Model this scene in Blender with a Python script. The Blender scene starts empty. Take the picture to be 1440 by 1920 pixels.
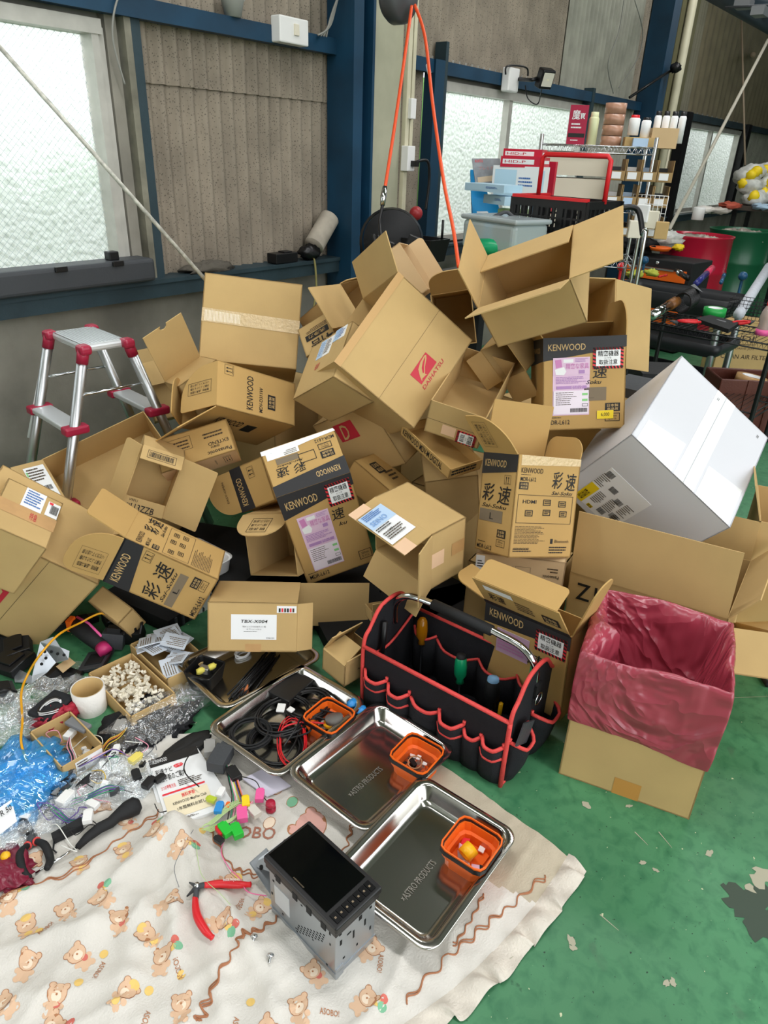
import bpy, bmesh, math, random
from mathutils import Vector, Matrix, noise, Euler
PI=math.pi
# ------------------------------------------------------------------ camera
sc=bpy.context.scene
FPX=1323.0; CAMZ=1.40
RX=Vector((0.61404142,-0.78848032,0.03538241)); RY=Vector((0.33943194,0.3042785,0.89005649)); RZ=Vector((-0.71255814,-0.53452163,0.454475))
cam_d=bpy.data.cameras.new('camera'); cam=bpy.data.objects.new('camera',cam_d); sc.collection.objects.link(cam)
cam.matrix_world=Matrix(((RX.x,RY.x,RZ.x,0),(RX.y,RY.y,RZ.y,0),(RX.z,RY.z,RZ.z,CAMZ),(0,0,0,1)))
cam_d.sensor_fit='HORIZONTAL'; cam_d.sensor_width=24.0; cam_d.lens=24.0*FPX/1440.0; cam_d.clip_start=.02; cam_d.clip_end=200
sc.camera=cam
CP=Vector((0,0,CAMZ))
def ray(px,py): return RX*((px-720)/FPX)+RY*(-(py-960)/FPX)-RZ
def at(px,py,z=0.0):
    r=ray(px,py); return CP+r*((z-CAMZ)/r.z)
def aty(px,py,y):
    r=ray(px,py); return CP+r*(y/r.y)
def atd(px,py,d): return CP+ray(px,py)*d
# ------------------------------------------------------------------ light, world, exposure
w=bpy.data.worlds.new('world'); sc.world=w; w.use_nodes=True
nt=w.node_tree; bg=nt.nodes['Background']; tc=nt.nodes.new('ShaderNodeTexCoord'); sx=nt.nodes.new('ShaderNodeSeparateXYZ'); cr=nt.nodes.new('ShaderNodeValToRGB')
nt.links.new(tc.outputs['Generated'],sx.inputs[0]); mp=nt.nodes.new('ShaderNodeMapRange'); mp.inputs[1].default_value=-1; nt.links.new(sx.outputs[2],mp.inputs[0]); nt.links.new(mp.outputs[0],cr.inputs[0]); nt.links.new(cr.outputs[0],bg.inputs[0])
e=cr.color_ramp.elements; e[0].position=0.46; e[0].color=(.16,.19,.15,1); e[1].position=.56; e[1].color=(.96,.98,1,1)
bg.inputs[1].default_value=WORLD=3.7
def area(name,loc,rot,sx_,sy_,power,col=(1,.995,.985)):
    l=bpy.data.lights.new(name,'AREA'); l.shape='RECTANGLE'; l.size=sx_; l.size_y=sy_; l.energy=power; l.color=col
    o=bpy.data.objects.new(name,l); sc.collection.objects.link(o); o.location=loc; o.rotation_euler=rot; return o
area('fluorescent_light',(1.2,1.4,3.6),(0,0,0),.35,2.4,50)
area('fluorescent_light',(1.2,-1.4,3.6),(0,0,0),.35,2.4,50)
area('fluorescent_light',(4.2,1.0,3.6),(0,0,0),.35,2.4,50)
area('fluorescent_light',(7.4,1.0,3.8),(0,0,0),.35,2.4,57)
area('fluorescent_light',(-1.6,0.2,3.6),(0,0,0),.35,2.4,41)
sc.view_settings.view_transform='Standard'; sc.view_settings.look='None'; sc.view_settings.gamma=1; sc.view_settings.use_curve_mapping=False
sc.view_settings.exposure=-0.22
# ------------------------------------------------------------------ materials
def lin(c):
    if isinstance(c,str):
        c=[int(c[i:i+2],16)/255 for i in (0,2,4)]
    return tuple(((x/12.92) if x<=.04045 else ((x+.055)/1.055)**2.4) for x in c[:3])+(1,)
MATS={}
def mat(name,col,rough=.6,metal=0,vary=0,scale=8,bump=0,bscale=60,col2=None,trans=0,alpha=1,coat=0,ior=1.45,sheen=0):
    if name in MATS: return MATS[name]
    m=bpy.data.materials.new(name); m.use_nodes=True; n=m.node_tree; b=n.nodes['Principled BSDF']; L=n.links
    c=lin(col); b.inputs['Base Color'].default_value=c; b.inputs['Roughness'].default_value=rough; b.inputs['Metallic'].default_value=metal
    b.inputs['IOR'].default_value=ior
    if trans: b.inputs['Transmission Weight'].default_value=trans
    if alpha<1: b.inputs['Alpha'].default_value=alpha
    if coat: b.inputs['Coat Weight'].default_value=coat; b.inputs['Coat Roughness'].default_value=.06
    if vary or col2:
        t=n.nodes.new('ShaderNodeTexCoord'); no=n.nodes.new('ShaderNodeTexNoise'); no.inputs['Scale'].default_value=scale; no.inputs['Detail'].default_value=5
        r=n.nodes.new('ShaderNodeValToRGB'); L.new(t.outputs['Object'],no.inputs['Vector']); L.new(no.outputs[0],r.inputs[0])
        c2=lin(col2) if col2 else tuple(x*(1-vary) for x in c[:3])+(1,)
        r.color_ramp.elements[0].position=.35; r.color_ramp.elements[1].position=.65; r.color_ramp.elements[0].color=c2; r.color_ramp.elements[1].color=c
        L.new(r.outputs[0],b.inputs['Base Color'])
    if bump:
        t=n.nodes.new('ShaderNodeTexCoord'); no=n.nodes.new('ShaderNodeTexNoise'); no.inputs['Scale'].default_value=bscale; no.inputs['Detail'].default_value=4
        bp=n.nodes.new('ShaderNodeBump'); bp.inputs['Strength'].default_value=bump; bp.inputs['Distance'].default_value=.01
        L.new(t.outputs['Object'],no.inputs['Vector']); L.new(no.outputs[0],bp.inputs['Height']); L.new(bp.outputs[0],b.inputs['Normal'])
    MATS[name]=m; return m
def crinkle(name,col,rough=.2,alpha=1,trans=0,scale=14,strength=.7,dist=.02,sss=None):
    """thin crumpled plastic film"""
    m=mat(name,col,rough); n=m.node_tree; L=n.links; b=n.nodes['Principled BSDF']
    t=n.nodes.new('ShaderNodeTexCoord'); no=n.nodes.new('ShaderNodeTexNoise'); no.inputs['Scale'].default_value=scale; no.inputs['Detail'].default_value=3; no.inputs['Distortion'].default_value=1.2
    vo=n.nodes.new('ShaderNodeTexVoronoi'); vo.inputs['Scale'].default_value=scale*1.6
    ad=n.nodes.new('ShaderNodeVectorMath'); ad.operation='ADD'
    L.new(t.outputs['Object'],no.inputs['Vector']); L.new(t.outputs['Object'],ad.inputs[0]); L.new(no.outputs['Color'],ad.inputs[1]); L.new(ad.outputs[0],vo.inputs['Vector'])
    mx=n.nodes.new('ShaderNodeMath'); mx.operation='ADD'; L.new(no.outputs[0],mx.inputs[0]); L.new(vo.outputs[0],mx.inputs[1])
    bp=n.nodes.new('ShaderNodeBump'); bp.inputs['Strength'].default_value=strength; bp.inputs['Distance'].default_value=dist; L.new(mx.outputs[0],bp.inputs['Height']); L.new(bp.outputs[0],b.inputs['Normal'])
    if alpha<1:
        fr=n.nodes.new('ShaderNodeFresnel'); fr.inputs[0].default_value=1.6; L.new(bp.outputs[0],fr.inputs['Normal'])
        mr=n.nodes.new('ShaderNodeMapRange'); mr.inputs[1].default_value=0.03; mr.inputs[2].default_value=.45; mr.inputs[3].default_value=alpha; mr.inputs[4].default_value=1; L.new(fr.outputs[0],mr.inputs[0]); L.new(mr.outputs[0],b.inputs['Alpha'])
    return m
CARD='C8A871'
card=mat('cardboard',CARD,.82,vary=.10,scale=5,bump=.08,bscale=25)
card2=mat('cardboard_orange','C09B5E',.78,vary=.08,scale=5)
card3=mat('cardboard_pale','D2B489',.82,vary=.08,scale=5)
card_w=mat('cardboard_white','DADBE0',.45,vary=.03,scale=3)
ctape=mat('carton_tape','C49A66',.35,vary=.1,scale=30)
clear_tape=mat('clear_tape','D8BE92',.12,bump=.5,bscale=90)
ink=mat('ink_black','1E1C1B',.6); ink_s=mat('ink_soft','4A3B2A',.7); ink_r=mat('ink_red','C02A3C',.55); gold=mat('ink_gold','C9A871',.6)
band=mat('band_black','2B2A2C',.55); greyink=mat('ink_grey','7D6E59',.7)
paper=mat('paper_white','F0F1F2',.6); pink=mat('paper_pink','E3C3DC',.6); pink2=mat('ink_pink','CF86BC',.6); purple=mat('ink_purple','B48AC0',.6); bluep=mat('paper_blue','B9D2EE',.6); bluei=mat('ink_blue','3E6FB4',.6); greeni=mat('ink_green','8FD08A',.6)
yellow=mat('sticker_yellow','F2D31C',.5); redst=mat('sticker_red','E8333F',.5); orange=mat('orange_plastic','F0691A',.38); orange_d=mat('orange_dark','D2520F',.4)
black=mat('black_plastic','141416',.38); blackm=mat('black_matte','17181A',.7,bump=.1,bscale=80); blackg=mat('black_gloss','050507',.05,coat=1)
fabric=mat('black_fabric','191A20',.85,vary=.25,scale=30,bump=.3,bscale=400)
redtrim=mat('red_trim','E04A47',.6,bump=.3,bscale=300)
red=mat('red_plastic','D8232B',.35); redd=mat('red_dark','9E1B2C',.4)
chrome=mat('chrome','D6D8DA',.12,1); steel=mat('stainless_steel','C4C2BC',.17,1,bump=.04,bscale=12); alu=mat('aluminium','C9CCCF',.36,1,bump=.02,bscale=30)
zinc=mat('zinc_sheet','AEB3B8',.34,.8,vary=.08,scale=6)
white=mat('white_plastic','EDEDEB',.4); cream=mat('cream_plastic','E5DECB',.5); grey=mat('grey_plastic','77797C',.5); greyd=mat('dark_grey_plastic','3D4044',.55,bump=.1,bscale=120)
blue_st=mat('blue_steel_paint','16425E',.5,vary=.35,scale=4); teal_st=mat('teal_steel_paint','2E424A',.6,vary=.3,scale=5,bump=.2,bscale=60)
cream_st=mat('cream_steel_paint','B4B39B',.6,vary=.15,scale=6); pipe_m=mat('pipe_cream','D6D0B4',.5,vary=.12,scale=8)
hole=mat('dark_hole','08090A',.8)
green=mat('green_plastic','14A06A',.3); greenl=mat('green_bright','22C038',.35); blue=mat('blue_plastic','2F8FD8',.35); lblue=mat('light_blue','8CBCE6',.35); amber=mat('amber_resin','D08A12',.1,trans=.5)
brown=mat('brown_leather','5C2E22',.4,bump=.15,bscale=150); orangehose=mat('orange_hose','E8562A',.4); pinkp=mat('pink_plastic','EE5FA0',.4)
drumr=mat('drum_red','B01A34',.25,vary=.12,scale=3); drumg=mat('drum_green','1B5A3C',.28,vary=.15,scale=3)
# ------------------------------------------------------------------ mesh builder
def tag(o,label=None,cat=None,group=None,kind=None):
    if label: o['label']=label
    if cat: o['category']=cat
    if group: o['group']=group
    if kind: o['kind']=kind
    return o
def thing(name,label,cat,loc=(0,0,0),group=None):
    o=bpy.data.objects.new(name,None); o.empty_display_size=.05; sc.collection.objects.link(o); o.location=loc
    return tag(o,label,cat,group)
class MB:
    def __init__(s): s.v=[];s.f=[];s.m=[];s.sm=[];s.mats=[]
    def mi(s,m):
        if m not in s.mats: s.mats.append(m)
        return s.mats.index(m)
    def add(s,vs,fs,m,smooth=False):
        b=len(s.v); s.v+= [Vector(v) for v in vs]; k=s.mi(m)
        for f in fs: s.f.append([b+i for i in f]); s.m.append(k); s.sm.append(smooth)
        return s
    def hexa(s,p,m):  # p: 8 points 000,100,110,010,001,101,111,011
        return s.add(p,[(0,3,2,1),(4,5,6,7),(0,1,5,4),(1,2,6,5),(2,3,7,6),(3,0,4,7)],m)
    def box(s,c,dx,dy,dz,m,R=None,base=False):
        c=Vector(c); R=R or Matrix.Identity(3); z0=0 if base else -dz/2; z1=dz if base else dz/2
        return s.hexa([c+R@Vector(q) for q in [(-dx/2,-dy/2,z0),(dx/2,-dy/2,z0),(dx/2,dy/2,z0),(-dx/2,dy/2,z0),(-dx/2,-dy/2,z1),(dx/2,-dy/2,z1),(dx/2,dy/2,z1),(-dx/2,dy/2,z1)]],m)
    def prism(s,pts,n,m,smooth=False):  # planar polygon pts extruded by vector n
        k=len(pts); n=Vector(n); P=[Vector(p) for p in pts]; V=P+[p+n for p in P]
        return s.add(V,[tuple(reversed(range(k))),tuple(range(k,2*k))]+[(i,(i+1)%k,k+(i+1)%k,k+i) for i in range(k)],m,smooth)
    def poly(s,pts,m): return s.add(pts,[tuple(range(len(pts)))],m)
    def tube(s,pts,r,m,n=8,closed=False,cap=True,flat=1):
        P=[Vector(p) for p in pts]; N=len(P); vs=[]; up=None
        for i,p in enumerate(P):
            a=P[(i-1)%N] if (closed or i>0) else p; b=P[(i+1)%N] if (closed or i<N-1) else p
            t=(b-a); t=t.normalized() if t.length>1e-9 else Vector((0,0,1))
            if up is None: up=Vector((0,0,1)) if abs(t.z)<.9 else Vector((1,0,0))
            x=(up-t*up.dot(t)); x=x.normalized() if x.length>1e-6 else t.orthogonal().normalized(); up=x; y=t.cross(x)
            rr=r[i] if isinstance(r,(list,tuple)) else r
            for j in range(n):
                a_=2*PI*j/n; vs.append(p+x*math.cos(a_)*rr*flat+y*math.sin(a_)*rr)
        fs=[]
        for i in range(N if closed else N-1):
            for j in range(n): fs.append((i*n+j,i*n+(j+1)%n,((i+1)%N)*n+(j+1)%n,((i+1)%N)*n+j))
        if cap and not closed: fs+= [tuple(reversed(range(n))),tuple(range((N-1)*n,N*n))]
        return s.add(vs,fs,m,True)
    def lathe(s,c,prof,m,n=28,axis=(0,0,1),smooth=True):
        c=Vector(c); a=Vector(axis).normalized(); x=a.orthogonal().normalized(); y=a.cross(x); vs=[]
        for r,h in prof:
            for j in range(n): t=2*PI*j/n; vs.append(c+a*h+(x*math.cos(t)+y*math.sin(t))*r)
        fs=[(i*n+j,i*n+(j+1)%n,(i+1)*n+(j+1)%n,(i+1)*n+j) for i in range(len(prof)-1) for j in range(n)]
        return s.add(vs,fs,m,smooth)
    def cyl(s,a,b,r,m,n=20,r2=None):
        a=Vector(a);b=Vector(b);L=(b-a).length; r2=r if r2 is None else r2
        return s.lathe(a,[(0.0001,0),(r,0),(r,.0005),(r2,L-.0005),(r2,L),(0.0001,L)],m,n,(b-a))
    def blob(s,c,rx,ry,rz,m,amp=.15,freq=4,seg=20,rings=12,R=None,seed=0,clampz=None):
        c=Vector(c); R=R or Matrix.Identity(3); vs=[];
        for i in range(rings+1):
            th=PI*i/rings
            for j in range(seg):
                ph=2*PI*j/seg; d=Vector((math.sin(th)*math.cos(ph),math.sin(th)*math.sin(ph),math.cos(th)))
                k=1+amp*noise.noise(d*freq+Vector((seed*7.3,seed*1.7,0)))*2
                q=Vector((d.x*rx*k,d.y*ry*k,d.z*rz*k)); p=c+R@q
                if clampz is not None and p.z<clampz: p.z=clampz
                vs.append(p)
        fs=[(i*seg+j,i*seg+(j+1)%seg,(i+1)*seg+(j+1)%seg,(i+1)*seg+j) for i in range(rings) for j in range(seg)]
        return s.add(vs,fs,m,True)
    def build(s,name,parent=None,bevel=0,seg=2,solid=0,sub=0):
        me=bpy.data.meshes.new(name); o=bpy.data.objects.new(name,me); sc.collection.objects.link(o)
        off=Vector((0,0,0))
        if parent is not None:
            o.parent=parent; q=parent
            while q is not None: off=off+Vector(q.location); q=q.parent
        else:
            xs=[v.x for v in s.v]; ys=[v.y for v in s.v]; zs=[v.z for v in s.v]
            off=Vector(((min(xs)+max(xs))/2,(min(ys)+max(ys))/2,min(zs))); o.location=off
        me.from_pydata([tuple(v-off) for v in s.v],[],s.f)
        for m in s.mats: me.materials.append(m)
        me.polygons.foreach_set('material_index',s.m); me.polygons.foreach_set('use_smooth',s.sm)
        me.update()
        if bevel:
            b=o.modifiers.new('bevel','BEVEL'); b.width=bevel; b.segments=seg; b.limit_method='ANGLE'; b.angle_limit=math.radians(40)
        if solid:
            b=o.modifiers.new('solid','SOLIDIFY'); b.thickness=solid
        if sub:
            b=o.modifiers.new('sub','SUBSURF'); b.levels=sub; b.render_levels=sub
        return o
def one(mb,name,label,cat,group=None,**k): return tag(mb.build(name,**k),label,cat,group)
def rotz(a): return Matrix.Rotation(a,3,'Z')
def bez(p,n=12):
    """smooth curve through points"""
    P=[Vector(q) for q in p]; out=[]
    for i in range(len(P)-1):
        p0=P[max(i-1,0)];p1=P[i];p2=P[i+1];p3=P[min(i+2,len(P)-1)]
        for k in range(n):
            t=k/n; out.append(.5*((2*p1)+(p2-p0)*t+(2*p0-5*p1+4*p2-p3)*t*t+(3*p1-p0-3*p2+p3)*t**3))
    out.append(P[-1]); return out
# ------------------------------------------------------------------ lettering
_tc={}
def text_geo(t,bold=0.0,shear=0):
    k=(t,bold,shear)
    if k in _tc: return _tc[k]
    c=bpy.data.curves.new('lettering','FONT'); c.body=t; c.size=1; c.offset=bold; c.shear=shear; c.resolution_u=2
    o=bpy.data.objects.new('lettering',c); sc.collection.objects.link(o)
    bpy.context.view_layer.update(); dg=bpy.context.evaluated_depsgraph_get(); me=bpy.data.meshes.new_from_object(o.evaluated_get(dg))
    vs=[v.co.copy() for v in me.vertices]; fs=[tuple(p.vertices) for p in me.polygons]
    bpy.data.objects.remove(o); bpy.data.curves.remove(c); bpy.data.meshes.remove(me)
    if vs:
        x0=min(v.x for v in vs);x1=max(v.x for v in vs);y0=min(v.y for v in vs);y1=max(v.y for v in vs)
        vs=[((v.x-x0)/(x1-x0+1e-9),1-(v.y-y0)/(y1-y0+1e-9)) for v in vs]
    _tc[k]=(vs,fs); return _tc[k]
class Frame:
    """a flat face: origin (top left), vectors along its width and height, outward lift"""
    def __init__(s,tl,tr,bl,lift=.0009,side=None):
        s.o=Vector(tl); s.u=Vector(tr)-s.o; s.v=Vector(bl)-s.o; n=s.u.cross(s.v).normalized()
        if side is not None: n=n if n.dot(side)>0 else -n
        elif n.dot(CP-s.o)<0: n=-n
        s.n=n; s.l=lift
    def p(s,x,y,k=1): return s.o+s.u*x+s.v*y+s.n*((s.l+(k-1)*.0004) if k>0 else max(0,s.l-.0008))
    def sub(s,x0,y0,x1,y1,dl=.0006):
        f=Frame.__new__(Frame); f.o=s.o+s.u*x0+s.v*y0; f.u=s.u*(x1-x0); f.v=s.v*(y1-y0); f.n=s.n; f.l=s.l+dl; return f
def T(mb,F,t,x0,y0,x1,y1,m=None,bold=.0,shear=0,k=2):
    bold=min(bold,.007)
    vs,fs=text_geo(t,bold,shear); mb.add([F.p(x0+(x1-x0)*a,y0+(y1-y0)*b,k) for a,b in vs],fs,m or ink)
def Rr(mb,F,x0,y0,x1,y1,m=None,k=1): mb.poly([F.p(x0,y0,k),F.p(x1,y0,k),F.p(x1,y1,k),F.p(x0,y1,k)],m or ink)
def Pl(mb,F,pts,m=None,k=1): mb.poly([F.p(a,b,k) for a,b in pts],m or ink)
def Ou(mb,F,x0,y0,x1,y1,m=None,w=.012,k=2):
    r=F.u.length/max(F.v.length,1e-6); wy=w*r
    for a in ((x0,y0,x1,y0+wy),(x0,y1-wy,x1,y1),(x0,y0,x0+w,y1),(x1-w,y0,x1,y1)): Rr(mb,F,*a,m=m,k=k)
def Pa(mb,F,x0,y0,x1,y1,n,m=None,seed=1,k=2,fill=.45):
    """rows of fine print"""
    rg=random.Random(seed); h=(y1-y0)/n
    for i in range(n):
        x=x0; xe=x0+(x1-x0)*rg.uniform(.6,1)
        while x<xe:
            w_=(x1-x0)*rg.uniform(.03,.12); Rr(mb,F,x,y0+i*h,min(x+w_,xe),y0+i*h+h*fill,m or ink_s,k); x+=w_+(x1-x0)*.015
def Bc(mb,F,x0,y0,x1,y1,m=None,seed=3,k=2):
    rg=random.Random(seed); x=x0
    while x<x1-(x1-x0)*.02:
        w_=(x1-x0)*rg.uniform(.012,.035); Rr(mb,F,x,y0,min(x+w_,x1),y1,m or ink,k); x+=w_+(x1-x0)*rg.uniform(.012,.03)
def warn(root,F):
    """red and black hazard edged sticker for precision equipment"""
    mb=MB(); G=F; mb.prism([G.p(0,0,0),G.p(1,0,0),G.p(1,1,0),G.p(0,1,0)],G.n*.0008,redst); G=F.sub(0,0,1,1,.0006)
    n=9
    for i in range(n):
        a=i/n; 
        Pl(mb,G,[(a,0),(a+.06,0),(min(a+.10,1),.13),(a+.04,.13)],ink,2); Pl(mb,G,[(a,.87),(a+.06,.87),(min(a+.10,1),1),(a+.04,1)],ink,2)
    for i in range(6):
        a=i/6
        Pl(mb,G,[(0,a),(.1,a+.05),(.1,a+.12),(0,a+.07)],ink,2); Pl(mb,G,[(.9,a),(1,a+.05),(1,a+.12),(.9,a+.07)],ink,2)
    Rr(mb,G,.1,.13,.9,.87,paper,3)
    T(mb,G,'精密機器',.16,.16,.84,.42,ink,.012,k=5); T(mb,G,'につき',.38,.46,.6,.53,ink,.0,k=5); T(mb,G,'取扱注意',.2,.57,.8,.8,ink,.012,k=5); T(mb,G,'ケンウッド',.36,.83,.64,.88,ink,k=5)
    mb.build('warning_sticker',root)['label']='white caution sticker with red and black striped edge'
def pinklabel(root,F,top=1):
    mb=MB(); mb.prism([F.p(0,0,0),F.p(1,0,0),F.p(1,1,0),F.p(0,1,0)],F.n*.0008,pink); G=F.sub(0,0,1,1,.0006)
    Rr(mb,G,.0,.0,1,.3,pink2 if False else pink,2); Pl(mb,G,[(.05,.04),(.22,.03),(.25,.16),(.08,.18)],pink2,3); Rr(mb,G,.28,.03,.55,.09,paper,3)
    Pl(mb,G,[(.05,.2),(.3,.16),(.36,.24),(.3,.3),(.08,.29)],paper,3); T(mb,G,'精密な家具',.35,.1,.97,.2,pink2,.01,k=4); Pa(mb,G,.6,.02,.95,.09,3,purple,2,4); Rr(mb,G,.7,.22,.86,.28,purple,4)
    Pa(mb,G,.08,.33,.95,.46,5,purple,5,4); Rr(mb,G,.1,.49,.92,.54,purple,3); T(mb,G,'ゆうパック',.5,.48,.8,.55,pink,.02,k=5)
    Rr(mb,G,.02,.57,.98,.98,mat('paper_pinkwhite','EFE4EF',.6),3); Pa(mb,G,.08,.6,.7,.84,7,ink_s,9,4,.3); Rr(mb,G,.8,.62,.95,.66,greeni,4); Rr(mb,G,.8,.72,.95,.76,greeni,4); Ou(mb,G,.8,.8,.96,.85,ink,.01,5); Bc(mb,G,.48,.88,.95,.95,ink,4,5)
    mb.build('shipping_label',root)['label']='pink printed shipping label'
def whitelabel(root,F,seed=1,blue_=0,name='shipping_label',label='white printed shipping label'):
    mb=MB(); mb.prism([F.p(0,0,0),F.p(1,0,0),F.p(1,1,0),F.p(0,1,0)],F.n*.0008,paper); G=F.sub(0,0,1,1,.0006)
    if blue_: Rr(mb,G,0,0,blue_,1,bluep,2)
    return mb,G,lambda: mb.build(name,root).__setitem__('label',label)

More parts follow.
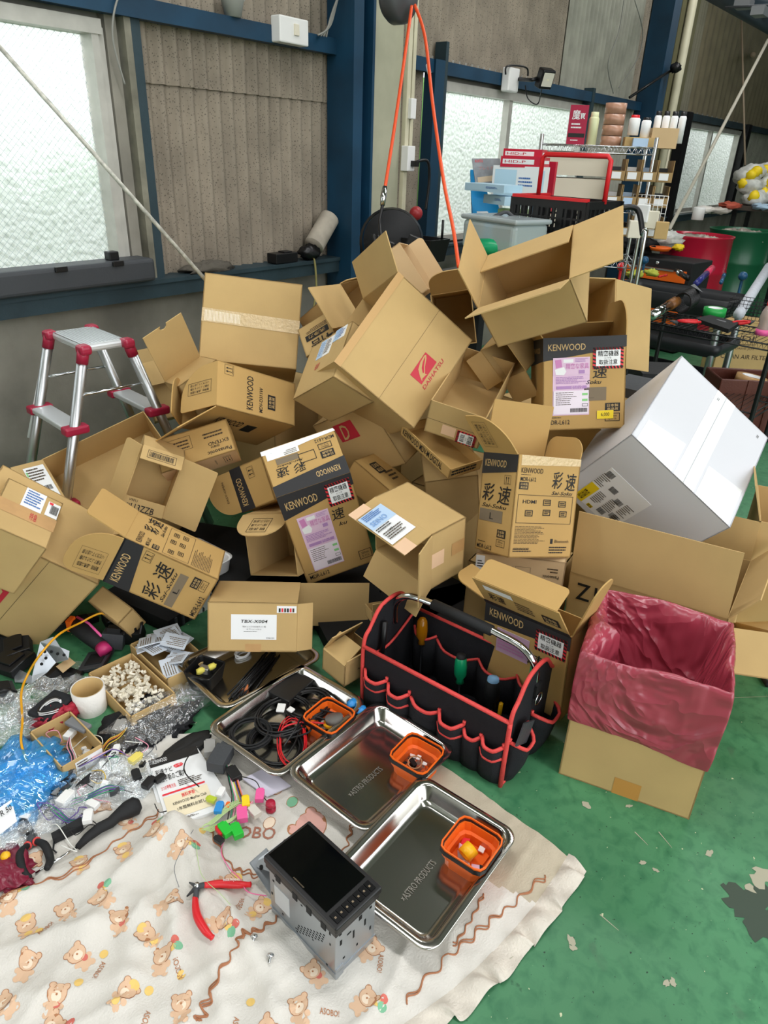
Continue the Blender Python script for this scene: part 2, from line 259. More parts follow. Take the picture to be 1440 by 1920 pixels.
FIT={
'tape':{'o':[1.7129,2.1368,0.9891],'A':[[0.69532,-0.37917,0.61054],[-0.71112,-0.23994,0.66086],[-0.10408,-0.89368,-0.43647]],'dm':[0.3524,0.3143,0.2965],'fl':{}},
'notch':{'o':[1.4226,1.9599,0.6662],'A':[[0.88149,0.38599,0.272],[-0.18531,-0.24704,0.95112],[0.43431,-0.88881,-0.14624]],'dm':[0.1648,0.22,0.1401],'fl':{'Ty0':[205.7,0.2019]}},
'ladderbox':{'o':[1.555,2.3127,0.4197],'A':[[0.86091,0.50494,0.06218],[-0.4867,0.78184,0.38967],[0.14815,-0.36574,0.91885]],'dm':[0.1785,0.3002,0.2277],'fl':{'Ty0':[250.0,0.1],'Ty1':[124.7,0.119]}},
'mdv':{'o':[1.7417,1.722,0.6583],'A':[[0.05371,-0.48498,-0.87287],[0.84714,-0.44065,0.29696],[-0.52865,-0.75539,0.38718]],'dm':[0.2551,0.1596,0.3007],'fl':{'Tx0':[21.9,0.1508],'Ty1':[128.8,0.163],'Tx1':[39.1,0.1372]}},
'daihatsu':{'o':[2.0126,1.1761,0.8618],'A':[[0.41718,-0.76428,-0.49177],[0.8002,0.05237,0.59744],[-0.43086,-0.64276,0.63343]],'dm':[0.3036,0.3659,0.3262],'fl':{'Ty0':[125.9,0.1289]}},
'labels2':{'o':[1.7655,1.6613,0.7922],'A':[[0.67619,-0.16957,-0.71695],[-0.47606,-0.84326,-0.24956],[-0.56226,0.51006,-0.65092]],'dm':[0.1579,0.2566,0.2097],'fl':{}},
'redpanel':{'o':[1.7652,1.4105,0.6523],'A':[[0.26917,0.07274,0.96034],[-0.49433,0.86621,0.07294],[-0.82655,-0.49436,0.26911]],'dm':[0.2469,0.3166,0.1],'fl':{}},
'fourx':{'o':[1.8735,1.8341,0.8069],'A':[[0.48925,-0.44088,0.7525],[-0.6795,-0.73358,0.012],[0.54673,-0.51719,-0.65848]],'dm':[0.1283,0.1339,0.2],'fl':{}},
'darkopen':{'o':[2.0209,1.9718,0.8022],'A':[[0.99203,0.08476,0.09321],[0.12582,-0.62891,-0.76723],[0.00641,-0.77284,0.63457]],'dm':[0.1978,0.1671,0.25],'fl':{'Tx0':[171.7,0.2383],'Ty0':[79.1,0.0323]}},
'torn':{'o':[2.1954,1.7604,1.0175],'A':[[0.90036,0.15662,0.40599],[0.41159,-0.60934,-0.67772],[-0.14124,-0.77729,0.61308]],'dm':[0.1739,0.202,0.1364],'fl':{'Tx1':[100.0,0.06]}},
'backopen':{'o':[2.5474,1.689,0.8589],'A':[[0.52987,-0.07596,-0.84467],[-0.82393,-0.28208,-0.4915],[0.20093,-0.95638,0.21205]],'dm':[0.1536,0.2,0.319],'fl':{'Ty0':[117.3,0.1421]}},
'topopen':{'o':[2.2077,1.1757,0.9837],'A':[[0.21323,-0.79367,-0.56975],[-0.89596,-0.3914,0.20991],[0.38961,-0.46572,0.79455]],'dm':[0.2849,0.2668,0.161],'fl':{'Tx0':[89.7,0.1416],'Ty0':[12.6,0.1283],'Tx1':[177.0,0.1475],'Ty1':[152.5,0.1349]}},
'behindright':{'o':[2.6252,1.2079,0.9275],'A':[[0.69191,-0.29668,-0.65821],[-0.72167,-0.25731,-0.64264],[-0.0213,-0.91966,0.39213]],'dm':[0.1393,0.3088,0.28],'fl':{'Tx1':[209.9,0.2108]}},
'kenR':{'o':[2.0113,0.8869,0.6226],'A':[[0.58765,0.7915,0.16791],[-0.80475,0.55021,0.22281],[0.08397,-0.26606,0.96029]],'dm':[0.2576,0.2301,0.2878],'fl':{'Tx0':[124.7,0.1197],'Tx1':[90.4,0.1115],'Ty1':[30.0,0.1]}},
'kenS':{'o':[1.5644,0.8435,0.3982],'A':[[-0.36351,0.8749,0.32001],[-0.88184,-0.43392,0.18461],[0.30037,-0.21508,0.92925]],'dm':[0.1514,0.2235,0.2773],'fl':{'Ty0':[131.0,0.1238],'Tx0':[82.0,0.1494],'Ty1':[101.3,0.063]}},
'panaS':{'o':[1.5761,0.8394,0.2853],'A':[[0.43938,0.88977,-0.12349],[-0.89789,0.43915,-0.03059],[0.02702,0.12432,0.99187]],'dm':[0.252,0.2,0.1014],'fl':{}},
'kenF':{'o':[1.4298,0.7093,0.0787],'A':[[-0.06711,0.99765,0.01354],[-0.99647,-0.06771,0.04963],[0.05043,-0.01016,0.99868]],'dm':[0.2527,0.0974,0.2603],'fl':{'Ty0':[126.0,0.1341],'Tx0':[164.5,0.1196],'Tx1':[107.6,0.1656]}},
'bigR':{'o':[1.8447,0.6418,-0.0242],'A':[[0.06861,0.99654,-0.0469],[-0.99697,0.07022,0.03354],[0.03671,0.04446,0.99834]],'dm':[0.4533,0.3547,0.3],'fl':{'Ty0':[87.1,0.2048],'Tx1':[126.7,0.105]}},
'white':{'o':[1.9795,0.5977,0.6949],'A':[[0.22795,0.95691,0.17991],[-0.77482,0.06638,0.62868],[-0.58965,0.28271,-0.75657]],'dm':[0.3978,0.4903,0.3412],'fl':{}},
'mdrP':{'o':[1.4201,1.3652,0.1228],'A':[[0.77176,0.57825,-0.26459],[-0.57346,0.81268,0.10341],[0.27482,0.07192,0.9588]],'dm':[0.2365,0.12,0.3547],'fl':{'Ty0':[48.8,0.1485]}},
'kenV':{'o':[1.4483,1.5932,0.506],'A':[[0.97183,-0.14115,-0.18875],[0.08399,-0.54084,0.83692],[-0.22022,-0.8292,-0.51375]],'dm':[0.16,0.1494,0.1557],'fl':{'Tx0':[96.8,0.1129]}},
'seino':{'o':[1.5616,1.0882,0.5333],'A':[[-0.211,0.12827,-0.96903],[-0.97534,0.03801,0.2174],[-0.06472,-0.99101,-0.11709]],'dm':[0.2433,0.1882,0.1272],'fl':{'Ty0':[76.5,0.0973],'Ty1':[145.6,0.091],'Tx1':[115.1,0.0876]}},
'tbx':{'o':[1.0287,1.3822,0.2499],'A':[[0.71214,-0.23599,0.66119],[0.63828,-0.17454,-0.74976],[-0.29234,-0.95595,-0.02633]],'dm':[0.2199,0.1469,0.2528],'fl':{'Tx0':[66.6,0.0473],'Tx1':[94.1,0.2194]}},
'barcode':{'o':[1.1973,1.1002,0.0559],'A':[[-0.14683,0.98911,-0.0099],[-0.98745,-0.14716,-0.05738],[-0.05822,0.00135,0.9983]],'dm':[0.0974,0.1191,0.0744],'fl':{'Tx0':[60.0,0.07],'Tx1':[100.0,0.02],'Ty0':[30.0,0.07]}},
'zzb':{'o':[1.2395,1.9165,0.5552],'A':[[0.71883,-0.34674,-0.60255],[-0.56739,0.20819,-0.79669],[-0.40168,-0.91457,0.04709]],'dm':[0.135,0.2255,0.1],'fl':{'Ty0':[50.6,0.0511],'Ty1':[-11.5,0.0444],'Tx0':[220.3,0.0622],'Tx1':[161.7,0.1143]}},
'flat':{'o':[1.0785,2.3057,0.4058],'A':[[0.89984,-0.14514,0.41138],[-0.30882,-0.87798,0.36575],[0.3081,-0.45615,-0.83487]],'dm':[0.3854,0.3099,0.12],'fl':{'Bx0':[161.2,0.103]}},
'labL':{'o':[0.7994,1.9243,0.5452],'A':[[0.65279,-0.67846,-0.33698],[-0.4714,-0.71203,0.52038],[-0.593,-0.18085,-0.78463]],'dm':[0.1583,0.2048,0.2],'fl':{}},
'daiL':{'o':[0.6392,1.8372,0.4943],'A':[[0.62647,-0.27612,0.7289],[-0.46929,0.61304,0.63556],[-0.62234,-0.74023,0.25447]],'dm':[0.3672,0.3909,0.25],'fl':{}},
'mdrL':{'o':[1.0827,1.3948,0.293],'A':[[0.73884,-0.33927,-0.58225],[0.6738,0.35823,0.64628],[-0.01068,-0.86981,0.49327]],'dm':[0.165,0.1585,0.2804],'fl':{'Tx0':[99.9,0.1205],'Ty0':[100.0,0.12],'Ty1':[170.0,0.12]}},
'panaL':{'o':[1.2679,1.9169,0.5216],'A':[[0.76162,-0.27872,0.58502],[-0.59074,-0.66973,0.44999],[0.26638,-0.68831,-0.67474]],'dm':[0.2517,0.1169,0.1019],'fl':{}},
'roundfl':{'o':[1.5883,1.6467,0.2757],'A':[[0.28158,-0.14774,-0.9481],[-0.93091,-0.28161,-0.23259],[0.23263,-0.94809,0.21683]],'dm':[0.1824,0.2036,0.25],'fl':{'Ty0':[60.0,0.1]}},
'c36':{'o':[1.7309,1.156,0.6302],'A':[[0.33032,0.9378,-0.10685],[-0.92391,0.29811,-0.23984],[-0.19307,0.17794,0.96491]],'dm':[0.177,0.405,0.1121],'fl':{}},
'tray37':{'o':[1.7516,1.2615,0.585],'A':[[-0.26169,0.95978,-0.1017],[-0.92939,-0.27901,-0.24164],[-0.2603,0.03129,0.96502]],'dm':[0.2545,0.1303,0.0376],'fl':{}},
'dark38':{'o':[1.7003,1.4089,0.4662],'A':[[0.98634,0.04678,-0.15793],[0.10832,-0.90656,0.40795],[-0.12409,-0.41948,-0.89924]],'dm':[0.1412,0.175,0.1],'fl':{}},
'c40':{'o':[1.7525,1.1558,0.4453],'A':[[0.60755,0.42968,0.66803],[-0.7739,0.13092,0.61962],[0.17878,-0.89344,0.41207]],'dm':[0.1763,0.3196,0.25],'fl':{}},
'c41':{'o':[2.2268,1.1915,0.8694],'A':[[-0.18229,0.33233,-0.92538],[-0.8334,-0.55163,-0.03394],[0.52174,-0.76503,-0.37752]],'dm':[0.1141,0.1335,0.15],'fl':{'Ty1':[171.7,0.0895],'Tx0':[150.0,0.06]}},
'c44':{'o':[0.9346,1.7993,0.0609],'A':[[0.07304,-0.47861,0.87498],[-0.97732,-0.20922,-0.03286],[-0.19879,0.85273,0.48304]],'dm':[0.138,0.1031,0.0624],'fl':{}},
'c45':{'o':[0.9625,1.9752,0.3948],'A':[[0.66587,-0.72223,-0.18708],[-0.46667,-0.59885,0.65085],[-0.5821,-0.34607,-0.7358]],'dm':[0.1058,0.0995,0.16],'fl':{'Bx1':[128.2,0.1491]}},
'c42':{'o':[1.3371,1.0273,0.1691],'A':[[0.78731,0.59325,0.16793],[-0.61391,0.72903,0.3027],[0.05715,-0.34141,0.93817]],'dm':[0.0785,0.0986,0.0384],'fl':{'Ty0':[120.0,0.03]}},
'edgeR':{'o':[2.6966,0.3672,0.3439],'A':[[0.87741,-0.4616,0.1307],[-0.25534,-0.21869,0.94179],[-0.40615,-0.85971,-0.30974]],'dm':[0.6011,0.3235,0.3],'fl':{}},
'lowR':{'o':[2.0696,0.1809,0.0267],'A':[[-0.76116,-0.46685,0.45021],[-0.41178,0.88417,0.22066],[0.50107,0.01743,0.86523]],'dm':[0.3483,0.3006,0.1208],'fl':{'Ty0':[170.0,0.1]}},
'trash':{'o':[1.4515,0.4442,-0.1188],'A':[[0.18034,0.97894,0.0957],[-0.98339,0.17743,0.03823],[0.02044,-0.10101,0.99468]],'dm':[0.3405,0.4891,0.377],'fl':{}},
}
# ------------------------------------------------------------------ building shell
WY=2.9
def struct(mb,name,**k): return tag(mb.build(name,**k),kind='structure')
# painted floor
m=mat('floor_green','4C8A60',.38,vary=.22,scale=2.4); n=m.node_tree; L=n.links; bs=n.nodes['Principled BSDF']
tcn=n.nodes.new('ShaderNodeTexCoord'); basecol=[l.from_socket for l in n.links if l.to_socket==bs.inputs['Base Color']][0]
def speck(scale,lo,hi,col,prev,detail=2,dist=0):
    no=n.nodes.new('ShaderNodeTexNoise'); no.inputs['Scale'].default_value=scale; no.inputs['Detail'].default_value=detail; no.inputs['Distortion'].default_value=dist; L.new(tcn.outputs['Object'],no.inputs['Vector'])
    mr=n.nodes.new('ShaderNodeMapRange'); mr.inputs[1].default_value=lo; mr.inputs[2].default_value=hi; L.new(no.outputs[0],mr.inputs[0])
    mx=n.nodes.new('ShaderNodeMix'); mx.data_type='RGBA'; L.new(mr.outputs[0],mx.inputs[0]); L.new(prev,mx.inputs[6]); mx.inputs[7].default_value=lin(col); return mx.outputs[2]
c0=speck(30,.45,.75,'2F6A48',basecol,8,.4); c1=speck(60,.72,.74,'C4C9A4',c0,3); c2_=speck(28,.70,.78,'1D4630',c1,4); c3=speck(9,.66,.80,'46604C',c2_,6,.6); c4=speck(110,.71,.73,'1C3A2A',c3,2)
L.new(c4,bs.inputs['Base Color'])
no=n.nodes.new('ShaderNodeTexNoise'); no.inputs['Scale'].default_value=14; no.inputs['Detail'].default_value=6; L.new(tcn.outputs['Object'],no.inputs['Vector']); mr=n.nodes.new('ShaderNodeMapRange'); mr.inputs[3].default_value=.26; mr.inputs[4].default_value=.6; L.new(no.outputs[0],mr.inputs[0]); L.new(mr.outputs[0],bs.inputs['Roughness'])
bp=n.nodes.new('ShaderNodeBump'); bp.inputs['Strength'].default_value=.12; bp.inputs['Distance'].default_value=.01; L.new(no.outputs[0],bp.inputs['Height']); L.new(bp.outputs[0],bs.inputs['Normal'])
mb=MB().box((6,0,-.05),20,9,.1,m)
# worn patches, scratches and crack with their own shape
rg=random.Random(4); wear=mat('floor_wear_dark','3C4A3E',.6); bare=mat('floor_bare','A8A590',.7)
def patch(x,y,r,m_,k=14,seed=0,asp=1,ang=0,z=.0006):
    g=random.Random(seed); pts=[]
    for i in range(k):
        t=2*PI*i/k; q=r*g.uniform(.45,1.1); px,py=math.cos(t)*q*asp,math.sin(t)*q; pts.append((x+px*math.cos(ang)-py*math.sin(ang),y+px*math.sin(ang)+py*math.cos(ang),z))
    global PZ; PZ+=.00004; mb.poly([(a,b_,z+PZ) for a,b_,_ in pts],m_)
PZ=0
for i,(px,py,r) in enumerate(((1405,1700,.05),(1430,1735,.05),(1385,1690,.035),(1435,1680,.03))): p=at(px,py); patch(p.x,p.y,r,wear,22,i,1.2,1)
for i,(px,py,r) in enumerate(((1420,1648,.02),(1405,1665,.012),(1434,1640,.018),(1330,1600,.008),(1070,1765,.009),(1075,1778,.006),(1250,1845,.006),(1262,1842,.007),(1230,1632,.006),(1205,1618,.007),(935,1820,.006),(1100,1510,.01),(1180,1512,.007))): p=at(px,py); patch(p.x,p.y,r,bare,12,i+30,1.6,i)
for a,b in (((868,1810),(930,1772)),((910,1825),(965,1792)),((1125,1715),(1160,1745)),((1340,1310),(1440,1306)),((1190,1560),(1215,1585)),((1235,1560),(1260,1590))):
    A=at(*a);B=at(*b); d=(B-A).normalized(); s_=Vector((-d.y,d.x,0))*.0012; z=Vector((0,0,.0007)); mb.poly([A-s_+z,A+s_+z,B+s_*.4+z,B-s_*.4+z],bare)
struct(mb,'floor')
# lower concrete wall
conc=mat('concrete_wall','9B978C',.85,vary=.38,scale=3.2,bump=.25,bscale=35)
struct(MB().box((6,WY+.1,.395),20,.2,.79,conc),'wall_lower')
# corrugated sheet wall with window openings
cor=mat('corrugated_sheet','9A8F7F',.8,vary=.28,scale=5); n=cor.node_tree; L=n.links; b=n.nodes['Principled BSDF']
t=n.nodes.new('ShaderNodeTexCoord'); vo=n.nodes.new('ShaderNodeTexVoronoi'); vo.inputs['Scale'].default_value=95; L.new(t.outputs['Object'],vo.inputs['Vector']); rp=n.nodes.new('ShaderNodeMapRange'); rp.inputs[1].default_value=.18; rp.inputs[2].default_value=.3; rp.inputs[3].default_value=.45; rp.inputs[4].default_value=1
L.new(vo.outputs[0],rp.inputs[0]); prev=[l.from_socket for l in n.links if l.to_socket==b.inputs['Base Color']][0]; mx=n.nodes.new('ShaderNodeMix'); mx.data_type='RGBA'; mx.blend_type='MULTIPLY'; mx.inputs[0].default_value=1; L.new(prev,mx.inputs[6]); L.new(rp.outputs[0],mx.inputs[7]); L.new(mx.outputs[2],b.inputs['Base Color'])
cor2=mat('corrugated_sheet_light','A6A598',.75,vary=.25,scale=6)
def corr(mb,x0,x1,z0,z1,m_,y=WY,pitch=.076,amp=.014,n=8):
    k=max(2,int((x1-x0)/pitch*n)); vs=[]
    for i in range(k+1):
        x=x0+(x1-x0)*i/k; yy=y+amp*math.cos(2*PI*x/pitch); vs+=[(x,yy,z0),(x,yy,z1)]
    mb.add(vs,[(2*i,2*i+2,2*i+3,2*i+1) for i in range(k)],m_,True)
frame_m0=mat('window_head','A5A39B',.6,vary=.2,scale=9)
mb=MB()
corr(mb,-1.5,.1,.8,1.9,cor); corr(mb,1.96,4.1,.8,1.9,cor); corr(mb,-1.5,7.6,1.86,4.6,cor)
corr(mb,2.0,3.25,1.62,1.9,cor,y=WY-.012)
corr(mb,6.5,8.95,.8,1.9,cor2); corr(mb,11.55,16,.8,1.9,cor2); corr(mb,7.6,9.2,1.86,4.6,mat('board_wall','8D8875',.8,vary=.2,scale=4)); corr(mb,9.2,16,1.86,4.6,mat('board_brown','93876D',.8,vary=.25,scale=5),pitch=.2,amp=.01)
corr(mb,5.9,7.4,1.86,4.6,cor2,y=WY-.01)
for a,b_ in ((-.0,1.95),(4.15,6.5),(8.95,11.6)): mb.box(((a+b_)/2,WY+.02,1.87),b_-a,.03,.12,frame_m0)
for a,b_ in ((-.0,1.95),(4.15,6.5),(8.95,11.6)): mb.box(((a+b_)/2,WY+.03,.86),b_-a,.03,.09,frame_m0)
struct(mb,'wall_left')
struct(MB().box((15.5,-.2,2),.1,6.3,4,mat('far_wall_dark','3A3B38',.8)),'wall_far')
struct(MB().box((5.5,-.7,4.64),21,7.6,.08,mat('ceiling_sheet','8A8980',.8)),'ceiling')
struct(MB().box((-5,-.7,2.3),.1,7.4,4.6,mat('plain_wall','9A978C',.8)),'wall_back')
struct(MB().box((10.5,-4.4,2.3),11,.1,4.6,mat('plain_wall','9A978C',.8)),'wall_right')
# steel framing
def beam(mb,x0,x1,y,z0,z1,d,m_): mb.box(((x0+x1)/2,y,(z0+z1)/2),x1-x0,d,z1-z0,m_)
mb=MB(); beam(mb,-1.5,3.2,WY-.06,1.83,1.90,.05,blue_st); beam(mb,-1.5,3.2,WY-.035,1.885,1.90,.1,blue_st); struct(mb,'trim_1')
mb=MB(); beam(mb,3.64,7.55,WY-.06,1.83,1.90,.05,blue_st); beam(mb,3.64,7.55,WY-.035,1.885,1.9,.1,teal_st); struct(mb,'trim_2')
mb=MB(); beam(mb,7.9,16,WY-.06,1.83,1.90,.05,teal_st); struct(mb,'trim_3')
mb=MB(); beam(mb,-1.5,3.2,WY-.09,.78,.855,.04,teal_st); beam(mb,-1.5,3.2,WY-.05,.84,.858,.14,teal_st); struct(mb,'trim_4')
mb=MB(); beam(mb,3.64,16,WY-.09,.78,.85,.04,teal_st); beam(mb,3.64,16,WY-.05,.84,.855,.14,teal_st); struct(mb,'trim_5')
def hcol(mb,x,w,d,m_,z1=4.6):
    y=WY-.02; mb.box((x,y-d,z1/2),w,.012,z1,m_); mb.box((x,y,z1/2),w,.012,z1,m_); mb.box((x,y-d/2,z1/2),.01,d,z1,m_); mb.box((x-w/2+.008,y-d/2,z1/2),.012,d,z1,m_)
mb=MB(); mb.box((3.235,WY-.11,2.3),.075,.18,4.6,blue_st); mb.box((3.305,WY-.11,2.3),.075,.06,4.6,mat('blue_steel_bright','1F6590',.45,vary=.2,scale=4)); mb.box((3.345,WY-.11,2.3),.02,.2,4.6,blue_st)
mb.box((3.49,WY-.10,2.3),.27,.17,4.6,cream_st); struct(mb,'trim_6')
mb=MB(); mb.box((1.985,WY-.04,1.35),.03,.06,1.0,mat('rusty_angle','8B8878',.6,vary=.45,scale=9)); mb.box((2.02,WY-.06,1.34),.05,.012,1.02,teal_st); mb.box((1.93,WY-.02,1.35),.05,.04,1.0,conc); struct(mb,'trim_7')
mb=MB(); mb.box((4.12,WY-.06,1.36),.10,.08,1.08,mat('blue_steel_dark','123A52',.5)); mb.box((4.2,WY-.05,1.4),.03,.08,1.2,teal_st); mb.box((6.42,WY-.05,1.38),.05,.08,1.1,teal_st); struct(mb,'trim_8')
mb=MB(); mb.box((7.62,WY-.12,2.3),.1,.2,4.6,blue_st); mb.box((7.72,WY-.2,2.3),.12,.02,4.6,blue_st); mb.box((8.15,WY-.1,2.3),.5,.15,4.6,mat('column_panel','6E6A4C',.8,vary=.2,scale=4)); struct(mb,'trim_9')
mb=MB(); mb.box((8.95,WY-.07,1.35),.16,.12,1.1,black); mb.box((11.6,WY-.07,1.35),.16,.12,1.1,black); struct(mb,'trim_10')
# frosted wired glass
g=bpy.data.materials.new('frosted_glass'); g.use_nodes=True; n=g.node_tree; L=n.links; n.nodes.remove(n.nodes['Principled BSDF']); o_=n.nodes['Material Output']
rf=n.nodes.new('ShaderNodeBsdfRefraction'); rf.inputs['Roughness'].default_value=.38; rf.inputs['IOR'].default_value=1.12; rf.inputs[0].default_value=(.98,1,.985,1); tr=n.nodes.new('ShaderNodeBsdfTranslucent'); tr.inputs[0].default_value=(.98,1,.985,1); gl=n.nodes.new('ShaderNodeBsdfGlossy'); gl.inputs['Roughness'].default_value=.2
m1=n.nodes.new('ShaderNodeMixShader'); m1.inputs[0].default_value=.45; m2=n.nodes.new('ShaderNodeMixShader'); m2.inputs[0].default_value=.05
L.new(rf.outputs[0],m1.inputs[1]); L.new(tr.outputs[0],m1.inputs[2]); L.new(m1.outputs[0],m2.inputs[1]); L.new(gl.outputs[0],m2.inputs[2]); L.new(m2.outputs[0],o_.inputs[0])
t=n.nodes.new('ShaderNodeTexCoord'); vo=n.nodes.new('ShaderNodeTexVoronoi'); vo.inputs['Scale'].default_value=42; bp=n.nodes.new('ShaderNodeBump'); bp.inputs['Strength'].default_value=.9; bp.inputs['Distance'].default_value=.012
L.new(t.outputs['Object'],vo.inputs['Vector']); L.new(vo.outputs[0],bp.inputs['Height'])
for q in (rf,tr,gl): L.new(bp.outputs[0],q.inputs['Normal'])
frame_m=mat('window_aluminium','C8C6BE',.45,.3,vary=.15,scale=12)
def window(n_,x0,x1,z0,z1,bars=(),wire=False,off=0):
    fr=MB(); y=WY+.01; t=.035
    fr.box(((x0+x1)/2,y-.02,z1+.02),x1-x0+.1,.09,.05,frame_m); fr.box(((x0+x1)/2,y-.02,z0-.015),x1-x0+.1,.09,.04,frame_m)
    fr.box((x0-.02,y-.02,(z0+z1)/2),.045,.08,z1-z0,frame_m); fr.box((x1+.02,y-.02,(z0+z1)/2),.03,.08,z1-z0,frame_m); fr.box((x1+.055,y-.01,(z0+z1)/2),.025,.07,z1-z0+.04,frame_m)
    for bx in bars: fr.box((bx,y-.03,(z0+z1)/2),.05,.05,z1-z0,frame_m)
    f=struct(fr,f'window_{n_}')
    gb=MB().box(((x0+x1)/2,y+.01,(z0+z1)/2),x1-x0,.005,z1-z0,g); gb.build('pane',f)
    if wire:
        wm=mat('wire_mesh','9FB0B4',.5); wb=MB(); s_=.026; k=int((x1-x0+z1-z0)/s_)
        for i in range(k):
            a=i*s_
            for sg in (0,1):
                if sg==0: p0=(x0+max(0,a-(z1-z0)),z0+min(a,z1-z0)); p1=(x0+min(a,x1-x0),z0+max(0,a-(x1-x0)))
                else: p0=(x1-max(0,a-(z1-z0)),z0+min(a,z1-z0)); p1=(x1-min(a,x1-x0),z0+max(0,a-(x1-x0)))
                wb.tube([(p0[0],y-.004,p0[1]),(p1[0],y-.004,p1[1])],.0005,wm,4,cap=False)
        wb.build('wire_mesh',f)
window(1,.1,1.83,.93,1.765,(),True); window(2,4.26,6.36,.9,1.76,(5.12,)); window(3,9.1,11.45,.86,1.77,(10.2,))
# the green outside the panes
hg=mat('hedge_leaves','6FA255',.8,vary=.4,scale=3)
mb=MB()
for i in range(26):
    x=-1+i*.6; mb.blob((x,WY+1.6+.2*math.sin(i*3),.45 if x<8 else .8),.55,.4,.95+.15*math.sin(i*1.7)+(0.3 if 4.9<x<7 else 0)+(.5 if x>8 else 0),hg,.2,3,14,9,seed=i)
one(mb,'hedge','green hedge outside, blurred behind the frosted windows','hedge')
mb=MB()
for i,(dx,dz,r) in enumerate(((0,0,.32),(.25,.3,.3),(-.1,.5,.25),(.3,-.35,.3),(.1,-.7,.3))): mb.blob((9.3+dx,WY+.7,1.35+dz),r,.25,r,mat('dark_leaves','24382A',.8),.3,4,14,9,seed=i)
one(mb,'shrub','dark shrub outside showing through the far right window','shrub')
struct(MB().box((6,WY+6,-.06),24,12,.1,mat('ground_outside','8A9A80',.9)),'ground_outside')
# ------------------------------------------------------------------ things fixed to or leaning on the wall
mb=MB(); A=aty(-30,55,WY-.35); B=atd(390,530,2.62)
mb.tube([A,B],.007,mat('rod_white','D5D3C8',.4,vary=.4,scale=60),8); one(mb,'brace_rod','long white flaking brace rod running diagonally across the left window','rod')
def switchbox():
    r=thing('switch_box','white square switch box on the blue girt left of the steel column','switch',(2.83,WY-.1,1.83)); m_=MB().box((2.84,WY-.11,1.885),.19,.06,.105,white); m_.build('housing',r,bevel=.006); MB().box((2.85,WY-.143,1.89),.03,.01,.045,cream).build('switch_rocker',r,bevel=.002)
switchbox()
mb=MB(); 
for k in range(3): mb.tube(bez([(2.02+.01*k,WY-.1,2.1),(2.0,WY-.1,1.95-.01*k),(1.93,WY-.1,1.87),(1.9,WY-.09,1.75),(1.93,WY-.09,1.6)]),.004,mat('cable_grey','8E8E88',.5),6)
one(mb,'cable','grey cables looping at the top right corner of the left window','cable')
mb=MB()
for k in range(4): mb.tube(bez([(3.02+.02*k,WY-.12,1.89),(3.1,WY-.13,1.94+.01*k),(3.16,WY-.14,2.08),(3.2,WY-.22,2.2),(3.35,WY-.24,2.22),(3.5,WY-.22,2.18),(3.56,WY-.21,2.0)]),.0045,mat('cable_grey','8E8E88',.5),6)
one(mb,'cable','bundle of grey cables bending over the blue column','cable')
mb=MB().lathe((2.53,WY-.07,1.9),[(.0001,0),(.035,0),(.05,.06),(.055,.065),(.0001,.065)],mat('clear_cup','A9ABA6',.3)); one(mb,'cup','translucent upturned cup on the blue girt','cup')
# long grey case, small box, white roll
r=thing('tool_case','long dark grey plastic case lying on the left window sill','case',(1.55,WY-.12,.86)); 
mb=MB().box((1.585,WY-.10,.91),.70,.12,.095,greyd); mb.build('case_shell',r,bevel=.016,seg=3); 
for x in (1.50,1.75): MB().box((x,WY-.165,.95),.05,.012,.02,black).build('latch',r,bevel=.002)
MB().box((1.76,WY-.11,.975),.045,.04,.035,black).build('carry_handle',r,bevel=.004)
one(MB().box((2.78,WY-.08,.885),.16,.07,.05,black).box((2.80,WY-.08,.913),.06,.05,.008,black),'adapter_box','small black box on the sill left of the blue column','box',bevel=.004)
r=thing('blower_bag','dusty white roll with black end lying on the sill beside the blue column','roll',(3.08,WY-.08,.86)); MB().cyl((3.0,WY-.1,.93),(3.16,WY-.07,1.06),.055,mat('canvas_dusty','B7AE9F',.9,vary=.3,scale=12)).build('canvas_sleeve',r); MB().blob((2.98,WY-.09,.90),.07,.05,.04,black,.2).build('nozzle',r)
one(MB().blob((2.3,WY-.07,.875),.14,.05,.03,mat('dust_rag','5C574E',.9,bump=.4),.3,5,22,10),'rag','crumpled dusty rag on the sill under the corrugated wall','rag')
mb=MB().tube(bez([(2.98,WY-.08,.87),(2.98,WY-.12,.862),(2.99,WY-.125,.7),(2.97,WY-.12,.55),(3.05,WY-.12,.3),(3.05,WY-.10,.01)]),.006,mat('hose_straw','A39A62',.4),6); one(mb,'tube','thin straw coloured tube hanging from the sill','tube')
# conduit on the pale column
r=thing('conduit','cream vertical conduits with boxes on the pale column','conduit',(3.68,WY-.2,.9)); m_=MB()
m_.box((3.655,WY-.2,2.3),.035,.03,3.0,pipe_m).box((3.71,WY-.19,2.5),.03,.03,2.3,pipe_m); m_.build('duct',r,bevel=.003); MB().box((3.66,WY-.225,1.37),.07,.05,.13,white).build('outlet_box',r,bevel=.004); MB().box((3.68,WY-.215,1.62),.05,.04,.10,white).build('outlet_box',r,bevel=.003)
r=thing('hook','black cable plugged into the outlet box','cable',(3.7,WY-.26,1.3)); MB().tube(bez([(3.67,WY-.26,1.35),(3.75,WY-.3,1.36),(3.78,WY-.3,1.25),(3.76,WY-.3,1.1)]),.008,black,8).build('cord',r); MB().box((3.67,WY-.27,1.345),.03,.04,.03,black).build('plug',r)

